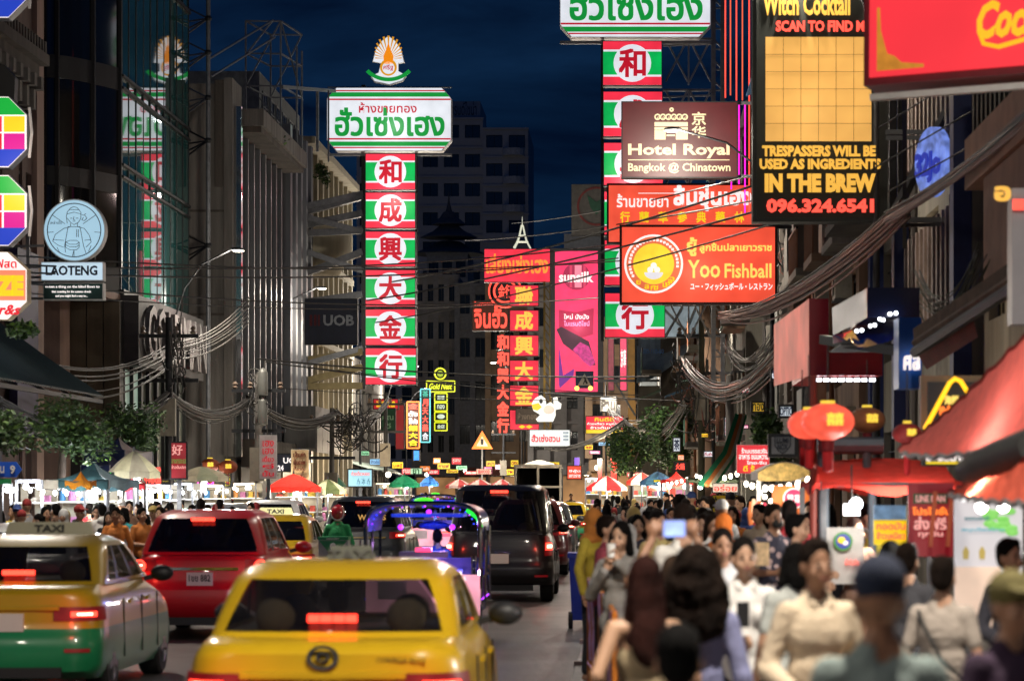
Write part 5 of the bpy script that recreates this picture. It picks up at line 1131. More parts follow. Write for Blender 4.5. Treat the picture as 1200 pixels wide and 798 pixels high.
# red suv
c = make_car('suv', 'glossy red sport utility car with round tail lamps and plate 1ขข 882', 'car', (-5.62, 36.6, 0), P_RED, L=4.5, Wd=1.84, H=1.67, kind='suv', hr=True, glass=CARGLD)
plate_text(c, '1ขข 882', .80, .055)
mb = MB()
for sx in (-1, 1): ring(mb, sx*.79, .97, .06, .085, .06, .02, E_TAIL, 16)
mb.build('ring_tail_lamp', c, shift=False)
mb = MB(); mb.prism([(-.04, 0), (.04, 0), (.02, .1)], 1.2, 1.4, P_RED); o = mb.build('roof_fin', c, shift=False); o.location = (0, 0, 1.67)
# silver sedan
make_car('silver_sedan', 'silver car with red pennant on its side window beyond the green taxi', 'car', (-8.35, 37.5, 0), P_SIL, kind='sedan')
# small yellow taxi behind the red suv
c = make_car('taxi', 'yellow taxi with a lit cream roof sign, just right of the red sport utility car', 'taxi', (-6.25, 47.6, 0), P_YEL, L=4.5, Wd=1.72, H=1.5, kind='sedan', glass=CARGLD)
taxi_sign(c, 1.9, 1.51, emi('lit_taxi_box', '#f0e8a8', .9, .05), TXI)
# dark car
c = make_car('dark_pickup', 'dark grey car with a low rounded roof behind the rider', 'car', (-5.75, 60, 0), P_GRY, L=4.8, Wd=1.85, H=1.78, kind='suv', glass=CARGLD, hr=True)
mb = MB(); text_into(mb, 'WOOFS', -.1, 1.3, .5, 1.42, .2, emi('window_sticker', '#e8b060', .6, 0), .02, .01); mb.build('sticker', c, shift=False)
# black van
c = make_car('black_van', 'tall black people carrier with square red tail lamp and lit roof brake light', 'van', (-2.30, 48.8, 0), P_BLK, L=5.0, Wd=1.88, H=2.02, kind='van', hr=True, glass=CARGL)
c = make_car('maroon_car', 'dark maroon car directly ahead of the black people carrier', 'car', (-2.36, 64, 0), P_MAR, L=4.6, Wd=1.84, H=1.7, kind='suv', glass=CARGLD)
c = make_car('grey_car', 'grey hatchback between the maroon car and the far green taxi', 'car', (-2.38, 74, 0), P_GRY, L=4.4, Wd=1.8, H=1.6, kind='suv', glass=CARGLD)
c = make_car('taxi', 'far yellow and green taxi with glowing tail lamps beside the crowd', 'taxi', (-2.28, 94, 0), P_YEL, L=4.5, Wd=1.75, H=1.5, kind='sedan', low=P_GRN, glass=CARGLD)
far = (('silver car in the left lane among the market umbrellas', (-9.2, 62), P_SIL, 'suv', 1.62), ('white car with pale roof behind the red sport utility car', (-9.3, 72), P_WHT, 'suv', 1.66), ('black car half hidden behind the blue lit tuk-tuk', (-5.9, 84), P_BLK, 'sedan', 1.47),
       ('red car far ahead of the tuk-tuk', (-6.0, 97), P_MAR, 'suv', 1.7), ('dark car near the truck in the middle lane', (-5.6, 112), P_GRY, 'suv', 1.7), ('yellow car in the left lane near the green umbrella', (-9.4, 92), P_YEL, 'sedan', 1.47), ('red roofed car near the far bend', (-9.5, 118), P_MAR, 'suv', 1.65))
for lab, (x, y), p, k, h in far: make_car('car', lab, 'car', (x, y, 0), p, L=4.5, Wd=1.8, H=h, kind=k, glass=CARGLD, group='cars queueing up the street')
# truck with open box
t = thing('truck', 'open-backed box truck with pale frame seen above the black people carrier', 'truck', (-4.25, 128, 0)); TB = mat('truck_frame', '#9c968a', .6, 0, .2); TI = mat('truck_inside', '#1c1814', .8)
mb = MB(); mb.box((-1.0, .1, .9), (1.0, 5, .95), TI); mb.box((-1.0, 4.9, .95), (1.0, 5, 2.9), TI); mb.box((-1.02, .1, .95), (-.98, 5, 2.9), TI); mb.box((.98, .1, .95), (1.02, 5, 2.9), TI); mb.box((-1.02, .1, 2.9), (1.02, 5, 2.95), TB); mb.build('cargo_box', t, shift=False)
for x in (-1.02, 1.02, .0): mb = MB(); mb.box((x-.045, .0, .9), (x+.045, .09, 2.95), TB); mb.build('frame_post', t, shift=False)
for z in (.85, 2.0, 2.96): mb = MB(); mb.box((-1.1, -.03, z), (1.1, -.001, z+.09), TB); mb.build('frame_rail', t, shift=False)
mb = MB(); mb.box((-.95, 5.1, .5), (.95, 6.9, 2.3), P_WHT); mb.build('cab', t, shift=False)
for x in (-.85, .85):
    for y in (1, 5.9): mb = MB(); mb.lathe([(.4, -.12), (.4, .12)], TYRE, n=18); RY = Matrix.Rotation(PI/2, 4, 'Y'); mb.v = [tuple(RY@Vector(v)+Vector((x, y, .4))) for v in mb.v]; mb.build('wheel', t, shift=False)
mb = MB(); mb.lathe([(.5, 0), (.45, .15), (.1, .3)], mat('roof_load', '#b0aca0'), (0, 2, 2.97), 12, 1.5, 2.5); mb.build('roof_load', t, shift=False)
# ---- tuk-tuks
def tuktuk(label, loc, s=1.0):
    t = thing('tuktuk', label, 'tuk-tuk', loc, 'tuk-tuks'); B = lambda mb, n, sm=40, p=None: mb.build(n, p or t, smooth=sm, shift=False)
    W2, L, H = .70, 3.0, 1.80
    NAVY = mat('tuk_navy_vinyl', (.03, .05, .45), .35, 0, .2, coat=.4); CH = CHROME
    g = []
    for j in range(9):
        y = .0+L*.72*j/8; row = []
        for i in range(17):
            a = PI*i/16; x = -W2*math.copysign(abs(math.cos(a))**.55, math.cos(a)); z = H-.33+.33*math.sin(a)**.6
            row.append((x, y, z))
        g.append(row)
    mb = MB(); mb.sheet([r for r in g], NAVY, .03); B(mb, 'canopy')
    q = MB(); arch = [(x, y-.02, z) for x, y, z in g[0]]; q.tube([(-W2, -.02, .75)]+arch+[(W2, -.02, .75)], .028, CH, 8); B(q, 'rear_arch')
    q = MB(); [q.ball((x*.9, y-.03, z-.05), .009, E_BLUE if i % 3 else E_PURP, 6, 4) for i, (x, y, z) in enumerate(g[0][1:-1])]; B(q, 'led_strip')
    for sx in (-1, 1):
        for y in (.08, .9, 2.05): q = MB(); q.tube([(sx*(W2+.01), y, .55), (sx*(W2+.01), y, H-.3)], .02, CH, 6); B(q, 'post')
        for k in range(3): q = MB(); q.tube([(sx*(W2+.06), -.02+k*.02, .5), (sx*(W2+.07), -.02, H-.45)], .012, CH, 5) if k == 0 else q.tube([(sx*(W2-.05*k), -.04, .85), (sx*(W2-.05*k), -.04, 1.15)], .01, CH, 5); B(q, 'grab_rail')
        q = MB(); q.tube([(sx*W2, y, .88) for y in (0, 2.0)], .02, CH, 6); B(q, 'side_rail')
        q = MB(); q.tube([(sx*(W2+.02), .06+.12*k, .62) for k in range(14)], .01, E_PURP if sx > 0 else E_BLUE, 6); B(q, 'side_led')
    PANEL = emi('tuk_back_panel', '#f8b0c0', .95, .35, 2.5)  # panel holds no lamp; its brightness is emission put into the colour
    q = MB(); q.box((-W2, -.06, .42), (W2, .0, .92), PANEL); B(q, 'rear_panel'); q = MB(); q.box((-W2, -.09, .28), (W2, -.02, .41), CH); B(q, 'bumper')
    q = MB(); q.box((-.55, -.075, .62), (-.2, -.062, .84), WHITEP); q.box((.12, -.09, .68), (.42, -.062, .76), mat('pink_box', '#c87080')); B(q, 'rear_sticker')
    q = MB(); q.box((.2, -.1, .77), (.42, -.062, .83), E_TAIL); B(q, 'brake_lamp'); 
    for sx in (-1, 1): q = MB(); q.lathe([(.06, 0), (.06, .04)], E_TAIL, n=12); q.v = [tuple(Matrix.Rotation(PI/2, 4, 'X')@Vector(v)+Vector((sx*.58, -.09, .35))) for v in q.v]; B(q, 'tail_lamp')
    q = MB(); q.box((-.6, .25, .45), (.6, .75, .85), mat('tuk_seat', '#2838a8', .5)); q.box((-.6, .1, .8), (.6, .25, 1.12), mat('tuk_seat', '#2838a8', .5)); B(q, 'passenger_seat')
    q = MB(); q.box((-.3, .05, 1.13), (.3, .2, 1.2), mat('seat_grey', '#585a78', .6)); q.box((-.1, .03, 1.2), (.1, .12, 1.25), emi('pink_lamp', '#ff4070', 2, 0)); B(q, 'parcel_box')
    q = MB(); q.box((-W2+.04, .0, .1), (W2-.04, 2.7, .42), mat('tuk_body', (.02, .03, .1), .4, coat=.5)); q.box((-.3, 2.2, .4), (.3, 2.8, .95), mat('tuk_body', (.02, .03, .1), .4, coat=.5)); B(q, 'floor_pan')
    q = MB(); q.box((-W2+.05, 2.1, .95), (W2-.05, 2.13, 1.02), CH); q.box((-.02, 2.1, 1.0), (.02, 2.14, H-.1), CH); B(q, 'windscreen_frame')
    for x, m in ((-.34, E_BLUE), (.36, E_BLUE), (-.3, E_PURP), (.34, E_PURP)):
        q = MB(); 
        if m is E_BLUE: q.box((x-.12, -.02, .955), (x+.12, .02, .985), m)
        else: q.ball((x, .3, 1.5), .035, m)
        B(q, 'lamp')
    q = MB(); q.ball((0, 1.0, 1.68), .035, E_PURP); B(q, 'lamp'); q = MB(); q.ball((.0, .1, H+.03), (.12, .1, .035), emi('green_roof_lamp', '#50ff30', 1.3, .1), 14, 8); B(q, 'roof_lamp')
    q = MB(); q.tube([(W2-.16, 0, H-.08), (W2-.03, 0, H-.18), (W2+.01, 0, H-.3)], .03, E_NEONG, 6); B(q, 'green_led')
    for x, y in ((-.62, .55), (.62, .55), (0, 2.75)):
        q = MB(); q.lathe([(.24, -.07), (.26, 0), (.24, .07)], TYRE, n=18); q.v = [tuple(Matrix.Rotation(PI/2, 4, 'Y')@Vector(v)+Vector((x, y, .26))) for v in q.v]; B(q, 'wheel')
        q = MB(); q.lathe([(.13, -.075), (.13, .075)], CH, n=12); q.v = [tuple(Matrix.Rotation(PI/2, 4, 'Y')@Vector(v)+Vector((x, y, .26))) for v in q.v]; B(q, 'hub_cap')
    q = MB(); q.ball((0, 1.9, 1.5), (.2, .06, .06), mat('blue_garland', (.02, .05, .5), .6, 0, .5, 30), 12, 6); B(q, 'garland')
    for sx in (-1, 1):
        q = MB(); q.sheet([[(sx*(W2-.02), .1+1.9*i/8, z) for i in range(9)] for z in (.6, .85, .9)], mat('tuk_side_vinyl', (.25, .05, .4), .3, 0, .4, 6, coat=.6)); B(q, 'side_panel')
    q = MB(); q.box((-.5, 1.15, .45), (.5, 1.3, 1.05), mat('tuk_seat', '#2838a8', .5)); B(q, 'driver_partition')
    q = MB(); q.box((-.45, .7, 1.62), (.45, 1.6, 1.66), emi('lining_painted_glow', '#2848e0', .5, .5, 5)); B(q, 'lit_lining')  # lamp light on the lining is painted in as emission
    lamp('tuk_light', 'POINT', Vector(loc)+Vector((0, .8, 1.5)), 34, (.22, .3, 1), .05, t); lamp('tuk_light', 'POINT', Vector(loc)+Vector((.2, .35, 1.25)), 10, (.8, .4, 1), .04, t); lamp('tuk_light', 'POINT', Vector(loc)+Vector((.3, -.4, .9)), 9, (1, .4, .7), .05, t)
    return t
tuktuk('blue and purple lit tuk-tuk with a green roof lamp beside the black van', (-2.56, 34.6, 0))
tuktuk('second blue lit tuk-tuk farther ahead behind the dark car', (-5.3, 76, 0))
# blue wheelie bin
t = thing('wheelie_bin', 'blue wheelie bin at the edge of the crowd', 'bin', (-.62, 40, 0)); BB = mat('bin_blue', (.005, .03, .32), .45, 0, .15)
mb = MB(); mb.add([(-.22, -.25, .12), (.22, -.25, .12), (.22, .25, .12), (-.22, .25, .12), (-.26, -.32, 1.0), (.26, -.32, 1.0), (.26, .32, 1.0), (-.26, .32, 1.0)], [(0, 3, 2, 1), (4, 5, 6, 7), (0, 1, 5, 4), (1, 2, 6, 5), (2, 3, 7, 6), (3, 0, 4, 7)], BB); mb.build('body', t, shift=False)
mb = MB(); mb.box((-.28, -.36, 1.0), (.28, .34, 1.07), BB); mb.build('lid', t, shift=False)
for sx in (-1, 1): mb = MB(); mb.lathe([(.12, -.03), (.12, .03)], TYRE, n=14); mb.v = [tuple(Matrix.Rotation(PI/2, 4, 'Y')@Vector(v)+Vector((sx*.24, -.2, .12))) for v in mb.v]; mb.build('wheel', t, shift=False)
# crowd barriers
OR_ = mat('barrier_orange', '#c07020', .5, .1); BN = mat('banner_pastel', '#b88cc0', .7, 0, .7, 3)
def barrier(label, p, q, col, h=1.08, banner=True):
    p, q = Vector(p), Vector(q); t = thing('crowd_barrier', label, 'barrier', p, 'steel crowd barriers'); n = max(4, int((q-p).length/.16))
    for a, b in ((Vector((0, 0, h)), Vector((0, 0, h))), (Vector((0, 0, .25)), Vector((0, 0, .25)))): mb = MB(); mb.tube([p+a, q+b], .022, col, 6); mb.build('rail', t)
    for i in range(n+1): r = p+(q-p)*i/n; mb = MB(); mb.tube([r+Vector((0, 0, .25 if 0 < i < n else 0)), r+Vector((0, 0, h))], .012 if 0 < i < n else .025, col, 5); mb.build('upright', t)
    if banner:
        mb = MB(); d = (q-p); g = []
        for k in range(5):
            z = .32+(h-.3)*k/4; g.append([tuple(p+d*(i/12)+Vector((.03*math.sin(i*2+k), 0, z-(.0 if k < 4 else .03*abs(math.sin(i*1.7)))))) for i in range(13)])
        mb.sheet(g, BN); mb.build('banner', t, smooth=60)
barrier('barrier hung with a pastel banner beside the blue bin', (-.42, 28.0, 0), (-.24, 24.2, 0), OR_); barrier('barrier hung with a pink banner, nearest the photographer', (-.23, 23.8, 0), (-.12, 20.2, 0), OR_)
barrier('bare orange and steel barrier in front of the left crowd', (-10.0, 52, 0), (-8.9, 52.1, 0), STEEL, banner=False)
for x, y in ((-.47, 26), (-.5, 31.5), (-.52, 36)):
    mb = MB(); mb.box((x-.14, y-.1, .0), (x+.14, y+.1, .05), mat('concrete_foot', '#a08880', .8)); o = mb.build('barrier_foot'); tag(o, {26: 'pale concrete foot lying nearest the photographer by the barrier', 31.5: 'pale concrete foot on the asphalt midway to the blue bin', 36: 'pale concrete foot just in front of the blue bin'}[y], 'concrete foot')
# ================================================================ PEOPLE
SKINM = objcol('skin', .5, .12, spec=.4, var=.16); CLOTH = objcol('cloth', .9, .5, fold=8); HAIRM = objcol('hair', .75, .7, spec=.1, var=.5, fold=40); TROU = objcol('trouser_cloth', .9, .6, fold=10); CLOTH_S = objcol('striped_cloth', .9, .8, stripes='wave', fold=8); CLOTH_P = objcol('printed_cloth', .9, .8, stripes='spots', fold=11)
LIPS = mat('lips', (.28, .07, .06), .5, 0, .05); EYEM = mat('eye_dark', (.01, .008, .008), .2, 0, 0)
def cone(mb, p, q, r1, r2, n=10, s=1.0):
    """rounded tapered limb from p to q"""
    p, q = Vector(p), Vector(q); d = (q-p); L = d.length; d = d/L if L > 1e-5 else Vector((0, 0, 1)); up = Vector((0, 1, 0)) if abs(d.y) < .9 else Vector((1, 0, 0)); a = d.cross(up).normalized(); b = d.cross(a)
    rings = [(-.9*r1, .35*r1), (-.5*r1, .86*r1), (0, r1)]+[(L*.5, (r1+r2)/2), (L, r2), (L+.5*r2, .86*r2), (L+.9*r2, .35*r2)]; vs = []
    for t, r in rings: vs += [p+d*t+(a*math.cos(2*PI*j/n)+b*math.sin(2*PI*j/n))*r for j in range(n)]
    k = len(rings); fs = [(i*n+j, (i+1)*n+j, (i+1)*n+(j+1) % n, i*n+(j+1) % n) for i in range(k-1) for j in range(n)]+[tuple(range(n)), tuple(reversed(range((k-1)*n, k*n)))]
    mb.add(vs, fs, SKINM)
_PM = {}
def fuse(mb, voxel, m, name, smooth=2, cut=None, noise=0):
    """union of the lumps as one continuous smoothed surface"""
    o = mb.build(name, shift=False); md = o.modifiers.new('r', 'REMESH'); md.mode = 'VOXEL'; md.voxel_size = voxel
    if noise:
        tx = bpy.data.textures.new('n', 'CLOUDS'); tx.noise_scale = .06; dm = o.modifiers.new('d', 'DISPLACE'); dm.texture = tx; dm.strength = noise; dm.texture_coords = 'LOCAL'
    if smooth: ms = o.modifiers.new('s', 'SMOOTH'); ms.factor = .6; ms.iterations = smooth
    me = bpy.data.meshes.new_from_object(o.evaluated_get(bpy.context.evaluated_depsgraph_get())); bpy.data.objects.remove(o)
    me.materials.clear(); me.materials.append(m)
    me.polygons.foreach_set('material_index', [0]*len(me.polygons)); me.polygons.foreach_set('use_smooth', [True]*len(me.polygons)); me.name = name; me.update(); return me
# pose: per arm (elbow, wrist, hand direction, palm normal, curl), legs stride
def A(e, w, hd, curl=.35): return (Vector(e), Vector(w), Vector(hd).normalized(), curl)
POSES = {
 'stand': (A((.235, .03, 1.12), (.25, -.05, .88), (0, -.15, -1)), A((-.235, .03, 1.12), (-.25, -.05, .88), (0, -.15, -1)), 0.03),
 'walk': (A((.24, .09, 1.13), (.25, .02, .90), (0, -.1, -1)), A((-.24, -.05, 1.13), (-.24, -.2, .93), (0, -.5, -1)), .2),
 'phone': (A((.25, -.02, 1.12), (.10, -.25, 1.17), (-.5, -.5, .4), .9), A((-.24, .0, 1.12), (-.09, -.24, 1.10), (.6, -.4, .2), .9), .04),
 'armsup': (A((.27, -.10, 1.56), (.13, -.24, 1.80), (-.3, -.1, 1), .9), A((-.27, -.10, 1.56), (-.13, -.24, 1.80), (.3, -.1, 1), .9), .03),
 'cup': (A((.25, .02, 1.12), (.08, -.22, 1.08), (-.8, -.3, .1), .9), A((-.25, .03, 1.12), (-.20, -.20, 1.02), (.5, -.6, .0), .7), .12),
 'drink': (A((.26, -.05, 1.18), (.07, -.22, 1.40), (-.4, .0, .8), .9), A((-.25, -.02, 1.15), (-.06, -.2, 1.34), (.4, 0, .8), .9), .04),
 'hip': (A((.27, .10, 1.16), (.20, -.06, .98), (-.6, -.2, -.6), .4), A((-.26, .02, 1.14), (-.24, -.12, .95), (.5, -.3, -.5), .4), .05),
 'reach': (A((.26, -.12, 1.16), (.16, -.40, 1.24), (-.1, -1, .1), .6), A((-.24, .0, 1.12), (-.12, -.25, 1.12), (.5, -.6, .2), .7), .08)}
def arm(mb, sx, pz, sh=(.158, .01, 1.375), f=0.0, hand=True, to=1.0):
    e, w, hd, curl = pz; S = Vector((sx*sh[0], sh[1], sh[2]))
    cone(mb, S, S+(e-S)*min(1, to*2), .045+f*.8, .036+f*.9)
    if to > .5: cone(mb, e, e+(w-e)*(to-.5)*2, .039+f, .026+f*1.1)
    if hand:
        cone(mb, w, w+hd*.045, .024, .030)
        side = hd.cross(Vector((0, 1, 0)) if abs(hd.y) < .8 else Vector((0, 0, 1))).normalized(); nrm = hd.cross(side).normalized()
        if nrm.y > 0 and abs(hd.z) > .6: nrm = -nrm
        for k, (off, ln) in enumerate(((-.030, .068), (-.010, .078), (.010, .073), (.030, .058))):
            b = w+hd*.075+side*off; m1 = b+(hd*math.cos(curl*.7)+nrm*math.sin(curl*.7))*ln*.5; m2 = m1+(hd*math.cos(curl*1.9)+nrm*math.sin(curl*1.9))*ln*.5
            cone(mb, b-hd*.02, b, .0125, .0105, 6); cone(mb, b, m1, .0108, .0098, 6); cone(mb, m1, m2, .0098, .0085, 6)
        th = w+hd*.025-side*.026; t2 = th+(hd*.6-side*.6+nrm*.4).normalized()*.035; cone(mb, th, t2, .0135, .0115, 6); cone(mb, t2, t2+(hd*.9+nrm*.4).normalized()*.03, .0115, .0095, 6)
def legs(mb, st, f=0.0, to=1.0, feet=True):
    for sx in (-1, 1):
        hip = Vector((sx*.088, 0, .90)); y = -st*sx; kn = Vector((sx*.095, y*.45-.02, .49)); an = Vector((sx*.10, y, .085+(.05 if y > .1 else 0)))
        cone(mb, hip, hip+(kn-hip)*min(1, to*2), .085+f, .056+f*1.3)
        if to > .5: cone(mb, kn, kn+(an-kn)*(to-.5)*2, .055+f, .038+f*1.6)
        if feet: cone(mb, an-Vector((0, -.02, .045)), an+Vector((sx*.02, -.15, -.055)), .038, .026)
def torso(mb, f=0.0, fem=False, low=.9):
    b = mb.ball; w = .132 if fem else .15
    b((0, 0, 1.27), (w+f, .105+f, .16+f*.3), SKINM, 14, 9); b((0, -.005, 1.10), ((.125 if fem else .145)+f, .098+f, .16), SKINM, 14, 9)
    b((0, .005, .95), (.162+f, .115+f, .115), SKINM, 14, 9)
    cone(mb, (-.135, .01, 1.37), (.135, .01, 1.37), .048+f*.7, .048+f*.7)
    cone(mb, (-.05, .015, 1.40), (-.03, .015, 1.455), .055+f*.3, .042); cone(mb, (.05, .015, 1.40), (.03, .015, 1.455), .055+f*.3, .042)
    if fem:
        for sx in (-1, 1): b((sx*.068, -.085, 1.26), (.06+f*.5, .045+f*.5, .058), SKINM, 10, 7)
def body_mesh(pose, fem):
    k = ('body', pose, fem)
    if k in _PM: return _PM[k]
    mb = MB(); pa, pb, st = POSES[pose]; torso(mb, 0, fem); legs(mb, st); arm(mb, 1, pa); arm(mb, -1, pb)
    cone(mb, (0, .015, 1.40), (0, .0, 1.52), .050 if not fem else .043, .048 if not fem else .042)
    mb.ball((0, .012, 1.615), (.072, .092, .092), SKINM, 16, 11); mb.ball((0, -.018, 1.565), (.060, .072, .085), SKINM, 16, 11); mb.ball((0, -.045, 1.512), (.034, .034, .026), SKINM)
    cone(mb, (0, -.092, 1.585), (0, -.106, 1.556), .008, .013, 8); mb.ball((0, -.086, 1.529), (.024, .012, .013), SKINM)
    for sx in (-1, 1): mb.ball((sx*.074, .005, 1.575), (.012, .02, .032), SKINM, 8, 6); mb.ball((sx*.04, -.068, 1.553), (.022, .02, .024), SKINM)
    me = fuse(mb, .0085, SKINM, 'person', 3); _PM[k] = me; return me
def top_mesh(pose, fem, kind):
    k = ('top', pose, fem, kind)
    if k in _PM: return _PM[k]
    mb = MB(); pa, pb, st = POSES[pose]; f = .016 if kind != 'hoodie' else .03
    if kind == 'tank':
        b = mb.ball; b((0, 0, 1.22), (.155, .115, .12), SKINM, 14, 9); b((0, -.005, 1.08), (.14, .11, .17), SKINM, 14, 9); b((0, .005, .95), (.175, .128, .13), SKINM, 14, 9)
        for sx in (-1, 1): cone(mb, (sx*.09, -.09, 1.28), (sx*.10, -.02, 1.43), .016, .014, 6); cone(mb, (sx*.10, -.02, 1.43), (sx*.07, .09, 1.28), .014, .016, 6)
    else:
        torso(mb, f, fem); mb.ball((0, .005, .93), (.178+f*.3, .13+f*.3, .14), SKINM, 14, 9)
        to = {'tee': .34, 'long': 1.0, 'hoodie': 1.0, 'vest': .05}[kind]
        if kind != 'vest': arm(mb, 1, pa, f=.018 if kind == 'tee' else .016, hand=False, to=to); arm(mb, -1, pb, f=.018 if kind == 'tee' else .016, hand=False, to=to)
        if kind == 'long': cone(mb, (-.045, .04, 1.455), (.045, .04, 1.455), .022, .022); [cone(mb, (s_*.05, .03, 1.455), (s_*.045, -.07, 1.415), .02, .014) for s_ in (-1, 1)]
        if kind == 'hoodie': mb.ball((0, .09, 1.43), (.11, .06, .07), SKINM)
    me = fuse(mb, .013, CLOTH, 'top', 2, noise=.008); _PM[k] = me; return me
def bottom_mesh(pose, kind):
    k = ('bot', pose, kind)
    if k in _PM: return _PM[k]
    mb = MB(); st = POSES[pose][2]; mb.ball((0, .005, .93), (.172, .125, .12), SKINM, 14, 9); legs(mb, st, .014 if kind != 'skirt' else .03, .38 if kind == 'shorts' else .42 if kind == 'skirt' else .97, False)
    if kind == 'skirt': mb.lathe([(.16, .2), (.2, .0), (.24, -.3)], SKINM, (0, 0, .8), 14, 1, .75)
    me = fuse(mb, .015, TROU, 'bottoms', 2); _PM[k] = me; return me
def hair_mesh(kind):
    if kind in _PM: return _PM[kind]
    mb = MB(); b = mb.ball
    if kind != 'cap' and kind != 'hijab': b((0, .022, 1.632), (.082, .096, .088), HAIRM, 16, 11); b((0, .045, 1.59), (.078, .07, .085), HAIRM, 14, 9)
    nz = .012
    if kind == 'short': b((0, -.03, 1.685), (.055, .05, .03), HAIRM)
    if kind in ('long', 'long_straight'):
        for sx in (-1, 1): cone(mb, (sx*.068, .01, 1.62), (sx*.085, .02, 1.42), .026, .03); cone(mb, (sx*.085, .02, 1.42), (sx*.09, -.03 if kind == 'long' else .05, 1.30), .03, .022)
        b((0, .065, 1.50), (.095, .05, .17), HAIRM, 14, 9); b((0, .10, 1.33), (.10, .04, .14), HAIRM, 14, 9)
    if kind == 'bob':
        for sx in (-1, 1): cone(mb, (sx*.068, .01, 1.62), (sx*.085, .0, 1.48), .03, .036)
        b((0, .06, 1.53), (.092, .055, .10), HAIRM, 14, 9)
    if kind == 'tied': b((0, .105, 1.63), (.04, .045, .045), HAIRM); b((0, .12, 1.56), (.03, .03, .08), HAIRM)
    if kind == 'curly':
        nz = .05; b((0, .05, 1.62), (.13, .12, .12), HAIRM, 16, 11); b((0, .07, 1.52), (.165, .11, .14), HAIRM, 16, 11); b((0, .09, 1.40), (.17, .08, .13), HAIRM, 16, 11)
        for sx in (-1, 1): b((sx*.11, .02, 1.47), (.06, .06, .12), HAIRM)
    if kind == 'cap':
        b((0, .012, 1.645), (.086, .102, .085), HAIRM, 18, 11); mb.add([(-.065, -.07, 1.665), (.065, -.07, 1.665), (.075, -.14, 1.652), (0, -.17, 1.648), (-.075, -.14, 1.652), (-.065, -.07, 1.65), (.065, -.07, 1.65), (.075, -.14, 1.64), (0, -.17, 1.636), (-.075, -.14, 1.64)], [(0, 1, 2, 3, 4), (9, 8, 7, 6, 5), (0, 5, 6, 1), (1, 6, 7, 2), (2, 7, 8, 3), (3, 8, 9, 4), (4, 9, 5, 0)], HAIRM); nz = 0
    if kind == 'hijab': b((0, .02, 1.61), (.095, .105, .115), HAIRM, 16, 11); b((0, .03, 1.50), (.10, .09, .10), HAIRM, 16, 11); b((0, .03, 1.40), (.17, .12, .08), HAIRM, 16, 11); nz = 0
    me = fuse(mb, .011, HAIRM if kind not in ('cap', 'hijab') else CLOTH, 'hair', 1, noise=nz); _PM[kind] = me; return me
mb = MB(); mb.ball((0, 0, 0), (.0125, .006, .007), EYEM, 8, 6); EYE = mb.build('eye', shift=False); EYE_ME = EYE.data; bpy.data.objects.remove(EYE)
mb = MB(); mb.bar((-.017, 0, 0), (.017, 0, .002), .006, EYEM, .005); BR = mb.build('eyebrow', shift=False); BROW_ME = BR.data; bpy.data.objects.remove(BR)
mb = MB(); mb.ball((0, 0, 0), (.022, .006, .007), LIPS, 8, 6); LP = mb.build('lips', shift=False); LIP_ME = LP.data; bpy.data.objects.remove(LP)
SKINS = [(.42, .235, .15), (.34, .18, .11), (.50, .30, .20), (.26, .13, .075), (.46, .27, .17)]
HAIRC = [(.004, .0035, .0035), (.006, .0045, .004), (.011, .006, .004)]
PEOPLE = []
def person(label, X, d, rz, pose='stand', fem=False, hair='short', top='tee', bot='trousers', tc=(.5, .5, .5), bc=(.02, .02, .025), skin=0, hc=None, H=1.68, face=None, group=None, pr=None):
    """rz = 0 faces the photographer, pi walks away"""
    s = H/1.71; o = link('person', body_mesh(pose, fem), None, (X, d, .12 if X > .75 else 0.0), SKINS[skin] if isinstance(skin, int) else skin, (0, 0, rz)); o.scale = (s*.93, s*.95, s)
    tag(o, label, 'person', group)
    tp_ = link(top if top != 'long' else 'shirt', top_mesh(pose, fem, top), o, col=tc)
    if pr: tp_.material_slots[0].link = 'OBJECT'; tp_.material_slots[0].material = pr
    link(bot, bottom_mesh(pose, bot), o, col=bc)
    link('hair' if hair not in ('cap', 'hijab') else hair, hair_mesh(hair), o, col=hc or HAIRC[int(X*7) % 3])
    if face is None: face = math.cos(rz) > -.3
    if face:
        for sx in (-1, 1): link('eye', EYE_ME, o, (sx*.030, -.0875, 1.588)); link('eyebrow', BROW_ME, o, (sx*.031, -.0895, 1.606))
        link('lips', LIP_ME, o, (0, -.0975, 1.531))
    PEOPLE.append((X, d)); return o
def hpx(x, ytop, d):
    """world X and standing height for a head top seen at x, ytop"""
    return (x-VX)*d/FPX, CAMZ+(VY-ytop)*d/FPX
def at(label, x, ytop, d, rz, **k):
    X, H = hpx(x, ytop, d); H -= .12 if X > .75 else 0; return person(label, X, d, rz, H=H, **k)
BK = PI
OLIVE = (.12, .10, .03)
# the people one can single out near the photographer
at('person seen from behind with cropped black hair, head low at the bottom of the picture', 795, 731, 8.4, BK, hair='short', top='tee', tc=(.06, .03, .03), fem=True)
at('person with a huge mass of dark curly hair, back turned, in a pale violet top', 818, 645, 13.2, BK-.2, fem=True, hair='curly', top='long', tc=(.22, .23, .40))
ap = at('person in light blue raising a phone overhead with both arms', 791, 651, 14.8, BK, pose='armsup', fem=True, hair='tied', top='tee', tc=(.10, .28, .55), skin=3, hc=(.05, .03, .02))
at('person with long brown hair in a sleeveless tan top, one hand on the hip', 755, 652, 12.9, BK+.25, pose='hip', fem=True, hair='long_straight', top='tank', bot='skirt', tc=(.32, .25, .15), bc=(.16, .13, .08), skin=4, hc=(.03, .009, .007))
at('person in a grey hooded top holding a drink to the mouth by the barrier', 727, 611, 21.5, -.35, pose='drink', fem=True, hair='bob', top='hoodie', tc=(.26, .25, .24), skin=2)
at('person with dark hair leaning at the barrier in dark red, profile towards the cars', 712, 604, 25.5, 1.2, pose='reach', hair='short', top='tee', tc=(.22, .03, .05))
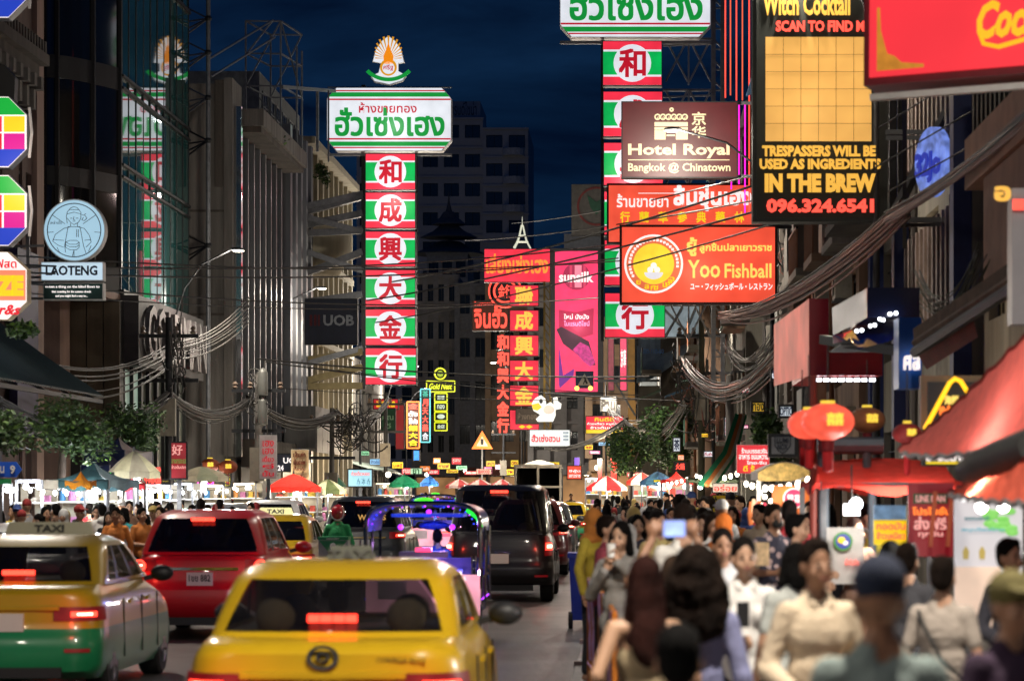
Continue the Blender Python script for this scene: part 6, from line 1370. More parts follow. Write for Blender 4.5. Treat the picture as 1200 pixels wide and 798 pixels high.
at('person in an orange headscarf and yellow top next to the blue bin', 697, 596, 29, .9, fem=True, hair='hijab', top='long', tc=(.55, .42, .05), hc=(.6, .22, .04))
at('person in a pale pink blouse facing the photographer behind the grey hooded top', 747, 603, 30, .2, pr=CLOTH_P, fem=True, hair='bob', top='long', tc=(.62, .48, .42), skin=2)
at('tall person in a loose white T-shirt seen from behind the raised phone', 800, 588, 24, BK, hair='short', top='tee', tc=(.62, .60, .56), H=None) if False else at('tall person in a loose white T-shirt seen from behind the raised phone', 801, 590, 21, BK-.1, pose='phone', hair='short', top='tee', tc=(.66, .64, .60))
at('person in a pale yellow blouse, dark hair, between the pink blouse and the white T-shirt', 772, 598, 27, .6, fem=True, hair='tied', top='long', tc=(.62, .52, .22))
at('person in a white open collared shirt and black shorts looking down at a phone', 872, 629, 16.2, .15, pose='phone', fem=True, hair='tied', top='long', bot='shorts', tc=(.72, .70, .68), bc=(.01, .01, .014), skin=2)
at('person with centre-parted black hair looking down, behind the white collared shirt', 847, 619, 19.6, .1, pose='stand', fem=True, hair='tied', top='tee', tc=(.5, .5, .52), skin=1)
at('person in a black top and bright orange headscarf seen from behind', 848, 602, 26, BK, fem=True, hair='hijab', top='long', tc=(.015, .015, .015), hc=(.85, .22, .03))
at('person in a cream long-sleeved shirt turning aside with a cup in hand', 957, 631, 12.3, .35, pose='cup', hair='short', top='long', tc=(.62, .50, .36), bc=(.03, .02, .02), skin=1)
at('person with black hair half hidden behind the cream shirt', 931, 636, 15.2, BK+.4, hair='bob', fem=True, top='tee', tc=(.4, .42, .4))
at('person in a dark navy cap close to the photographer, seen from behind', 1030, 655, 8.5, BK+.1, hair='cap', top='tee', tc=(.20, .25, .24), hc=(.006, .012, .035), skin=3, face=False)
at('person in a grey-brown T-shirt with a black shoulder strap, back turned', 1105, 652, 14.6, BK-.35, hair='short', top='tee', tc=(.36, .31, .27), bc=(.02, .02, .02), skin=0)
at('person with thick black hair between the navy cap and the grey-brown T-shirt', 1064, 636, 17.2, BK-.5, hair='short', top='tee', tc=(.05, .05, .06))
at('person with tousled dark hair just left of the thick black hair', 1042, 634, 19.0, BK+.3, hair='bob', fem=True, top='tee', tc=(.15, .12, .12))
at('person with a black fringe in dark clothes at the right edge looking left', 1184, 631, 16.8, .6, hair='short', top='long', tc=(.02, .02, .03), skin=0, pose='cup')
at('person in an olive cap and dark purple top nearest the right edge', 1186, 672, 9.4, .5, hair='cap', top='tee', tc=(.035, .015, .04), hc=OLIVE, skin=1)
mp_ = at('person in a black face mask and pale printed shirt handing out a menu', 907, 590, 24.5, .4, pose='reach', hair='short', top='tee', tc=(.60, .45, .45), skin=1, pr=CLOTH_P)
at('person in a red waistcoat with blue shoulder, in profile by the menu', 934, 602, 22.5, 1.3, pose='phone', hair='short', top='tee', tc=(.45, .02, .04), skin=2)
vd = at('stall keeper in a yellow printed shirt with mask under the chin', 1013, 597, 27, .3, pose='phone', hair='short', top='tee', tc=(.55, .50, .06), skin=2)
# things they hold or wear
def held(name, label, cat, me_fn, X, d, z, rz=0):
    mb = MB(); me_fn(mb); o = mb.build(name, shift=False); o.location = (X, d, z); o.rotation_euler = (0, 0, rz); tag(o, label, cat); return o
PHM = mat('phone_case', (.25, .32, .6), .3); scr = emi('phone_screen', '#a0b8ff', 1.2, .5, 9)
q = ap.location; sc_ = ap.scale[0]
t = thing('phone', 'phone with a glowing bluish screen held high above the crowd', 'phone', (q.x, q.y+.245*sc_, 1.86*sc_+.12))
mb = MB(); mb.box((-.06, -.005, -.045), (.06, .005, .045), PHM); mb.build('case', t, shift=False); mb = MB(); mb.box((-.055, -.008, -.04), (.055, -.0055, .04), scr); mb.build('screen', t, shift=False)
def box_(a, b, m): return lambda mb: mb.box(a, b, m)
X, H = hpx(872, 629, 16.2); held('phone', 'dark phone held at chest height by the person in the white collared shirt', 'phone', box_((-.035, -.004, -.07), (.035, .004, .07), BLACKPL), X-.02, 16.2-.34, 1.27)
X, H = hpx(957, 631, 12.3); held('cup', 'brown paper cup held by the person in the cream shirt', 'cup', lambda mb: mb.lathe([(.028, 0), (.038, .1), (.04, .105)], mat('kraft_paper', '#8a5a30', .8), n=14), X+.09, 12.3-.24, 1.13)
X, H = hpx(727, 611, 21.5); held('cup', 'white drinking cup at the lips of the person in grey', 'cup', lambda mb: mb.lathe([(.028, 0), (.036, .1), (.038, .105)], WHITEP, n=14), X-.07, 21.5-.22, 1.46)
X, H = hpx(907, 590, 24.5); held('menu', 'folded pale menu held out by the masked person', 'menu', lambda mb: (mb.box((-.14, 0, -.1), (0, .004, .1), WHITEP), mb.box((.001, 0, -.1), (.14, .004, .1), mat('menu_print', '#d8b890', .7, 0, .5, 12))), X-.2, 24.5-.55, 1.42, .3)
mb = MB(); mb.ball((0, -.075, 1.54), (.055, .035, .042), mat('black_mask', (.01, .01, .01), .8), 14, 9); o = mb.build('face_mask', mp_, shift=False)
mb = MB(); mb.ball((0, -.07, 1.515), (.045, .035, .03), WHITEP, 14, 9); o = mb.build('face_mask', vd, shift=False)
bw_ = [p for p in bpy.data.objects if p.get('label', '').startswith('person in a grey-brown')][0]
mb = MB(); mb.tube([(.16, .0, 1.42), (.12, .125, 1.35), (-.02, .14, 1.12), (-.17, .1, .98)], .013, BLACKPL, 6); mb.build('shoulder_strap', bw_, shift=False)
mb = MB(); mb.box((-.27, -.02, .82), (-.17, .12, 1.0), BLACKPL); mb.build('waist_bag', bw_, shift=False)
# ---- crowd
TOPS = [('white', (.62, .60, .58)), ('black', (.015, .015, .017)), ('grey', (.2, .2, .21)), ('navy', (.02, .03, .10)), ('beige', (.45, .36, .26)), ('pink', (.6, .25, .3)), ('red', (.4, .03, .04)), ('teal', (.03, .32, .35)), ('pale blue', (.3, .42, .6)), ('yellow', (.6, .45, .06)), ('olive', (.12, .12, .05)), ('maroon', (.16, .02, .05)), ('brown', (.15, .08, .05)), ('orange', (.6, .2, .04))]
TW = [6, 7, 4, 3, 4, 2, 2, 2, 2, 1, 2, 2, 2, 1]
HN = {'short': 'short black hair', 'long': 'loose dark hair', 'bob': 'dark bobbed hair', 'tied': 'tied hair', 'cap': 'a cap', 'long_straight': 'straight dark hair', 'hijab': 'a headscarf'}
LABS = set()
def crowd(n, xr, dr, grp, where, mind=.5, keep=None):
    made = 0; tries = 0; rr = random.Random(n*3+1)
    while made < n and tries < n*40:
        tries += 1; d = dr[0]+(dr[1]-dr[0])*rr.random()**.85; x0, x1 = xr(d); X = x0+(x1-x0)*rr.random()
        if any((X-a)**2+((d-b)*.7)**2 < mind*mind for a, b in PEOPLE): continue
        if keep and not keep(X, d): continue
        fem = rr.random() < .5; hair = rr.choice(['long', 'bob', 'tied', 'long_straight', 'long', 'hijab'] if fem else ['short', 'short', 'short', 'short', 'cap'])
        i = rr.choices(range(len(TOPS)), TW)[0]; tn, tc = TOPS[i]; v = rr.uniform(.75, 1.15); back = rr.random() < .5
        rz = (PI if back else 0)+rr.gauss(0, .5); tp = rr.choice(['tee', 'tee', 'tee', 'long', 'hoodie' if not fem else 'tank'])
        pose = rr.choice(['stand', 'walk', 'walk', 'phone', 'cup', 'hip' if fem else 'stand', 'reach']); H = rr.gauss(1.60 if fem else 1.70, .055); H = max(1.5, min(1.8, H))
        ax = 'back turned' if back else 'facing us'
        wh = [w for (a, w) in where if d >= a][-1]
        hc = None
        if hair in ('cap', 'hijab'): hc = rr.choice([(.02, .02, .03), (.4, .3, .1), (.3, .03, .03), (.5, .5, .5), (.03, .06, .2)])
        lab = '%s, %s %s, %s, %s' % (HN[hair], tn, {'tee': 'T-shirt', 'long': 'shirt', 'hoodie': 'hoodie', 'tank': 'vest'}[tp], ax, wh)
        if lab in LABS: continue
        LABS.add(lab)
        person('person with '+lab, X, d, rz, pose=pose, fem=fem, hair=hair, top=tp, bot=rr.choice(['trousers', 'trousers', 'shorts', 'skirt' if fem else 'trousers']), tc=tuple(c*v for c in tc), bc=rr.choice([(.02, .02, .03), (.04, .05, .09), (.12, .1, .08), (.01, .01, .01)]), skin=rr.choice([0, 0, 1, 2, 3, 4]), hc=hc, H=H, group=grp, face=not back and d < 60)
        made += 1
crowd(56, lambda d: (-.1, 2.3), (25, 44), 'people crowding the right pavement', [(0, 'near the menu stand'), (30, 'just past the red tent'), (36, 'beside the yellow food cart')], .55, lambda X, d: not (X < .9 and d < 26))
crowd(110, lambda d: (-.75+d*.0, min(3.2, 2.6+d*.005)), (44, 112), 'people crowding the right pavement', [(0, 'right of the maroon car'), (52, 'near the olive tarpaulin'), (62, 'under the leaning striped awning'), (74, 'near the navy umbrella'), (88, 'near the far red umbrella'), (100, 'far off by the red banners')], .6)
crowd(74, lambda d: (-10.9, -7.3), (43.5, 60), 'people crowding the left side of the street', [(0, 'under the left trees'), (45, 'near the dark teal tent'), (50, 'before the lit stalls'), (55, 'below the grey umbrella'), (60, 'by the red standing banner')], .5, lambda X, d: not (X > -10.3 and d > 59))
crowd(50, lambda d: (-12.8, -10.3), (66, 118), 'people crowding the left side of the street', [(0, 'near the magenta neon'), (74, 'under the red umbrella'), (86, 'by the pale blue menu box'), (98, 'near the green umbrella'), (108, 'far off on the left')], .6)
crowd(30, lambda d: (-9+(-10)*(d-112)/90, -1.6-6*(d-112)/90), (112, 190), 'people at the far bend of the street', [(0, 'far off between the parked cars'), (135, 'beyond the truck'), (160, 'at the bend of the street')], .7)
# motorbike rider with delivery box
t = thing('motorbike', 'delivery motorbike with a green and grey box between the lanes', 'motorbike', (-4.62, 44, 0))
mb = MB()
for y in (.1, 1.3): 
    q = MB(); q.lathe([(.22, -.05), (.28, 0), (.22, .05)], TYRE, n=18); q.v = [tuple(Matrix.Rotation(PI/2, 4, 'Y')@Vector(v)+Vector((0, y, .28))) for v in q.v]; q.build('wheel', t, shift=False)
mb = MB(); mb.box((-.12, -.15, .45), (.12, .9, .75), P_BLK); mb.box((-.14, .9, .4), (.14, 1.2, .95), P_BLK); mb.bar((-.32, 1.1, 1.02), (.32, 1.1, 1.02), .03, DARKSTEEL); mb.build('body', t, shift=False)
bx = thing('delivery_box', 'grey delivery box with a green triangle flap and white crest on the motorbike', 'box', (-4.62, 43.85, .78)); GB = mat('box_green', '#14804c', .6); GG = mat('box_grey', '#8a9494', .6)
mb = MB(); mb.box((-.225, -.25, 0), (.225, .2, .43), GG); mb.build('shell', bx, shift=False); mb = MB(); mb.box((-.235, -.26, .40), (.235, .21, .45), GB); mb.prism([(-.215, .39), (0, .12), (.215, .39)], -.262, -.252, GB); mb.build('flap', bx, shift=False)
mb = MB(); mb.prism([(.05*math.cos(a*.785), .30+.06*math.sin(a*.785)) for a in range(8)], -.27, -.264, WHITEP); text_into(mb, 'DELIVERY', -.1, .41, .1, .43, -.265, WHITEP, .02, .004); mb.build('crest', bx, shift=False)
rd = person('motorbike rider in a green jacket and red and white helmet', -4.62, 44.3, BK, pose='reach', top='long', tc=(.02, .25, .08), H=1.70, face=False); rd.location.z = .0
mb = MB(); mb.ball((0, .0, 1.61), (.125, .145, .13), mat('helmet_red', (.35, .01, .015), .15, coat=1), 18, 12); mb.build('helmet', rd, shift=False, smooth=180)
mb = MB(); ring(mb, 0, 0, .1, .115, -.03, .03, WHITEP); T_ = Matrix.Translation((0, .08, 1.60)); mb.v = [tuple(T_@Vector(v)) for v in mb.v]; mb.build('helmet_stripe', rd, shift=False)
# tuk-tuk driver
dr = person('tuk-tuk driver in a blue shirt seen through the rear opening', -2.5, 36.3, BK, pose='reach', top='tee', tc=(.05, .1, .4), H=1.45, face=False)
# ================================================================ UMBRELLAS, TENTS, STALLS
UCL = objcol('canopy_cloth', .75, .5, spec=.3, trans=.45, fold=3)
def umbrella(label, x, ytop, yrim, halfw, d, c1, c2=None, grp='market umbrellas', light=0, n=8):
    p = px(x, ytop, d); r = halfw*d/FPX; dz = (yrim-ytop)*d/FPX; t = thing('market_umbrella', label, 'umbrella', (p.x, d, 0), grp)
    zt = p.z
    for k in range(n):
        a0, a1 = 2*PI*k/n, 2*PI*(k+1)/n; mb = MB(); g = []
        for i in range(6):
            u = i/5; z = zt-dz*(u**1.25); row = []
            for j in range(5):
                a = a0+(a1-a0)*j/4; sag = 1-.06*math.sin(PI*j/4)*u; row.append((r*u*math.cos(a)*sag+1e-4*j, r*u*math.sin(a)*sag, z+.02*math.sin(PI*j/4)*u))
            g.append(row)
        g.append([(q[0], q[1], q[2]-.14) for q in g[-1]])
        mb.sheet(g, UCL); o = mb.build('canopy_panel', t, shift=False, smooth=35, col=c1 if (k % 2 == 0 or c2 is None) else c2)
    mb = MB(); mb.tube([(0, 0, .12), (0, 0, zt+.08)], .025, STEEL, 8); mb.build('pole', t, shift=False)
    mb = MB()
    for k in range(n): a = 2*PI*k/n; mb.tube([(0, 0, zt-dz*.9), (r*.5*math.cos(a), r*.5*math.sin(a), zt-dz*.42-.03)], .008, STEEL, 4)
    mb.build('ribs', t, shift=False)
    mb = MB(); mb.lathe([(.28, 0), (.3, .08), (.08, .12)], CONC_D, n=12); mb.build('foot', t, shift=False)
    if light:
        mb = MB(); mb.ball((.1, -.1, zt-dz-.12), .05, E_BULBW, 8, 6); mb.build('bulb', t, shift=False); lamp('bulb_light', 'POINT', (p.x+.1, d-.1, zt-dz-.2), light, (1, .93, .82), .08, t)
    return t
def tent(label, x0, x1, yeave, ypeak, d, dep, c1, c2=None, flap=.25, light=0, ridge=False, name='canopy_tent', legs=True):
    a, b = px(x0, yeave, d), px(x1, yeave, d); zt = px(0, ypeak, d).z; ze = a.z; t = thing(name, label, 'tent', ((a.x+b.x)/2, d, 0)); w = (b.x-a.x)/2
    cn = [(-w, 0), (w, 0), (w, dep), (-w, dep)]; pk = [(0, dep/2)]*4 if not ridge else [(-w*.9, dep/2), (w*.9, dep/2), (w*.9, dep/2), (-w*.9, dep/2)]
    for i in range(4):
        p, q = cn[i], cn[(i+1) % 4]; k0, k1 = pk[i], pk[(i+1) % 4]; mb = MB(); g = []
        for u in range(7):
            s = u/6; row = []
            for j in range(9):
                v = j/8; ex = p[0]+(q[0]-p[0])*v, p[1]+(q[1]-p[1])*v; kx = k0[0]+(k1[0]-k0[0])*v, k0[1]+(k1[1]-k0[1])*v
                row.append((ex[0]+(kx[0]-ex[0])*s, ex[1]+(kx[1]-ex[1])*s, ze+(zt-ze)*s-.10*math.sin(PI*s)*(1)-.03*math.sin(PI*v)*(1-s)+.012*math.sin(9*v+3*s)))
            g.append(row)
        g.insert(0, [(q_[0], q_[1], q_[2]-flap+.03*math.sin(i2*1.3)) for i2, q_ in enumerate(g[0])])
        mb.sheet(g, UCL); mb.build('canopy_panel', t, shift=False, smooth=40, col=c1 if i % 2 == 0 or c2 is None else c2)
    if legs:
        for x, y in cn: mb = MB(); mb.bar((x*.97, y if y else .04, .12), (x*.97, y if y else .04, ze), .05, STEEL); mb.build('leg', t, shift=False)
    mb = MB(); mb.bar((-w, .03, ze-.03), (w, .03, ze-.03), .04, STEEL); mb.build('rail', t, shift=False)
    if light:
        for k in (-.5, .5): mb = MB(); mb.ball((w*k, .3, ze-.2), .06, E_BULBW, 8, 6); mb.build('bulb', t, shift=False)
        lamp('bulb_light', 'POINT', ((a.x+b.x)/2, d+.3, ze-.3), light*1.3, (1, .94, .84), .12, t)
    return t
NV = (.012, .02, .075); TD = (.02, .05, .06); GR = (.16, .15, .12); RDc = (.45, .02, .02); GN = (.01, .14, .06); OLV = (.10, .12, .07)
# left side
tent('navy peaked tent among the trees on the left', 97, 146, 527, 511, 60, 3.5, NV, (.4, .36, .34), .3)
tent('dark navy tent hanging behind the grey umbrella', 95, 128, 545, 528, 58, 3, NV, None, .2)
tent('dark teal tent over the brightly lit clothing stall', 55, 127, 562, 541, 52, 3.2, TD, (.08, .11, .12), .16, 80)
tent('small orange awning in front of the dark teal tent', 76, 98, 563, 552, 50, 1.2, (.75, .30, .02), None, .1, 0, legs=False, name='small_awning')
umbrella('big grey-beige umbrella with a pale top on the left pavement', 157, 528, 553, 31, 57, GR, (.24, .23, .16), light=60)
umbrella('low olive umbrella beside the red standing banner', 236, 546, 558, 32, 66, (.09, .09, .06), (.12, .10, .07), light=70)
tent('red and white striped low stall roof left of the red neon', 126, 170, 566, 558, 60, 2, (.45, .03, .04), (.5, .45, .4), .12, 60)
umbrella('bright red umbrella under the cream banner', 344, 555, 571, 32, 82, (.75, .03, .02), None, light=120)
umbrella('olive and cream umbrella right of the red one', 384, 561, 574, 22, 86, (.10, .12, .05), (.5, .48, .3), light=60)
umbrella('round teal-green umbrella left of the menu box', 396, 559, 569, 10, 96, (.15, .42, .3), (.3, .5, .35))
umbrella('green umbrella with white rim in the middle distance', 474, 556, 567, 18, 106, GN, (.02, .18, .08), light=60)
umbrella('blue umbrella right of the green one', 503, 557, 566, 11, 118, (.06, .22, .6), None, light=30)
for i, (x, w) in enumerate(((538, 16), (562, 17), (588, 15))): umbrella(['dull red and pale umbrella left of the black van roof', 'dark red umbrella just above the black van', 'maroon umbrella right above the black van'][i], x, 561, 569, w, 138-i*3, (.25, .03, .03), (.35, .25, .22), light=25)
# right side
umbrella('red and white umbrella on the far right pavement', 711, 557, 571, 24, 100, (.7, .03, .03), (.7, .55, .5), light=110)
umbrella('red and cream striped umbrella between the red and navy ones', 752, 553, 564, 18, 98, (.6, .06, .04), (.65, .6, .5), light=60)
umbrella('dark navy umbrella below the green bushes', 771, 552, 564, 21, 84, (.02, .05, .09), (.03, .08, .12), light=90)
tent('bright red stall roof beside the navy umbrella', 775, 812, 562, 552, 80, 2.5, (.75, .04, .03), None, .12, 90)
tent('olive tarpaulin stall roof under the leaning striped awning', 806, 866, 560, 550, 64, 2.6, OLV, (.16, .17, .12), .12, 90)
# leaning folded awning (green and orange stripes)
t = thing('leaning_awning', 'long folded awning striped green and orange leaning across the right stalls', 'awning', px(845, 565, 52))
for i, (off, c) in enumerate(((0, (.02, .22, .12)), (6, (.5, .18, .06)), (11, (.45, .42, .35)), (15, (.02, .2, .1)))):
    mb = MB(); p0, p1 = px(818+off, 566, 52+i*.15), px(862+off*.6, 484, 55+i*.15); q0, q1 = px(824+off, 568, 52.1+i*.15), px(866+off*.6, 486, 55.1+i*.15); mb.sheet([[p0, (p0+p1)/2+Vector((.1, 0, -.08)), p1], [q0, (q0+q1)/2+Vector((.1, 0, -.08)), q1]], UCL, .05); mb.build('stripe', t, col=c)
# big dark parasol arms and poles
mb = MB(); t = thing('utility_pole', 'pale concrete pole rising beside the navy umbrella', 'pole', px(856, 600, 72)); mb.tube([(px(856, 0, 72).x, 72, .1), (px(855, 0, 72).x, 72, px(0, 440, 72).z)], .13, CONC, 8, .1); mb.build('pole', t, smooth=60)
# lit stall interiors: shelves and goods
GOODS = [(.6, .1, .08), (.7, .5, .1), (.2, .45, .2), (.75, .7, .65), (.5, .2, .4), (.1, .3, .6), (.8, .4, .15), (.35, .2, .1)]
def stall(label, x0, x1, d, ytop, ybot=600, light=60, back=E_SHOP, cold=False, seed=1, posts=True, counter=(.5, .45, .4), name='food_stall'):
    a, b = px(x0, ytop, d), px(x1, ytop, d); w = b.x-a.x; t = thing(name, label, 'stall', (a.x, d, 0)); H = a.z; rr = random.Random(seed)
    mb = MB(); mb.box((.02, 1.4, .12), (w-.02, 1.45, H), mat('stall_back_sheet', '#a09a8c', .7, 0, .3, 3)); mb.build('back_panel', t, shift=False)
    mb = MB(); mb.box((0, 0, .12), (w, .7, .95), UCL); mb.build('counter', t, shift=False, col=counter)
    for k in range(2): z = 1.25+k*.45; mb = MB(); mb.box((0, .9, z), (w, 1.3, z+.03), WHITEP); mb.build('shelf', t, shift=False)
    proto = {}
    for z, y in ((.95, .3), (.95, .55), (1.28, 1.05), (1.73, 1.05)):
        n = int(w/.2)
        for i in range(n):
            k = rr.randrange(3); 
            if k not in proto:
                m_ = MB(); (m_.box((-.07, -.07, 0), (.07, .07, .16), UCL) if k == 0 else m_.lathe([(.05, 0), (.06, .02), (.06, .16), (.02, .2)], UCL, n=8) if k == 1 else m_.lathe([(.08, 0), (.1, .04), (.04, .09)], UCL, n=8)); o = m_.build('goods', t, shift=False); proto[k] = o.data; o.location = (.1+i*.2, y, z); o.color = rr.choice(GOODS)+(1,)
            else: o = link('goods', proto[k], t, (.1+i*.2+rr.uniform(-.03, .03), y, z), rr.choice(GOODS))
            s = rr.uniform(.8, 1.4); o.scale = (s, s, s*rr.uniform(.8, 1.3))
    for i in range(max(2, int(w/.7))):
        mb = MB(); mb.ball(((i+.5)*w/max(2, int(w/.7)), .2, H-.12), .055, E_BULBW if cold else E_BULB, 8, 6); mb.build('bulb', t, shift=False)
    mb = MB(); mb.box((.0, -.02, H-.05), (w, .03, H), E_SHOPW if cold else E_SHOP); mb.build('light_strip', t, shift=False)
    if posts:
        for x in (.0, w): mb = MB(); mb.bar((x, -.05, .12), (x, -.05, H), .045, STEEL); mb.build('post', t, shift=False)
    if light: lamp('stall_light', 'POINT', (a.x+w/2, d-.15, H-.2), light*1.9, (.95, .97, 1) if cold else (1, .88, .68), .12, t)
    return t
for i, (x0, x1, d, yt, lt, cold, lab) in enumerate(((3, 14, 50, 566, 20, True, 'narrow stall with white lit fridge behind the left trees'), (20, 50, 50, 562, 30, True, 'stall with orange striped awning and dark red board at the far left'), (55, 100, 54, 563, 70, True, 'dazzling clothing and toy stall under the dark teal tent'), (102, 124, 56, 563, 50, True, 'white lit stall beside the grey umbrella pole'), (128, 168, 61, 566, 60, True, 'white counter stall below the striped low roof'),
        (172, 200, 62, 568, 60, True, 'stall glowing white under the red neon characters'), (204, 226, 67, 566, 40, True, 'stall with silvery display behind the red banner'), (230, 262, 69, 568, 60, False, 'stall glowing pink-white under the magenta neon'), (264, 300, 74, 566, 60, False, 'warm stall near the yellow upright sign'),
        (318, 372, 84, 570, 90, False, 'warm busy stall under the bright red umbrella'), (374, 404, 88, 571, 50, False, 'warm stall under the olive and cream umbrella'), (440, 480, 108, 566, 60, False, 'orange lit stall beyond the menu box'))):
    stall(lab, x0, x1, d, yt, light=lt, cold=cold, seed=i+3)
for i, (x0, x1, d, yt, lt, cold, lab) in enumerate(((686, 702, 126, 560, 40, True, 'violet and white stall behind the red square sign'), (704, 728, 104, 567, 60, False, 'warm stall under the red and white umbrella'), (742, 772, 100, 562, 60, False, 'stall under the striped umbrella'), (758, 790, 86, 563, 60, False, 'red fronted stall under the navy umbrella'), (784, 810, 82, 562, 60, False, 'red lit stall under the bright red roof'))):
    stall(lab, x0, x1, d, yt, light=lt, cold=cold, seed=i+33, counter=(.5, .06, .05))
for (x0, y0, x1, y1, d, fc, s, m, lab) in ((758, 565, 800, 575, 84, E_ORR, '海鮮 ซีฟู้ด', E_TXTW, 'red lit seafood strip below the navy umbrella'), (766, 562, 778, 565, 83.5, E_YEL, '', None, 'yellow strip on top of the red seafood strip'), (835, 566, 865, 577, 50, emi('cart_face', '#e8e0c8', .9, .15, 3), 'อร่อย', E_NEONR, 'white board with red Thai word on the yellow food cart'), (835, 580, 866, 600, 50, mat('cart_yellow', '#e0c818', .6, 0, .1), 'ข้าวเหนียว', mat('dark_letters', '#383430'), 'yellow lower panel of the food cart'),
        (790, 541, 804, 552, 78, None, '火鍋', E_NEONR, 'red neon word above the bright red stall roof')):
    t, P = board('stall_sign', lab, x0, y0, x1, y1, d, fc, .06, 'sign', None, DARKSTEEL if fc else None or DARKSTEEL, .01) if fc else board('stall_sign', lab, x0, y0, x1, y1, d, None, .02)
    if s: letters(t, P, s, x0+2, y0+1.8, x1-2, y1-1.8, m, .03)
# ---- stalls close to the camera on the right
FD = 30
quick('lettered_red_sign', 'red lit signboard with white Thai lettering behind the grey watch-shop board', 863, 521, 902, 555, 44, emi('thai_red', '#e02c38', .92, .08), [('ร้านบรรยวริน', 869, 525, 900, 531, E_TXTW), ('อาหาร ขนมหวาน', 866, 533, 900, 538, E_TXTW), ('ไทย-จีน', 875, 540, 898, 544, E_TXTW), ('ดี ร้', 871, 545, 884, 552, E_YEL)], .1, WHITEP, .01)
t, P = quick('watch_sign', 'grey projecting board with a dark shield emblem', 900, 508, 935, 536, 33, mat('grey_sign_face', '#8c9096', .6), [('LUMI', 910, 513, 924, 519, LN), ('NOX', 911, 520, 923, 527, LN)], .12)
mb = MB(); pts = [P(908, 511), P(926, 511), P(926, 522), P(922, 528), P(917, 531), P(912, 528), P(908, 522), P(908, 511)]
for a, b in zip(pts[:-1], pts[1:]): mb.bar((a[0], -.03, a[1]), (b[0], -.03, b[1]), .012, LN)
mb.build('shield_outline', t, shift=False)
# ornate white food cart
t = thing('food_cart', 'white food cart with an arched yellow patterned roof edge and string of bulbs', 'food cart', px(888, 640, 34)); o = wpos(t)
mb = MB(); a, b = px(888, 562, 34), px(952, 535, 34)
arcp = [(a.x, a.z)]+[(a.x+(b.x-a.x)*i/10, a.z+.10+.12*math.sin(PI*i/10)) for i in range(11)]+[(b.x, a.z)]
mb.prism([(x-o.x, z-o.z) for x, z in arcp], 34-o.y, 36-o.y, mat('cart_roof', '#d8d0c0', .6, 0, .2), Matrix.Identity(4)); mb.build('roof', t, shift=False)
mb = MB(); mb.prism([(x-o.x, z-o.z) for x, z in [(x, z-.015) for x, z in arcp]], 33.96-o.y, 33.99-o.y, mat('cart_trim', '#c8a860', .6, 0, .6, 14)); mb.build('trim_print', t, shift=False)
for x in (889, 951): mb = MB(); mb.bar(px(x, 562, 34), (px(x, 0, 34).x, 34, .12), .05, WHITEP); mb.build('post', t)
mb = MB(); a, b = px(905, 569, 34.1), px(953, 604, 34.1); mb.box((a.x, 34.1, b.z), (b.x, 34.14, a.z), emi('poster_orange', '#f07828', .95, .35, 2.2)); mb.build('poster', t)
mb = MB(); c = px(930, 584, 34.05); mb.prism(disc(c.x, c.z, .13, 20), 34.04, 34.08, E_TXTW); mb.prism(disc(c.x, c.z, .11, 20), 34.02, 34.035, E_PINKL); text_into(mb, '雙喜', c.x-.08, c.z-.05, c.x+.08, c.z+.05, 34.01, E_TXTW, .03, .01); mb.build('round_emblem', t)
mb = MB(); a, b = px(893, 640, 34.3), px(951, 606, 34.3); mb.box((a.x, 34.2, .3), (b.x, 35, 1.0), mat('cart_body', '#b8aa98', .5, 0, .3)); mb.build('counter', t)
for i in range(9):
    mb = MB(); q = px(880+R.uniform(-4, 24), 572+i*5, 33.9+R.uniform(-.1, .3)); mb.ball(q, .03, E_BULB, 8, 6); mb.build('bulb', t)
lamp('cart_light', 'POINT', px(895, 585, 33.3), 34, (1, .9, .75), .2, t)
for i in range(7):
    mb = MB(); q = px(880+i*3.2, 598+R.uniform(-8, 8), 33.8); mb.lathe([(.03, -.18), (.05, -.05), (.02, .1)], mat('hanging_snacks%d' % (i % 3), ['#b06030', '#d8b090', '#c02848'][i % 3], .6), q, 8); mb.build('hanging_snack', t)
# framed stall with red tent
RT = (.72, .05, .035)
t = tent('red fabric tent over the framed stall on the right', 963, 1136, 564, 536, 25, 3.2, RT, None, .07, 110, True)
t2 = thing('pipe_scaffold', 'grey steel pipe frame of the stall below the paper lanterns', 'frame', px(965, 640, 26))
PIPE = mat('blue_grey_pipe', '#4a5660', .5, .4, .3)
for q in ((958, 522, 1035, 522, .10), (965, 521, 965, 700, .07), (1016, 520, 1016, 560, .05), (1022, 575, 1022, 700, .05), (953, 440, 953, 700, .045)):
    mb = MB(); mb.tube([px(q[0], q[1], 26.4), px(q[2], q[3], 26.4)], q[4]*.8, PIPE if q[4] != .045 else mat('rust_red_pole', '#6c2c24', .6), 8); mb.build('pipe', t2)
mb = MB(); a, b = px(966, 618, 25.2), px(1012, 684, 25.2); mb.box((a.x, 25.2, b.z), (b.x, 25.24, a.z), mat('stall_white_board', '#b8b4b0', .6, 0, .15, 6)); tag(mb.build('white_menu_board'), 'white board with round green and blue emblem hanging on the framed stall', 'board')
t = bpy.data.objects.new('round_emblem', None)
t = thing('stall_emblem', 'round green, blue and yellow sticker on the white stall board', 'sticker', px(988, 634, 25.15)); mb = MB(); o = wpos(t)
for r, c in ((.085, '#3c8c2c'), (.066, '#2038a0')): mb.prism(disc(o.x, o.z, r, 24), o.y-(.1-r)*.3, o.y+.01, emi('sticker%s' % c[1:], c, .6, 0))
mb.ball((o.x-.015, o.y-.012, o.z+.01), (.035, .008, .03), E_YEL); mb.ball((o.x+.02, o.y-.012, o.z-.015), (.025, .008, .02), E_TXTW); mb.build('disc', t)
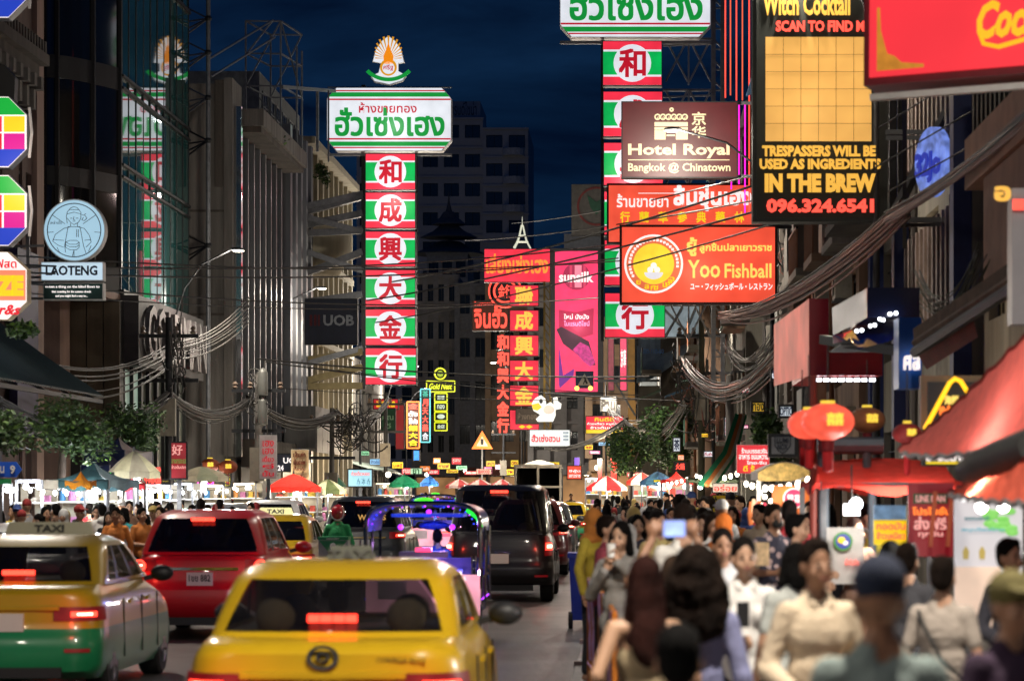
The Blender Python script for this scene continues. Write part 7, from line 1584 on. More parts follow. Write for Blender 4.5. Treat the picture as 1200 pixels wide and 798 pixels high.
mb = MB(); text_into(mb, 'น้ำทับทิม', px(992, 0, 25).x, px(0, 662, 25).z, px(1008, 0, 25).x, px(0, 655, 25).z, 25.15, E_NEONR, .02, .01); mb.build('lettering', t)
quick('yellow_blue_menu', 'yellow and blue menu board under the red tent', 1024, 592, 1062, 638, 24.6, emi('yel_menu', '#f0d010', .8, .08), [('ทอดมัน', 1027, 612, 1060, 620, E_NEONR), ('ข้าวเหนียว', 1027, 623, 1060, 631, E_NEONR)], .03, bez=.0)
mb = MB(); a, b = px(1024, 592, 24.55), px(1062, 609, 24.55); mb.box((a.x, 24.55, b.z), (b.x, 24.57, a.z), emi('blue_photo', '#6080a0', .7, .5, 14)); tag(mb.build('photo_strip'), 'blue photograph strip along the top of the yellow menu board', 'poster')
t, P = quick('dark_red_banner', 'dark red banner with white and orange Thai lettering at the framed stall', 1064, 566, 1117, 652, 24, emi('darkred_banner', '#8c1420', .55, .15, 2), [('โปรโมชั่น', 1069, 594, 1113, 603, E_NEONO), ('ส่งฟรี', 1071, 605, 1108, 620, emi('pale_pink', '#f0a8a0', .8, 0)), ('ทุกวัน', 1076, 622, 1104, 630, emi('pale_pink', '#f0a8a0', .8, 0))], .03, bez=0)
stripe(t, P, 1070, 578, 1110, 590, emi('green_band', '#204c2c', .5, 0)); letters(t, P, 'LINE MAN', 1073, 580, 1107, 588, emi('pale_pink', '#f0a8a0', .8, 0))
for x in (1088, 1108): mb = MB(); a, b = P(x, 640), P(x+6, 575); mb.bar((a[0], -.15, a[1]), (b[0], -.15, b[1]), .035, mat('orange_pole', '#b05030', .5)); mb.build('leaning_stick', t, shift=False)
t, P = quick('pale_product_poster', 'pale poster with green leaves and small golden bottles at the right edge', 1118, 583, 1198, 740, 22, emi('pale_poster', '#c8c4c8', .75, .12, 2), [('Dummy'[:0] or 'ธรรมชาติ', 1130, 605, 1158, 609, mat('teal_print', '#207a8a')), ('สมุนไพรไทย', 1126, 618, 1176, 623, emi('aqua_print', '#60a8b8', .7, 0))], .03, bez=0)
mb = MB()
for i in range(16): q = P(1170+R.uniform(-14, 16), 612+R.uniform(-14, 14)); mb.ball((q[0], -.04, q[1]), (.05, .012, .028), emi('leaf_print', '#80d060', .75, 0), 6, 5)
mb.build('leaf_print', t, shift=False)
for x, y in ((1131, 648), (1150, 648), (1129, 676)):
    mb = MB(); q = P(x, y); mb.add([(q[0]+a_*K_, -.05, q[1]+b_*K_) for K_ in (.0065,) for a_, b_ in ((-3, -7), (3, -7), (4, 2), (1, 8), (-1, 8), (-4, 2))], [tuple(range(6))], emi('gold_print', '#b09840', .7, 0)); mb.build('bottle_print', t, shift=False)
mb = MB(); a, b = px(1119, 664, 21.9), px(1172, 740, 21.9); mb.box((a.x, 21.9, b.z), (b.x, 21.93, a.z), emi('peach_poster', '#e8c8b0', .8, .2, 3)); tag(mb.build('peach_poster'), 'peach coloured poster hung below the pale product poster', 'poster')
for i, x in enumerate((1150, 1176)):
    t = thing('bare_bulb', ['left of two round white lamps before the pale poster', 'right of two round white lamps before the pale poster'][i], 'lamp', px(x, 594-i, 19)); mb = MB(); mb.ball(wpos(t), .042, emi('globe_lamp', '#ffffff', 5, 0), 12, 8); mb.build('globe', t, smooth=180); mb = MB(); mb.tube([wpos(t)+Vector((0, 0, .04)), wpos(t)+Vector((0, 0, .35))], .006, BLACKPL, 5); mb.build('cord', t)
    lamp('bulb_light', 'POINT', wpos(t)+Vector((0, -.3, -.02)), 110, (1, .95, .88), .06, t)
t = thing('stall_lamp', 'bright white square lamp hanging over the framed stall', 'lamp', px(998, 597, 25)); o = wpos(t)
mb = MB(); mb.box(o+Vector((-.07, -.04, -.05)), o+Vector((.07, .04, .05)), emi('globe_lamp', '#ffffff', 5, 0)); mb.build('glass', t); mb = MB(); mb.tube([o+Vector((0, 0, .05)), o+Vector((0, 0, .4))], .008, BLACKPL, 5); mb.build('cord', t)
lamp('bulb_light', 'POINT', o+Vector((0, -.35, -.1)), 14, (1, .95, .88), .08, t)
# big red draped canopies at the right edge
def drape(label, pts_top, pts_bot, d0, d1, c, name='red_canopy'):
    t = thing(name, label, 'canopy', px(pts_bot[0][0], pts_bot[0][1], d0)); mb = MB(); g = []; n = 24
    def ev(P_, u): k = u*(len(P_)-1); i = min(int(k), len(P_)-2); f = k-i; return P_[i][0]+(P_[i+1][0]-P_[i][0])*f, P_[i][1]+(P_[i+1][1]-P_[i][1])*f
    for s in range(9):
        v = s/8; row = []
        for i in range(n+1):
            u = i/n; a, b = ev(pts_top, u), ev(pts_bot, u); x, y = a[0]+(b[0]-a[0])*v, a[1]+(b[1]-a[1])*v; d = d0+(d1-d0)*u+1.6*(1-v)*1.0
            q = px(x, y, d); row.append(q+Vector((0, .03*math.sin(i*1.9+v*4), .014*math.sin(i*2.3+v*6)-.0)))
        g.append(row)
    mb.sheet(g, UCL); mb.build('cloth', t, smooth=70, col=c); q = MB(); q.tube([g[-1][i] for i in range(n+1)], .018, STEEL, 6); q.build('edge_rod', t); q = MB(); q.tube([g[0][i] for i in range(n+1)], .015, UCL, 6); q.build('hem', t, col=(.35, .015, .015)); return t
drape('big red translucent canopy sweeping up to the right edge', [(1053, 527), (1100, 492), (1150, 445), (1215, 380)], [(1056, 532), (1095, 536), (1150, 530), (1215, 512)], 22, 17, (.88, .16, .13))
drape('lower red and orange canopy corner at the right edge', [(1112, 577), (1150, 558), (1215, 532)], [(1112, 580), (1150, 587), (1215, 592)], 20, 15, (.85, .14, .08))
t = thing('black_tarp_roll', 'rolled black tarpaulin between the two red canopies', 'tarpaulin', px(1150, 540, 18)); mb = MB(); mb.tube([px(1134, 552, 18.6), px(1150, 543, 18.2), px(1175, 534, 17.8), px(1215, 522, 17.2)], .09, mat('black_tarp', (.012, .014, .013), .6, 0, .3, 8, .6), 10, .12); mb.build('roll', t, smooth=60)
t, P = board('led_price_sign', 'small LED sign with white, yellow and green lights below the big red canopy', 1080, 530, 1146, 546, 23.5, mat('led_back', '#0c0c10', .6), .06)
letters(t, P, 'อร่อยมาก', 1085, 532, 1132, 540, E_TXTW, .03); stripe(t, P, 1085, 541, 1142, 543.5, E_YEL); letters(t, P, '❖', 1133, 531, 1143, 540, E_NEONG, .03)
# triangular neon board
t, P = board('neon_triangle_sign', 'black board with a yellow neon triangle around glowing letters', 1079, 440, 1172, 520, 26, mat('neon_back', '#17161c', .4), .1, edge=mat('tan_edge', '#6c5840', .5))
mb = MB(); pts = [P(1083, 503), P(1112, 449), P(1118, 444), P(1125, 447), P(1132, 458), P(1150, 503)]; mb.tube([(a[0], -.06, a[1]) for a in pts], .022, emi('neon_amber', '#ffc020', 1.6, 0), 8); mb.build('neon_tube', t, shift=False, smooth=60)
letters(t, P, 'ซีฟู้ด', 1100, 476, 1120, 490, E_NEONO, .05, -.06); letters(t, P, '海鮮', 1106, 464, 1122, 474, emi('pale_yellow_letters', '#f8d868', 1, 0), .05, -.06)
# paper lanterns
LAN = emi('paper_lantern_red', '#ff6048', .95, .3, 5)
def lantern(label, x, y, d, r, s=1.0, m=LAN):
    t = thing('paper_lantern', label, 'lantern', px(x, y, d), 'red paper lanterns'); o = wpos(t); mb = MB(); K_ = 9; n = 20; vs = []
    for i in range(K_+1):
        a = -PI/2+PI*i/K_; 
        for j in range(n): b = 2*PI*j/n; rib = 1-.035*(j % 2); rr_ = max(.25, math.cos(a))*r*rib; vs.append((o.x+rr_*math.cos(b), o.y+rr_*math.sin(b), o.z+math.sin(a)*r*.68))
    mb.add(vs, [(i*n+j, i*n+(j+1) % n, (i+1)*n+(j+1) % n, (i+1)*n+j) for i in range(K_) for j in range(n)], m); mb.build('shade', t, smooth=50)
    mb = MB(); mb.lathe([(r*.27, -.02), (r*.27, .02)], E_GOLD, (o.x, o.y, o.z+r*.69), 14); mb.build('top_ring', t); mb = MB(); mb.lathe([(r*.22, -.09), (r*.25, .0)], mat('lantern_base', '#70101a', .7), (o.x, o.y, o.z-r*.7), 14); mb.build('bottom_ring', t)
    mb = MB(); mb.lathe([(.005, -.2), (r*.2, -.18), (r*.2, -.02), (.005, 0)], mat('tassel_red', '#b01820', .8), (o.x, o.y, o.z-r*.7-.08), 10); mb.build('tassel', t)
    mb = MB(); mb.tube([(o.x, o.y, o.z+r*.7), (o.x, o.y, o.z+r*.7+.5)], .006, BLACKPL, 5); mb.build('cord', t)
    mb = MB(); text_into(mb, '囍', o.x-r*.1, o.z-r*.15, o.x+r*.5, o.z+r*.3, o.y-r*1.0, E_GOLD, .03, .01); mb.build('lettering', t); return t
lantern('largest glowing red paper lantern in front above the stall pipe', 970, 494, 24.5, .235); lantern('red paper lantern half hidden behind the largest one', 948, 497, 26, .2); lantern('bright red lantern left of the pair, lowest hanging', 940, 503, 28, .13)
lantern('dark unlit red lantern beside the triangular neon board', 1063, 508, 25, .135, m=mat('lantern_unlit', '#8a2a2c', .7, 0, .3)); lantern('dull orange lantern by the pipe frame behind the stall', 1016, 492, 30, .2, m=mat('lantern_peach', '#b0704c', .7, 0, .3))
for i, (x, y) in enumerate(((246, 545), (267, 547))): lantern(['large unlit orange lantern left of the yellow upright sign', 'large unlit orange lantern directly above the yellow upright sign'][i], x, y, 68, .24, m=mat('lantern_rust', '#9a4420', .7, 0, .3))
# ---- shop boxes above the stalls
def boxthing(name, label, cat, x0, y0, x1, y1, d, dep, m, extra=None):
    a, b = px(x0, y0, d), px(x1, y1, d); t = thing(name, label, cat, (a.x, d, b.z)); mb = MB(); mb.box((a.x, d, b.z), (b.x, d+dep, a.z), m); mb.build('shell', t); return t, a, b
REDB = mat('red_enamel', '#b81c2c', .35, 0, .12, coat=.5)
t, a, b = boxthing('red_sign_box', 'red enamel sign box with glowing pink side over the lanterns', 'sign box', 948, 350, 971, 440, 38, 4, REDB)
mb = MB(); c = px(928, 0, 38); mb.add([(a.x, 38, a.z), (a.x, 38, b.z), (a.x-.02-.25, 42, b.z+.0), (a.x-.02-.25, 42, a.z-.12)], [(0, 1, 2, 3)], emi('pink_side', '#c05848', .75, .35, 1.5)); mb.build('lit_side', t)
mb = MB(); q, q2 = px(971, 412, 38.1), px(1034, 440, 38.1); mb.box((q.x, 38.1, q2.z), (q2.x, 39, q.z), REDB); mb.build('lower_fascia', t)
for i in range(8): mb = MB(); q = px(960+i*9, 445, 38.3); mb.box(q+Vector((-.04, 0, -.02)), q+Vector((.03, .1, .02)), E_BULBW); mb.build('spot_lamp', t)
lamp('sign_box_light', 'AREA', px(990, 450, 38.5), 50, (1, .9, .8), 1.5, t)
NVY = mat('navy_enamel', '#141c3c', .3, 0, .15, coat=.6)
t, a, b = boxthing('navy_canopy_box', 'navy shop canopy box with a glossy blue underside and star lights', 'canopy', 1016, 337, 1078, 372, 33, 3, NVY)
mb = MB(); mb.add([tuple(px(975, 361, 36)), tuple(px(1017, 337, 33)), tuple(px(1017, 372, 33)), tuple(px(976, 393, 36))], [(3, 2, 1, 0)], mat('mauve_enamel', '#54406c', .3, 0, .2, coat=.6)); mb.build('side_panel', t)
mb = MB(); g = [[px(976+i*10, 393-i*2.6+ (k*12 if 2 < i < 8 else k*5), 35.9-i*.3-k*.5) for i in range(10)] for k in range(3)]; mb.sheet(g, mat('glossy_blue', '#1030a8', .12, 0, .1, coat=1)); mb.build('curved_underside', t, smooth=60)
for x, y in ((1004, 389), (1010, 388), (1020, 383), (1025, 382), (1031, 375), (1035, 376), (1043, 369), (1050, 368)): mb = MB(); mb.ball(px(x, y-1, 32.9), .022, E_BULBW, 6, 5); mb.build('star_light', t)
mb = MB(); mb.box(px(972, 412, 37), px(1060, 404, 35), BLACKPL); mb.bar(px(965, 398, 36.5), px(1060, 412, 34), .12, BLACKPL); mb.build('black_ledge', t)
t, a, b = boxthing('blue_wall_sign', 'bright blue upright sign with white dotted Thai letters', 'sign', 1053, 372, 1080, 455, 32, .6, mat('bright_blue', '#0c5cc0', .4, 0, .1))
mb = MB(); text_into(mb, 'ศลั', px(1059, 0, 32).x, px(0, 433, 32).z, px(1079, 0, 32).x, px(0, 412, 32).z, 31.97, E_TXTW, .05, .03); mb.build('lettering', t)
# striped tiled eaves over the peach beam
t = thing('tiled_eave', 'sloping old tiled eave with black pipes above the big red canopy', 'eave', px(1075, 410, 30)); TIL = mat('eave_tile', '#5c4a3c', .9, 0, .4, 4, .3)
for i in range(9):
    mb = MB(); a, b = px(1072+i*16, 414-i*10.5, 31-i*.5), px(1090+i*16, 402-i*10.5, 30.6-i*.5); mb.add([a, b, b+Vector((0, .2, .28)), a+Vector((0, .2, .28)), a+Vector((0, .05, -.05)), b+Vector((0, .05, -.05))], [(0, 1, 2, 3), (4, 5, 1, 0)], TIL); mb.build('tile', t)
mb = MB(); mb.tube([px(1072, 413, 30.5), px(1210, 322, 26)], .06, BLACKPL, 6); mb.tube([px(1072, 402, 30.5), px(1210, 311, 26)], .04, TIL, 6); mb.build('pipe', t); mb = MB(); a = [px(1075, 415, 30.4), px(1140, 372, 28.4), px(1146, 395, 28.4), px(1086, 433, 30.4)]; mb.add(a, [(0, 1, 2, 3)], mat('red_ochre', '#7c3426', .8, 0, .3)); mb.build('soffit_board', t)
t = thing('flat_grey_pillar', 'smooth grey metal pillar with orange glowing top at the right edge', 'pillar', px(1190, 380, 24)); mb = MB(); mb.box(px(1186, 380, 24), px(1215, 225, 24.3), mat('grey_cladding', '#8a868a', .4, .2, .1)); mb.build('shaft', t); mb = MB(); text_into(mb, 'อ', px(1183, 0, 23).x, px(0, 222, 23).z, px(1200, 0, 23).x, px(0, 206, 23).z, 23.9, E_AMBER, .05, .03); mb.box(px(1187, 246, 23.95), px(1200, 234, 23.97), E_NEONR); mb.build('lit_letter', t)
# blue round sign between posts
t = thing('blue_script_sign', 'blue-white round lit sign with script, seen edge-on behind the black frame', 'sign', px(1090, 190, 40)); o = wpos(t)
mb = MB(); mb.prism(disc(0, 0, .5, 24, rz=.50), 0, .1, emi('blue_white_face', '#7088d8', .8, .6, 6), Matrix.Translation(o)@Matrix.Rotation(-1.22, 4, 'Z')); mb.build('face', t)
mb = MB(); text_into(mb, '32Jo', -.4, -.3, .4, .15, -.03, emi('deep_blue_print', '#2030a0', .9, 0), .04, .02, T=Matrix.Translation(o)@Matrix.Rotation(-1.22, 4, 'Z')); mb.build('lettering', t)
t = thing('black_bracket_frame', 'black steel brackets crossing behind the cocktail board', 'bracket', px(1050, 160, 42))
for q in ((1040, 155, 1165, 155, .07), (1040, 162, 1160, 160, .06), (1050, 258, 1140, 258, .08), (1050, 265, 1140, 262, .05), (1042, 262, 1130, 92, .11), (1060, 290, 1060, 100, .06)): mb = MB(); mb.bar(px(q[0], q[1], 42), px(q[2], q[3], 40), q[4], BLACKPL); mb.build('bar', t)
# orange insulator cables at upper right
for i, q in enumerate(((1020, 200, 1260, 60), (1030, 150, 1240, 20), (1040, 225, 1250, 110))):
    t = thing('guy_wire', ['middle', 'upper', 'lower'][i]+' taut wire with orange sleeve crossing below the cola sign', 'wire', px(q[0], q[1], 38)); mb = MB(); a, b = px(q[0], q[1], 38), px(q[2], q[3], 34); mb.tube([a, a+(b-a)*.65], .012, CABLE, 5); mb.build('wire', t); mb = MB(); mb.tube([a+(b-a)*.6, b], .035, mat('orange_sleeve', '#a0622c', .6), 8); mb.build('sleeve', t)

# small lit shop signs packed along the far street
WORDS = ['ร้านทอง', 'ข้าวมันไก่', '金行', 'บะหมี่', 'ชานม', 'ติ่มซำ', '酒家', 'กาแฟ', 'รังนก', 'หูฉลาม', '藥房', 'โรงแรม', 'สปา', 'ATM', 'OPEN', '茶', 'นวด', '海鮮', 'ไอศกรีม', 'ขนมปัง']
CN = [('red', '#e83040', '#fff0e0'), ('yellow', '#f0d030', '#a01818'), ('white', '#e8ecf0', '#c02030'), ('orange', '#f08030', '#fff0e0'), ('pale green', '#a0e0b0', '#106030'), ('pale blue', '#90c8f0', '#103080'), ('pink', '#f070a0', '#ffffff')]
rr = random.Random(5); seen = set()
SP = [(x, y, d) for x, y, d in [(428, 531, 118), (441, 541, 124), (452, 533, 132), (466, 545, 138), (476, 552, 150), (498, 549, 160), (508, 553, 165), (520, 546, 175), (530, 552, 180), (541, 548, 190), (552, 554, 200), (572, 551, 205), (585, 547, 200), (596, 553, 190), (603, 543, 180), (648, 545, 150), (655, 554, 140), (690, 524, 135), (697, 530, 130), (708, 520, 128), (722, 528, 118), (730, 541, 112), (738, 522, 116), (742, 556, 108), (798, 536, 84), (830, 532, 66), (848, 540, 60), (826, 510, 80), (870, 500, 56), (640, 549, 160), (512, 540, 190), (535, 540, 215), (575, 543, 210), (618, 548, 170)]]
NUM = 'one two three four five six seven eight nine ten eleven twelve thirteen fourteen fifteen sixteen seventeen eighteen nineteen twenty twenty-one twenty-two twenty-three twenty-four twenty-five twenty-six twenty-seven twenty-eight twenty-nine thirty thirty-one thirty-two thirty-three thirty-four thirty-five'.split()
RK = {x: i for i, x in enumerate(sorted({s[0] for s in SP}))}
for i, (x, y, d) in enumerate(SP):
    side = 'left side' if x < 500 else 'bend' if x < 640 else 'right side'; w = WORDS[i % 20]
    while True:
        cn, c1, c2 = CN[rr.randrange(7)]
        if (cn, w, side) not in seen: break
        w = rr.choice(WORDS)
    seen.add((cn, w, side)); hw = rr.uniform(4, 8); hh = rr.uniform(2.2, 4.2)
    lab = '%s %s lit sign, number %s from the left among the far shop signs' % ('small' if hw < 6 else 'broad', cn, NUM[RK[x]])
    quick('shop_sign', lab, x-hw, y-hh, x+hw, y+hh, d, emi('shop_sign_'+cn.replace(' ', '_'), c1, .95, .2, 2), [(w, x-hw*.75, y-hh*.55, x+hw*.75, y+hh*.55, emi('shop_print_'+cn.replace(' ', '_'), c2, .7, 0))], .15, bez=.02)
for i, (x, y, d, e) in enumerate(((455, 556, 120, 150), (500, 556, 170, 260), (545, 552, 205, 320), (590, 552, 200, 320), (640, 552, 160, 200), (700, 548, 125, 150), (740, 545, 108, 120))):
    t = thing('shopfront_fill_lamp', 'added warm %s lamp hung before the far shopfronts' % ['first', 'second', 'third', 'fourth', 'fifth', 'sixth', 'rightmost'][i], 'lamp', px(x, y, d)); mb = MB(); mb.ball(wpos(t), .12, E_BULB, 8, 6); mb.build('globe', t); lamp('shopfront_fill_light', 'POINT', wpos(t)+Vector((0, -1.6, .4)), e*4, (1, .8, .55), .2, t)  # these lamps are added to brighten the dark far facades

# strings of bare bulbs along the right pavement stalls
for k, (xa, ya, da, xb, yb, db, lab) in enumerate(((760, 562, 90, 812, 556, 66, 'string of bare bulbs beside the bright red stall roof'), (812, 553, 66, 872, 548, 46, 'string of bare bulbs under the olive tarpaulin edge'), (868, 560, 44, 960, 552, 30, 'string of bare bulbs above the menu holders'), (20, 568, 48, 150, 566, 58, 'string of cool white bulbs before the left stalls'), (170, 570, 60, 300, 567, 72, 'string of bulbs below the magenta neon'))):
    t = thing('bulb_string', lab, 'string lights', px(xa, ya, da), 'strings of bare bulbs'); pts = sagpts(px(xa, ya, da), px(xb, yb, db), .12, 10) if False else [px(xa, ya, da)+(px(xb, yb, db)-px(xa, ya, da))*(i/10)-Vector((0, 0, .5*(i/10)*(1-i/10))) for i in range(11)]
    mb = MB(); mb.tube(pts, .008, CABLE, 4); mb.build('cord', t); bm_ = None
    for i, p in enumerate(pts[1:-1]):
        mb = MB(); mb.ball((0, 0, -.05), (.035, .035, .05), E_BULBW if xa < 400 else E_BULB, 8, 6); bm_ = bm_ or mb.build('bulb', t, shift=False)
        if i == 0: bm_.location = p-wpos(t)
        else: link('bulb', bm_.data, t, p-wpos(t))
    for i in (2, 7): lamp('bulb_light', 'POINT', pts[i]+Vector((0, -.1, -.15)), 55, (.95, .97, 1) if xa < 400 else (1, .84, .6), .06, t)
# ================================================================ OVERHEAD CABLES, POLES
def sagpts(a, b, sag, n=14): return [a+(b-a)*(i/n)+Vector((0, 0, -4*sag*(i/n)*(1-i/n))) for i in range(n+1)]
def bundle(label, p, q, n, spread, sag, r=.014, mats=(CABLE,), seed=0, cat='cable bundle', name='cable_bundle', loose=0):
    rr = random.Random(seed); t = thing(name, label, cat, p)
    for i in range(n):
        e0 = Vector((rr.uniform(-1, 1)*spread*.6, rr.uniform(-1, 1)*spread, rr.uniform(-1, 1)*spread)); e1 = Vector((rr.uniform(-1, 1)*spread*.6, rr.uniform(-1, 1)*spread, rr.uniform(-1, 1)*spread)); s = sag*(1+rr.uniform(-.12, .12)+(rr.random()*loose if i % 3 == 0 else 0))
        mb = MB(); mb.tube(sagpts(p+e0, q+e1, s), r*rr.uniform(.7, 1.4), rr.choice(mats), 5, caps=False); mb.build('cable', t, smooth=80)
    return t
ML = (CABLE, CABLE, CABLE_L); MR = (CABLE, CABLE_R, CABLE_L)
# left thick sagging bundles at about 460 px height
bundle('thick bundle of old cables sagging along the left trees', px(-20, 462, 60), px(198, 463, 76), 22, .14, .85, .022, ML, 1, loose=.3)
bundle('thick cable bundle from the glass building pole to the next pole', px(198, 463, 76), px(290, 470, 84), 20, .13, .45, .022, ML, 2, loose=.5)
bundle('cable bundle between the transformer pole and the wire tangle', px(290, 466, 84), px(392, 486, 96), 18, .13, .5, .02, ML, 3, loose=.5)
bundle('cable bundle running on below the lowest left striped box', px(392, 482, 96), px(455, 470, 118), 12, .12, .6, .02, ML, 4, loose=.6)
for i in range(7):
    t = bundle(['pale cable %s in the fan of cables rising to the fin building' % w for w in ('topmost', 'second from the top', 'third from the top', 'in the middle', 'third from the bottom', 'second from the bottom', 'lowest')][i], px(-20, 388+i*5, 62), px(200+i*2, 402+i*3, 78), 1, .01, .75+i*.05, .02, (CABLE_L,), 10+i, cat='cable', name='overhead_cable'); 
    bundle(['pale cable %s in the right part of the cable fan by the mast' % w for w in ('topmost', 'second', 'third', 'fourth', 'fifth', 'sixth', 'lowest')][i], px(200, 402+i*3, 78), px(292, 348+i*5, 86), 1, .01, .3, .02, (CABLE_L,), 20+i, cat='cable', name='overhead_cable')
# long cables across the street
LONG = [(-10, 298, 60, 742, 305, 88), (-10, 309, 60, 742, 283, 88), (-10, 318, 60, 760, 298, 90), (-10, 328, 60, 700, 349, 90), (-10, 340, 60, 650, 352, 92), (430, 352, 96, 900, 244, 58), (440, 378, 96, 910, 262, 58), (460, 330, 98, 900, 212, 58), (545, 282, 120, 900, 232, 60), (600, 262, 130, 905, 200, 60), (300, 420, 86, 760, 441, 96), (310, 424, 86, 800, 470, 96), (330, 455, 90, 770, 468, 98), (340, 428, 90, 900, 470, 80)]
for i, q in enumerate(LONG):
    w = ['highest black cable crossing the left signs', 'second black cable crossing the left signs', 'third black cable crossing the name lightbox', 'fourth black cable crossing the slogan board', 'lowest of the long black cables crossing the left signs', 'black cable rising right across the red signs', 'second black cable rising right across the fishball sign corner', 'black cable rising across the medicine shop sign', 'thin cable rising from the little white tower', 'thin faint cable against the sky by the round logo board', 'cable crossing below the fifth striped box', 'cable crossing over the lowest striped box', 'cable crossing above the neon stack', 'cable running to the right wire tangle'][i]
    bundle(w, px(q[0], q[1], q[2]), px(q[3], q[4], q[5]), 1, .01, .35 if i < 5 else .18, .022 if i in (5, 6, 7, 10, 11) else .016, (CABLE,), 50+i, cat='cable', name='overhead_cable')
# right bundles
bundle('heavy reddish cable bundle sweeping up to the top right', px(845, 372, 66), px(1060, 245, 40), 26, .13, .35, .017, (CABLE_R, CABLE_R, CABLE_R, CABLE), 31, loose=.6)
bundle('heavy reddish cable bundle rising out at the right edge', px(1040, 255, 40), px(1240, 105, 27), 22, .09, .1, .015, (CABLE_R, CABLE, CABLE_R), 32)
bundle('long sagging red and grey cable bundle over the right stalls', px(800, 425, 92), px(935, 385, 54), 24, .17, 1.0, .019, (CABLE_R, CABLE_R, CABLE, CABLE), 33, loose=.4)
bundle('dark cable bundle sagging beside the green bushes', px(733, 495, 112), px(805, 470, 92), 18, .14, .8, .024, ML, 34, loose=.5)
bundle('dark cable bundle rising from the menu sign to the pole', px(640, 525, 150), px(735, 492, 112), 12, .1, .4, .022, ML, 35)
bundle('pale loose cables hanging between the right facades', px(850, 400, 76), px(905, 395, 62), 9, .15, .5, .014, (CABLE_L, CABLE_L, CABLE), 36, loose=1.2)
bundle('pale loops of cable beside the ochre post', px(712, 478, 126), px(776, 470, 112), 8, .14, .8, .014, (CABLE_L,), 37, loose=1.2)
bundle('greenish loops of cable hanging over the blue wall sign', px(1075, 325, 36), px(1150, 300, 31), 12, .18, .42, .009, (CABLE, mat('moss_cable', '#3a4028', .8)), 38, loose=1.0)
for k, (x, y, d, w, h, n, s, lab) in enumerate(((820, 470, 90, 28, 70, 46, 1, 'dense dark tangle of wires and coils on the right pole'), (412, 500, 96, 40, 34, 44, 2, 'dense dark tangle of wires on the left pole by the neon column'), (930, 320, 71, 26, 90, 40, 3, 'tangle of wires around the brackets right of the fishball sign'), (800, 440, 90, 14, 34, 20, 4, 'small wire tangle over the curved awning'), (305, 455, 84, 18, 44, 22, 5, 'wires wound round the transformer pole'), (206, 420, 76, 14, 60, 18, 6, 'wires knotted round the pole by the glass building'))):
    rr = random.Random(s); t = thing('wire_tangle', lab, 'wires', px(x, y, d))
    for i in range(n):
        c = px(x+rr.gauss(0, w*.3), y+rr.gauss(0, h*.3), d+rr.uniform(-.6, .6)); mb = MB(); m = rr.choice((CABLE, CABLE, CABLE, CABLE_L, CABLE_R) if x > 700 else (CABLE, CABLE, CABLE_L))
        if i % 4 == 0: rad = rr.uniform(.15, .42)*w/28; mb.tube([c+Vector((rad*math.cos(a*.7), rr.uniform(-.05, .05), rad*math.sin(a*.7)*rr.uniform(.9, 1.1))) for a in range(10)], .018, m, 5)
        else: e = px(x+rr.gauss(0, w*.55), y+rr.gauss(0, h*.55), d+rr.uniform(-.6, .6)); mb.tube(sagpts(c, e, rr.uniform(.05, .5), 8), rr.uniform(.012, .026), m, 5)
        mb.build('wire', t, smooth=80)
def pole(x, d, ytop, lab, r=.14, m=CONC, box=True):
    X = px(x, 0, d).x; zt = px(0, ytop, d).z; t = thing('utility_pole', lab, 'utility pole', (X, d, 0)); mb = MB(); mb.tube([(X, d, .1), (X, d, zt)], r, m, 8, r*.75); mb.build('pole', t, smooth=60)
    for k in range(2): mb = MB(); mb.bar((X-.8, d, zt-.5-k*1.2), (X+.8, d, zt-.5-k*1.2), .1, DARKSTEEL); mb.build('crossarm', t)
    for k in range(4): mb = MB(); mb.lathe([(.05, 0), (.09, .05), (.04, .1), (.08, .15), (.03, .22)], mat('porcelain', '#6c5c50', .3), (X-.7+k*.45, d, zt-.45), 8); mb.build('insulator', t)
    if box: mb = MB(); mb.box((X-.22, d-.35, zt-3.2), (X+.22, d-.14, zt-2.2), mat('meter_box', '#7a7468', .6)); mb.build('meter_box', t)
pole(198, 76, 372, 'dark pole in front of the glass building with knotted wires', .13, DARKSTEEL); pole(303, 84, 438, 'concrete pole with pale transformer at the corner of the fin building'); pole(389, 96, 478, 'slim pole carrying the left wire tangle', .1); pole(822, 90, 375, 'pole buried in the right wire tangle', .12, mat('mossy_pole', '#3c3a2c', .9)); pole(452, 122, 460, 'dark pole behind the green board', .1, DARKSTEEL); pole(590, 185, 500, 'far dark pole by the warning sign', .1, DARKSTEEL)
t = thing('transformer', 'pale grey transformer cylinders on the pole before the fin building', 'transformer', px(308, 478, 83.6))
for y in (448, 482): mb = MB(); mb.lathe([(.08, -.42), (.19, -.38), (.19, .28), (.14, .36), (.05, .42)], mat('transformer_grey', '#5c5c58', .5, .2, .2), px(308, y, 83.6), 14, .8, .8); mb.build('tank', t, smooth=40)
# steel mast with star braces at left and roof scaffold
t = thing('steel_mast', 'tall thin steel mast with star-shaped braces in front of the concrete wall', 'mast', (px(244, 0, 88).x, 88, 0)); o = wpos(t)
mb = MB(); mb.tube([(o.x, 88, .1), (o.x, 88, 19.5)], .07, STEEL, 8); mb.build('pole', t, smooth=60)
for i, y in enumerate((22, 62, 115, 165, 288)):
    c = px(244, y, 88)
    for (dx, dy) in ((-28, 14), (-28, -14), (-26, 4), (-30, 22)): mb = MB(); mb.bar(c, px(244+dx, y+dy, 88.9), .045, STEEL if i < 3 else DARKSTEEL); mb.build('brace', t)
    mb = MB(); mb.ball(c, .11, DARKSTEEL, 8, 6); mb.build('clamp', t)
for q in ((244, 70, 320, 24), (248, 90, 322, 44)): mb = MB(); mb.bar(px(q[0], q[1], 88), px(q[2], q[3], 99), .05, STEEL); mb.build('stay', t)
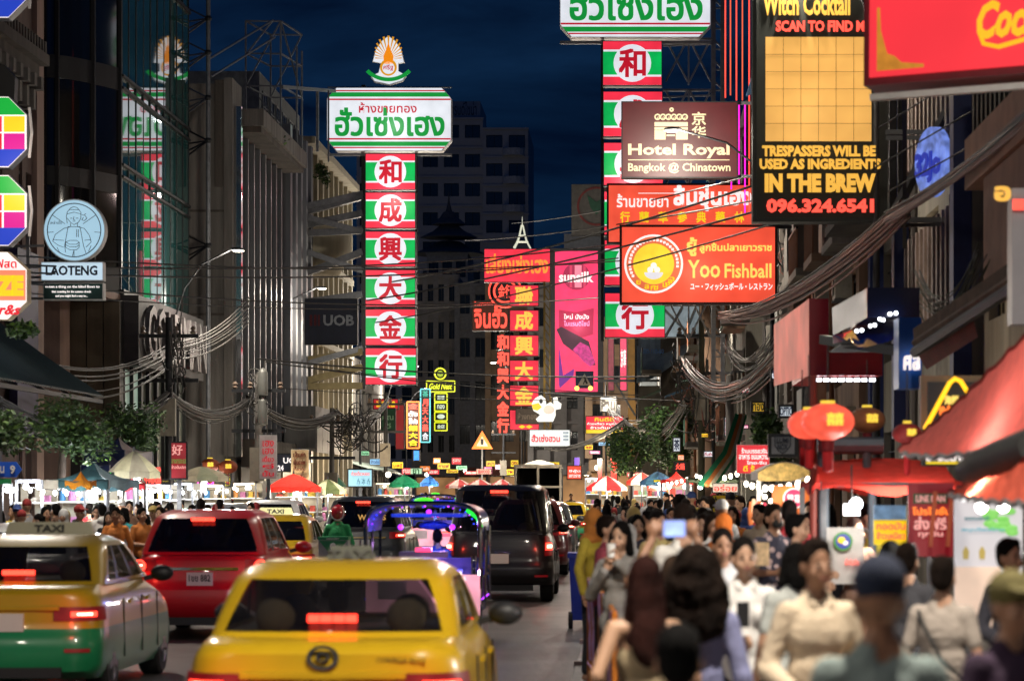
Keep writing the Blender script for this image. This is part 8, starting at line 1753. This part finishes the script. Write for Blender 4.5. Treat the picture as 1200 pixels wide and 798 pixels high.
t = thing('roof_scaffold', 'open steel scaffold frame on the roof of the fin building against the sky', 'scaffold', px(315, 160, 100)); o = wpos(t)
X0, X1, ZT = px(288, 0, 100).x, px(329, 0, 100).x, px(0, 25, 100).z; ZB = 14.4
for x, y in ((X0, 100), (X1, 100), (X1+.4, 103), (X0+.5, 103), (px(340, 0, 100).x, 102)): mb = MB(); mb.bar((x, y, ZB), (x, y, ZT-(0 if x < X1+.1 else .6)), .06, STEEL); mb.build('upright', t)
for z in (ZT, ZT-1.15, ZT-2.3): 
    for a, b in (((X0, 100), (X1, 100)), ((X1, 100), (X1+.4, 103)), ((X0, 100), (X0+.5, 103)), ((X0+.5, 103), (X1+.4, 103))): mb = MB(); mb.bar((*a, z), (*b, z-.01), .05, STEEL); mb.build('rail', t)
for q in (((X0, 100, ZT-2.3), (X1, 100, ZT)), ((X0, 100, ZT-1.2), (X1-.3, 100, ZT)), ((X0, 100, ZT-2.2), (X1, 100, ZT-3.6)), ((X0+.5, 103, ZT-2.3), (X1+.4, 103, ZT)), ((X1, 100, ZT), (X1+.4, 103, ZT-2.3))): mb = MB(); mb.bar(*q, .05, STEEL); mb.build('diagonal', t)
mb = MB(); mb.bar(px(330, 102, 100), px(392, 107, 108), .12, STEEL); mb.build('tie_beam', t); mb = MB(); mb.bar(px(372, 104, 106), px(372, 178, 106), .1, STEEL); mb.bar(px(385, 106, 106), px(385, 190, 106), .06, STEEL); mb.build('hanger', t)
# rooftop plants, tank
# ================================================================ TREES AND BUSHES
LEAFM = [mat('leaf_dark', (.02, .045, .015), .6, 0, .3), mat('leaf_mid', (.035, .08, .02), .55, 0, .3), mat('leaf_bright', (.09, .17, .03), .5, 0, .3)]
BARK = mat('bark', (.06, .045, .035), .95, 0, .4, 6, .5)
def tree(label, X, Y, z0, zc, rx, ry, rz_, n=2600, leaf=.10, seed=0, name='street_tree', cat='tree', trunk=True, lm=None):
    rr = random.Random(seed); t = thing(name, label, cat, (X, Y, z0 if trunk else zc-rz_)); base = Vector((X, Y, z0)); lobes = []
    for i in range(9): a = rr.uniform(0, 2*PI); lobes.append((Vector((X+rx*.6*math.cos(a)*rr.uniform(.3, 1), Y+ry*.6*math.sin(a)*rr.uniform(.3, 1), zc+rz_*.6*rr.uniform(-1, 1))), rr.uniform(.35, .6)))
    if trunk:
        mb = MB(); mb.tube([base, base+Vector((rr.uniform(-.1, .1), 0, (zc-z0)*.5)), Vector((X, Y, zc-rz_*.4))], .12, BARK, 8, .07); mb.build('trunk', t, smooth=60)
        for c, r in lobes: mb = MB(); mb.tube([Vector((X, Y, zc-rz_*.6)), (Vector((X, Y, zc-rz_*.2))+c)/2, c], .045, BARK, 5, .015); mb.build('branch', t, smooth=60)
    q = MB()
    for i in range(n):
        c, r = lobes[rr.randrange(len(lobes))]; d = Vector((rr.gauss(0, 1), rr.gauss(0, 1), rr.gauss(0, 1))).normalized()*(rr.random()**.45); p = c+Vector((d.x*rx*r, d.y*ry*r, d.z*rz_*r*1.1)); u = Vector((rr.gauss(0, 1), rr.gauss(0, 1), rr.gauss(0, .6))).normalized(); v = u.cross(Vector((rr.gauss(0, 1), rr.gauss(0, 1), rr.gauss(0, 1)))).normalized(); s = leaf*rr.uniform(.6, 1.4)
        q.add([p-u*s, p+v*s*.45, p+u*s, p-v*s*.45], [(0, 1, 2, 3)], (lm or LEAFM)[0 if rr.random() < .3 else 1 if rr.random() < .75 else 2])
    q.build('crown', t, kind='stuff'); return t
tree('leafy street tree at the far left edge behind the arrow sign', -11.5, 47, .12, 2.95, 1.6, 1.4, .62, 5200, .055, 1)
tree('leafy street tree just right of the first, over the dark teal tent', -11.3, 56, .12, 3.1, 1.0, 1.1, .62, 3600, .055, 2)
tree('shadowy tree between the grey umbrella and the glass building', -12.2, 68, .12, 3.4, .9, 1.2, .8, 3000, .06, 3)
tree('round green street bush-tree right of the ochre post', 0.0, 104, .12, 3.3, 1.2, 1.3, .95, 4600, .07, 4); tree('bright green tree above the navy umbrella', 1.35, 100, .12, 3.7, 1.3, 1.2, 1.15, 5000, .07, 5)
tree('dark green tree behind the leaning striped awning', 3.1, 62, .12, 3.0, .75, .8, .75, 2200, .08, 6)
tree('small green plant under the white octagon lightbox', px(25, 390, 53).x, 53, 0, px(0, 385, 53).z, .45, .4, .18, 500, .07, 7, 'balcony_plant', 'plant', False)
tree('small plant growing on the roof edge of the fin building', px(320, 162, 98).x, 98, 0, px(0, 160, 98).z, .5, .4, .35, 400, .08, 8, 'roof_plant', 'plant', False)
tree('little plant on the rounded balcony', px(378, 205, 114).x, 114, 0, px(0, 205, 114).z, .4, .3, .6, 300, .08, 9, 'balcony_plant', 'plant', False)
# ================================================================ facade clutter on the right: balconies, awnings, pipes, shutters
FX = lambda y: 4.6 if y < 52 else 4.2 if y < 66 else 3.8 if y < 80 else 3.25 if y < 96 else 2.4 if y < 116 else 1.2
BNM = lambda y: 'blue-pillared shophouse' if y < 52 else 'soot-stained shophouse' if y < 66 else 'grey shophouse' if y < 80 else 'tall stained shophouse' if y < 96 else 'brown shophouse' if y < 116 else 'dim shophouse'
RUST = mat('rusty_sheet', '#7c5038', .8, .2, .5, 3, .3, True); BLUES = mat('blue_sheet', '#2c5a80', .6, .1, .3, 3); GRS = mat('green_sheet', '#3c6450', .7, .1, .3, 3)
rr = random.Random(21); FL = {3.35: 'first', 6.55: 'second', 9.75: 'third'}
used = {}
for y in range(50, 116, 4):
    if y == 66: continue
    for z in (3.35, 6.55, 9.75):
        if rr.random() < .30: continue
        x = FX(y+2); dp = rr.uniform(.45, .8); k = (BNM(y), z); used[k] = used.get(k, 0)+1; nth = ['nearest', 'second', 'third', 'fourth', 'fifth'][min(used[k]-1, 4)]
        t = thing('balcony', '%s railed balcony at the %s floor of the %s' % (nth, FL[z], BNM(y)), 'balcony', (x, y, z), None, -PI/2); L = rr.uniform(2.2, 3.2); m = rr.choice([CONC, CONC_D, W2, W3])
        part(t, 'slab', lambda q: q.box((-L/2, -dp, 0), (L/2, -.004, .16), m)); part(t, 'top_rail', lambda q: q.box((-L/2, -dp, 1.0), (L/2, -dp+.05, 1.05), DARKSTEEL))
        b0 = MB(); b0.box((-.015, -dp+.01, .16), (.015, -dp+.04, 1.0), rr.choice([DARKSTEEL, RUST])); o = b0.build('baluster', t, shift=False); o.location = (-L/2+.05, 0, 0); n = int(L/.22)
        for i in range(1, n+1): link('baluster', o.data, t, (-L/2+.05+i*(L-.1)/n, 0, 0))
        if rr.random() < .6: sm = rr.choice([RUST, BLUES, GRS, FRAME_W]); hh = rr.uniform(.5, .9); part(t, 'sheet_panel', lambda q: q.box((-L/2+.1, -dp-.03, .1), (L/2-rr.uniform(.1, 1.5), -dp-.005, .1+hh), sm))
        if rr.random() < .5: part(t, 'small_awning', lambda q: q.add([(-L/2, -.01, 2.6), (L/2, -.01, 2.6), (L/2, -dp-.3, 2.2), (-L/2, -dp-.3, 2.2), (-L/2, -.01, 2.57), (L/2, -.01, 2.57), (L/2, -dp-.3, 2.17), (-L/2, -dp-.3, 2.17)], [(0, 3, 2, 1), (4, 5, 6, 7), (2, 3, 7, 6), (0, 4, 7, 3), (1, 2, 6, 5)], rr.choice([RUST, GRS, BLUES])))
for i, y in enumerate((45, 51.5, 58, 65.5, 72, 79, 87, 95, 103)):
    mb = MB(); mb.tube([(FX(y)-.08, y, .2), (FX(y)-.08, y, 12.5)], .06, rr.choice([CONC, FRAME_W, RUST]), 6); tag(mb.build('drainpipe'), 'drainpipe number %s from the camera up the right-hand facades' % ['one', 'two', 'three', 'four', 'five', 'six', 'seven', 'eight', 'nine'][i], 'pipe')
for i, (x0, y0, x1, y1, d, fc, s, c2) in enumerate(((903, 432, 921, 446, 58, BLUES, 'แว่น', E_WHITE), (880, 470, 897, 484, 60, emi('dim_yellow_box', '#c8a030', .8, .2), 'ทอง', mat('dark_letters', '#383430')), (848, 488, 858, 512, 74, emi('dim_white_box', '#c8d0d8', .8, .2), '藥', E_DRED), (868, 452, 880, 462, 70, emi('dim_red_box', '#b02030', .8, .2), 'ยา', E_TXTW), (912, 474, 930, 490, 48, emi('dim_white_box', '#c8d0d8', .8, .2), 'OPTIC', mat('navy_print', '#182858')), (788, 512, 798, 530, 90, emi('dim_white_box', '#c8d0d8', .8, .2), '茶', mat('navy_print', '#182858')))):
    quick('projecting_sign', ['blue metal sign board high above the lettered red sign', 'yellow box sign below the blue metal board', 'white upright box sign beside the right wire tangle', 'small dull red box sign under the right facades', 'white box sign just left of the red sign box', 'white upright box sign right of the bright green tree'][i], x0, y0, x1, y1, d, fc, [(s, x0+2, y0+3, x1-2, y1-3, c2)], .12)
# ================================================================ street lamps
def street_lamp(x, y, h, side, label, e=420, reach=1.6, rise=2.0, up=1.0):
    t = thing('street_lamp', label, 'street lamp', (x, y, 0), 'street lamps with curved arms')
    mb = MB(); mb.tube([(x, y, .1), (x, y, h)], .07, DARKSTEEL, 8, .05); mb.build('pole', t, smooth=60)
    mb = MB(); mb.tube([(x, y, h), (x+side*.18*reach, y, h+rise*.45), (x+side*.5*reach, y, h+rise*.8), (x+side*reach, y, h+rise)], .03, DARKSTEEL, 6); mb.build('arm', t, smooth=60)
    hx = x+side*(reach+.2); hz = h+rise+.03
    mb = MB(); mb.ball((hx, y, hz), (.24, .1, .055), DARKSTEEL, 12, 6); mb.build('lamp_head', t, smooth=60)
    mb = MB(); mb.ball((hx+side*.06, y, hz-.05), (.17, .08, .03), E_BULB, 10, 5); mb.build('diffuser', t)
    lamp('street_light', 'SPOT', (hx, y, hz-.15), e*8, (1, .90, .76), .25, t, (0, 0, 0), 165)
    lamp('street_light_fill', 'POINT', (hx, y, hz-.3), e*2.0*up, (1, .90, .76), .25, t)  # extra point light added to lift the upper facades
    return t
street_lamp(-13.3, 82, 6.9, 1, 'curved street lamp in front of the glass building', e=230)
street_lamp(-13.6, 106, 7.5, 1, 'curved street lamp in front of the vertical fins', e=150, reach=1.7)
street_lamp(3.55, 71, 9.4, -1, 'curved street lamp whose head crosses the hotel sign', reach=2.3, rise=1.6)
for y, lab in ((4, 'street lamp beside the photographer on the left pavement'), (44, 'street lamp on the left pavement by the octagon signs')): street_lamp(-12.4, y, 9, 1, lab, reach=2.2)
street_lamp(3.6, 10, 9, -1, 'street lamp above the right crowd', e=950)
for x, y, s, lab in ((-13, 135, 1, 'street lamp on the left beyond the cream building'), (1.2, 128, -1, 'street lamp by the ochre post'), (-16, 185, 1, 'distant street lamp near the yellow neon boxes'), (-7, 180, -1, 'distant street lamp behind the centre column of red boxes'), (-18, 225, 1, 'farthest street lamp at the bend of the road'), (-9, 238, 1, 'street lamp in front of the brown block at the bend'), (-1.5, 165, -1, 'street lamp behind the pink screen')): street_lamp(x, y, 8, s, lab, e=1300)
street_lamp(4.0, 46, 9, -1, 'added street lamp rising behind the cocktail board', e=420, reach=1.2, up=1.6); street_lamp(2.7, 93, 7.5, -1, 'added street lamp behind the fishball sign', e=420, reach=1.2, up=1.6)  # both lamps added for warm light on the right facades
for x, y, lab in ((-34, 300, 'added street lamp beyond the bend below the pagoda roofed building'), (-20, 345, 'added street lamp on the road below the hotel tower'), (-42, 350, 'added street lamp left of the hotel tower base')): street_lamp(x, y, 12, 1, lab, e=330, up=1.5)  # unseen lamps added to brighten the hotel tower
# ================================================================ the evening's thin smoke and haze
if HAZE:
    m = bpy.data.materials.new('haze_air'); m.use_nodes = True; n = m.node_tree; n.nodes.clear(); o_ = n.nodes.new('ShaderNodeOutputMaterial'); v = n.nodes.new('ShaderNodeVolumePrincipled')
    v.inputs['Density'].default_value = HAZE; v.inputs['Color'].default_value = (.8, .82, .86, 1); v.inputs['Anisotropy'].default_value = .3; n.links.new(v.outputs[0], o_.inputs['Volume'])
    mb = MB(); mb.box((-170, -35, -1.2), (170, 520, 75), m); mb.build('haze', kind='stuff')
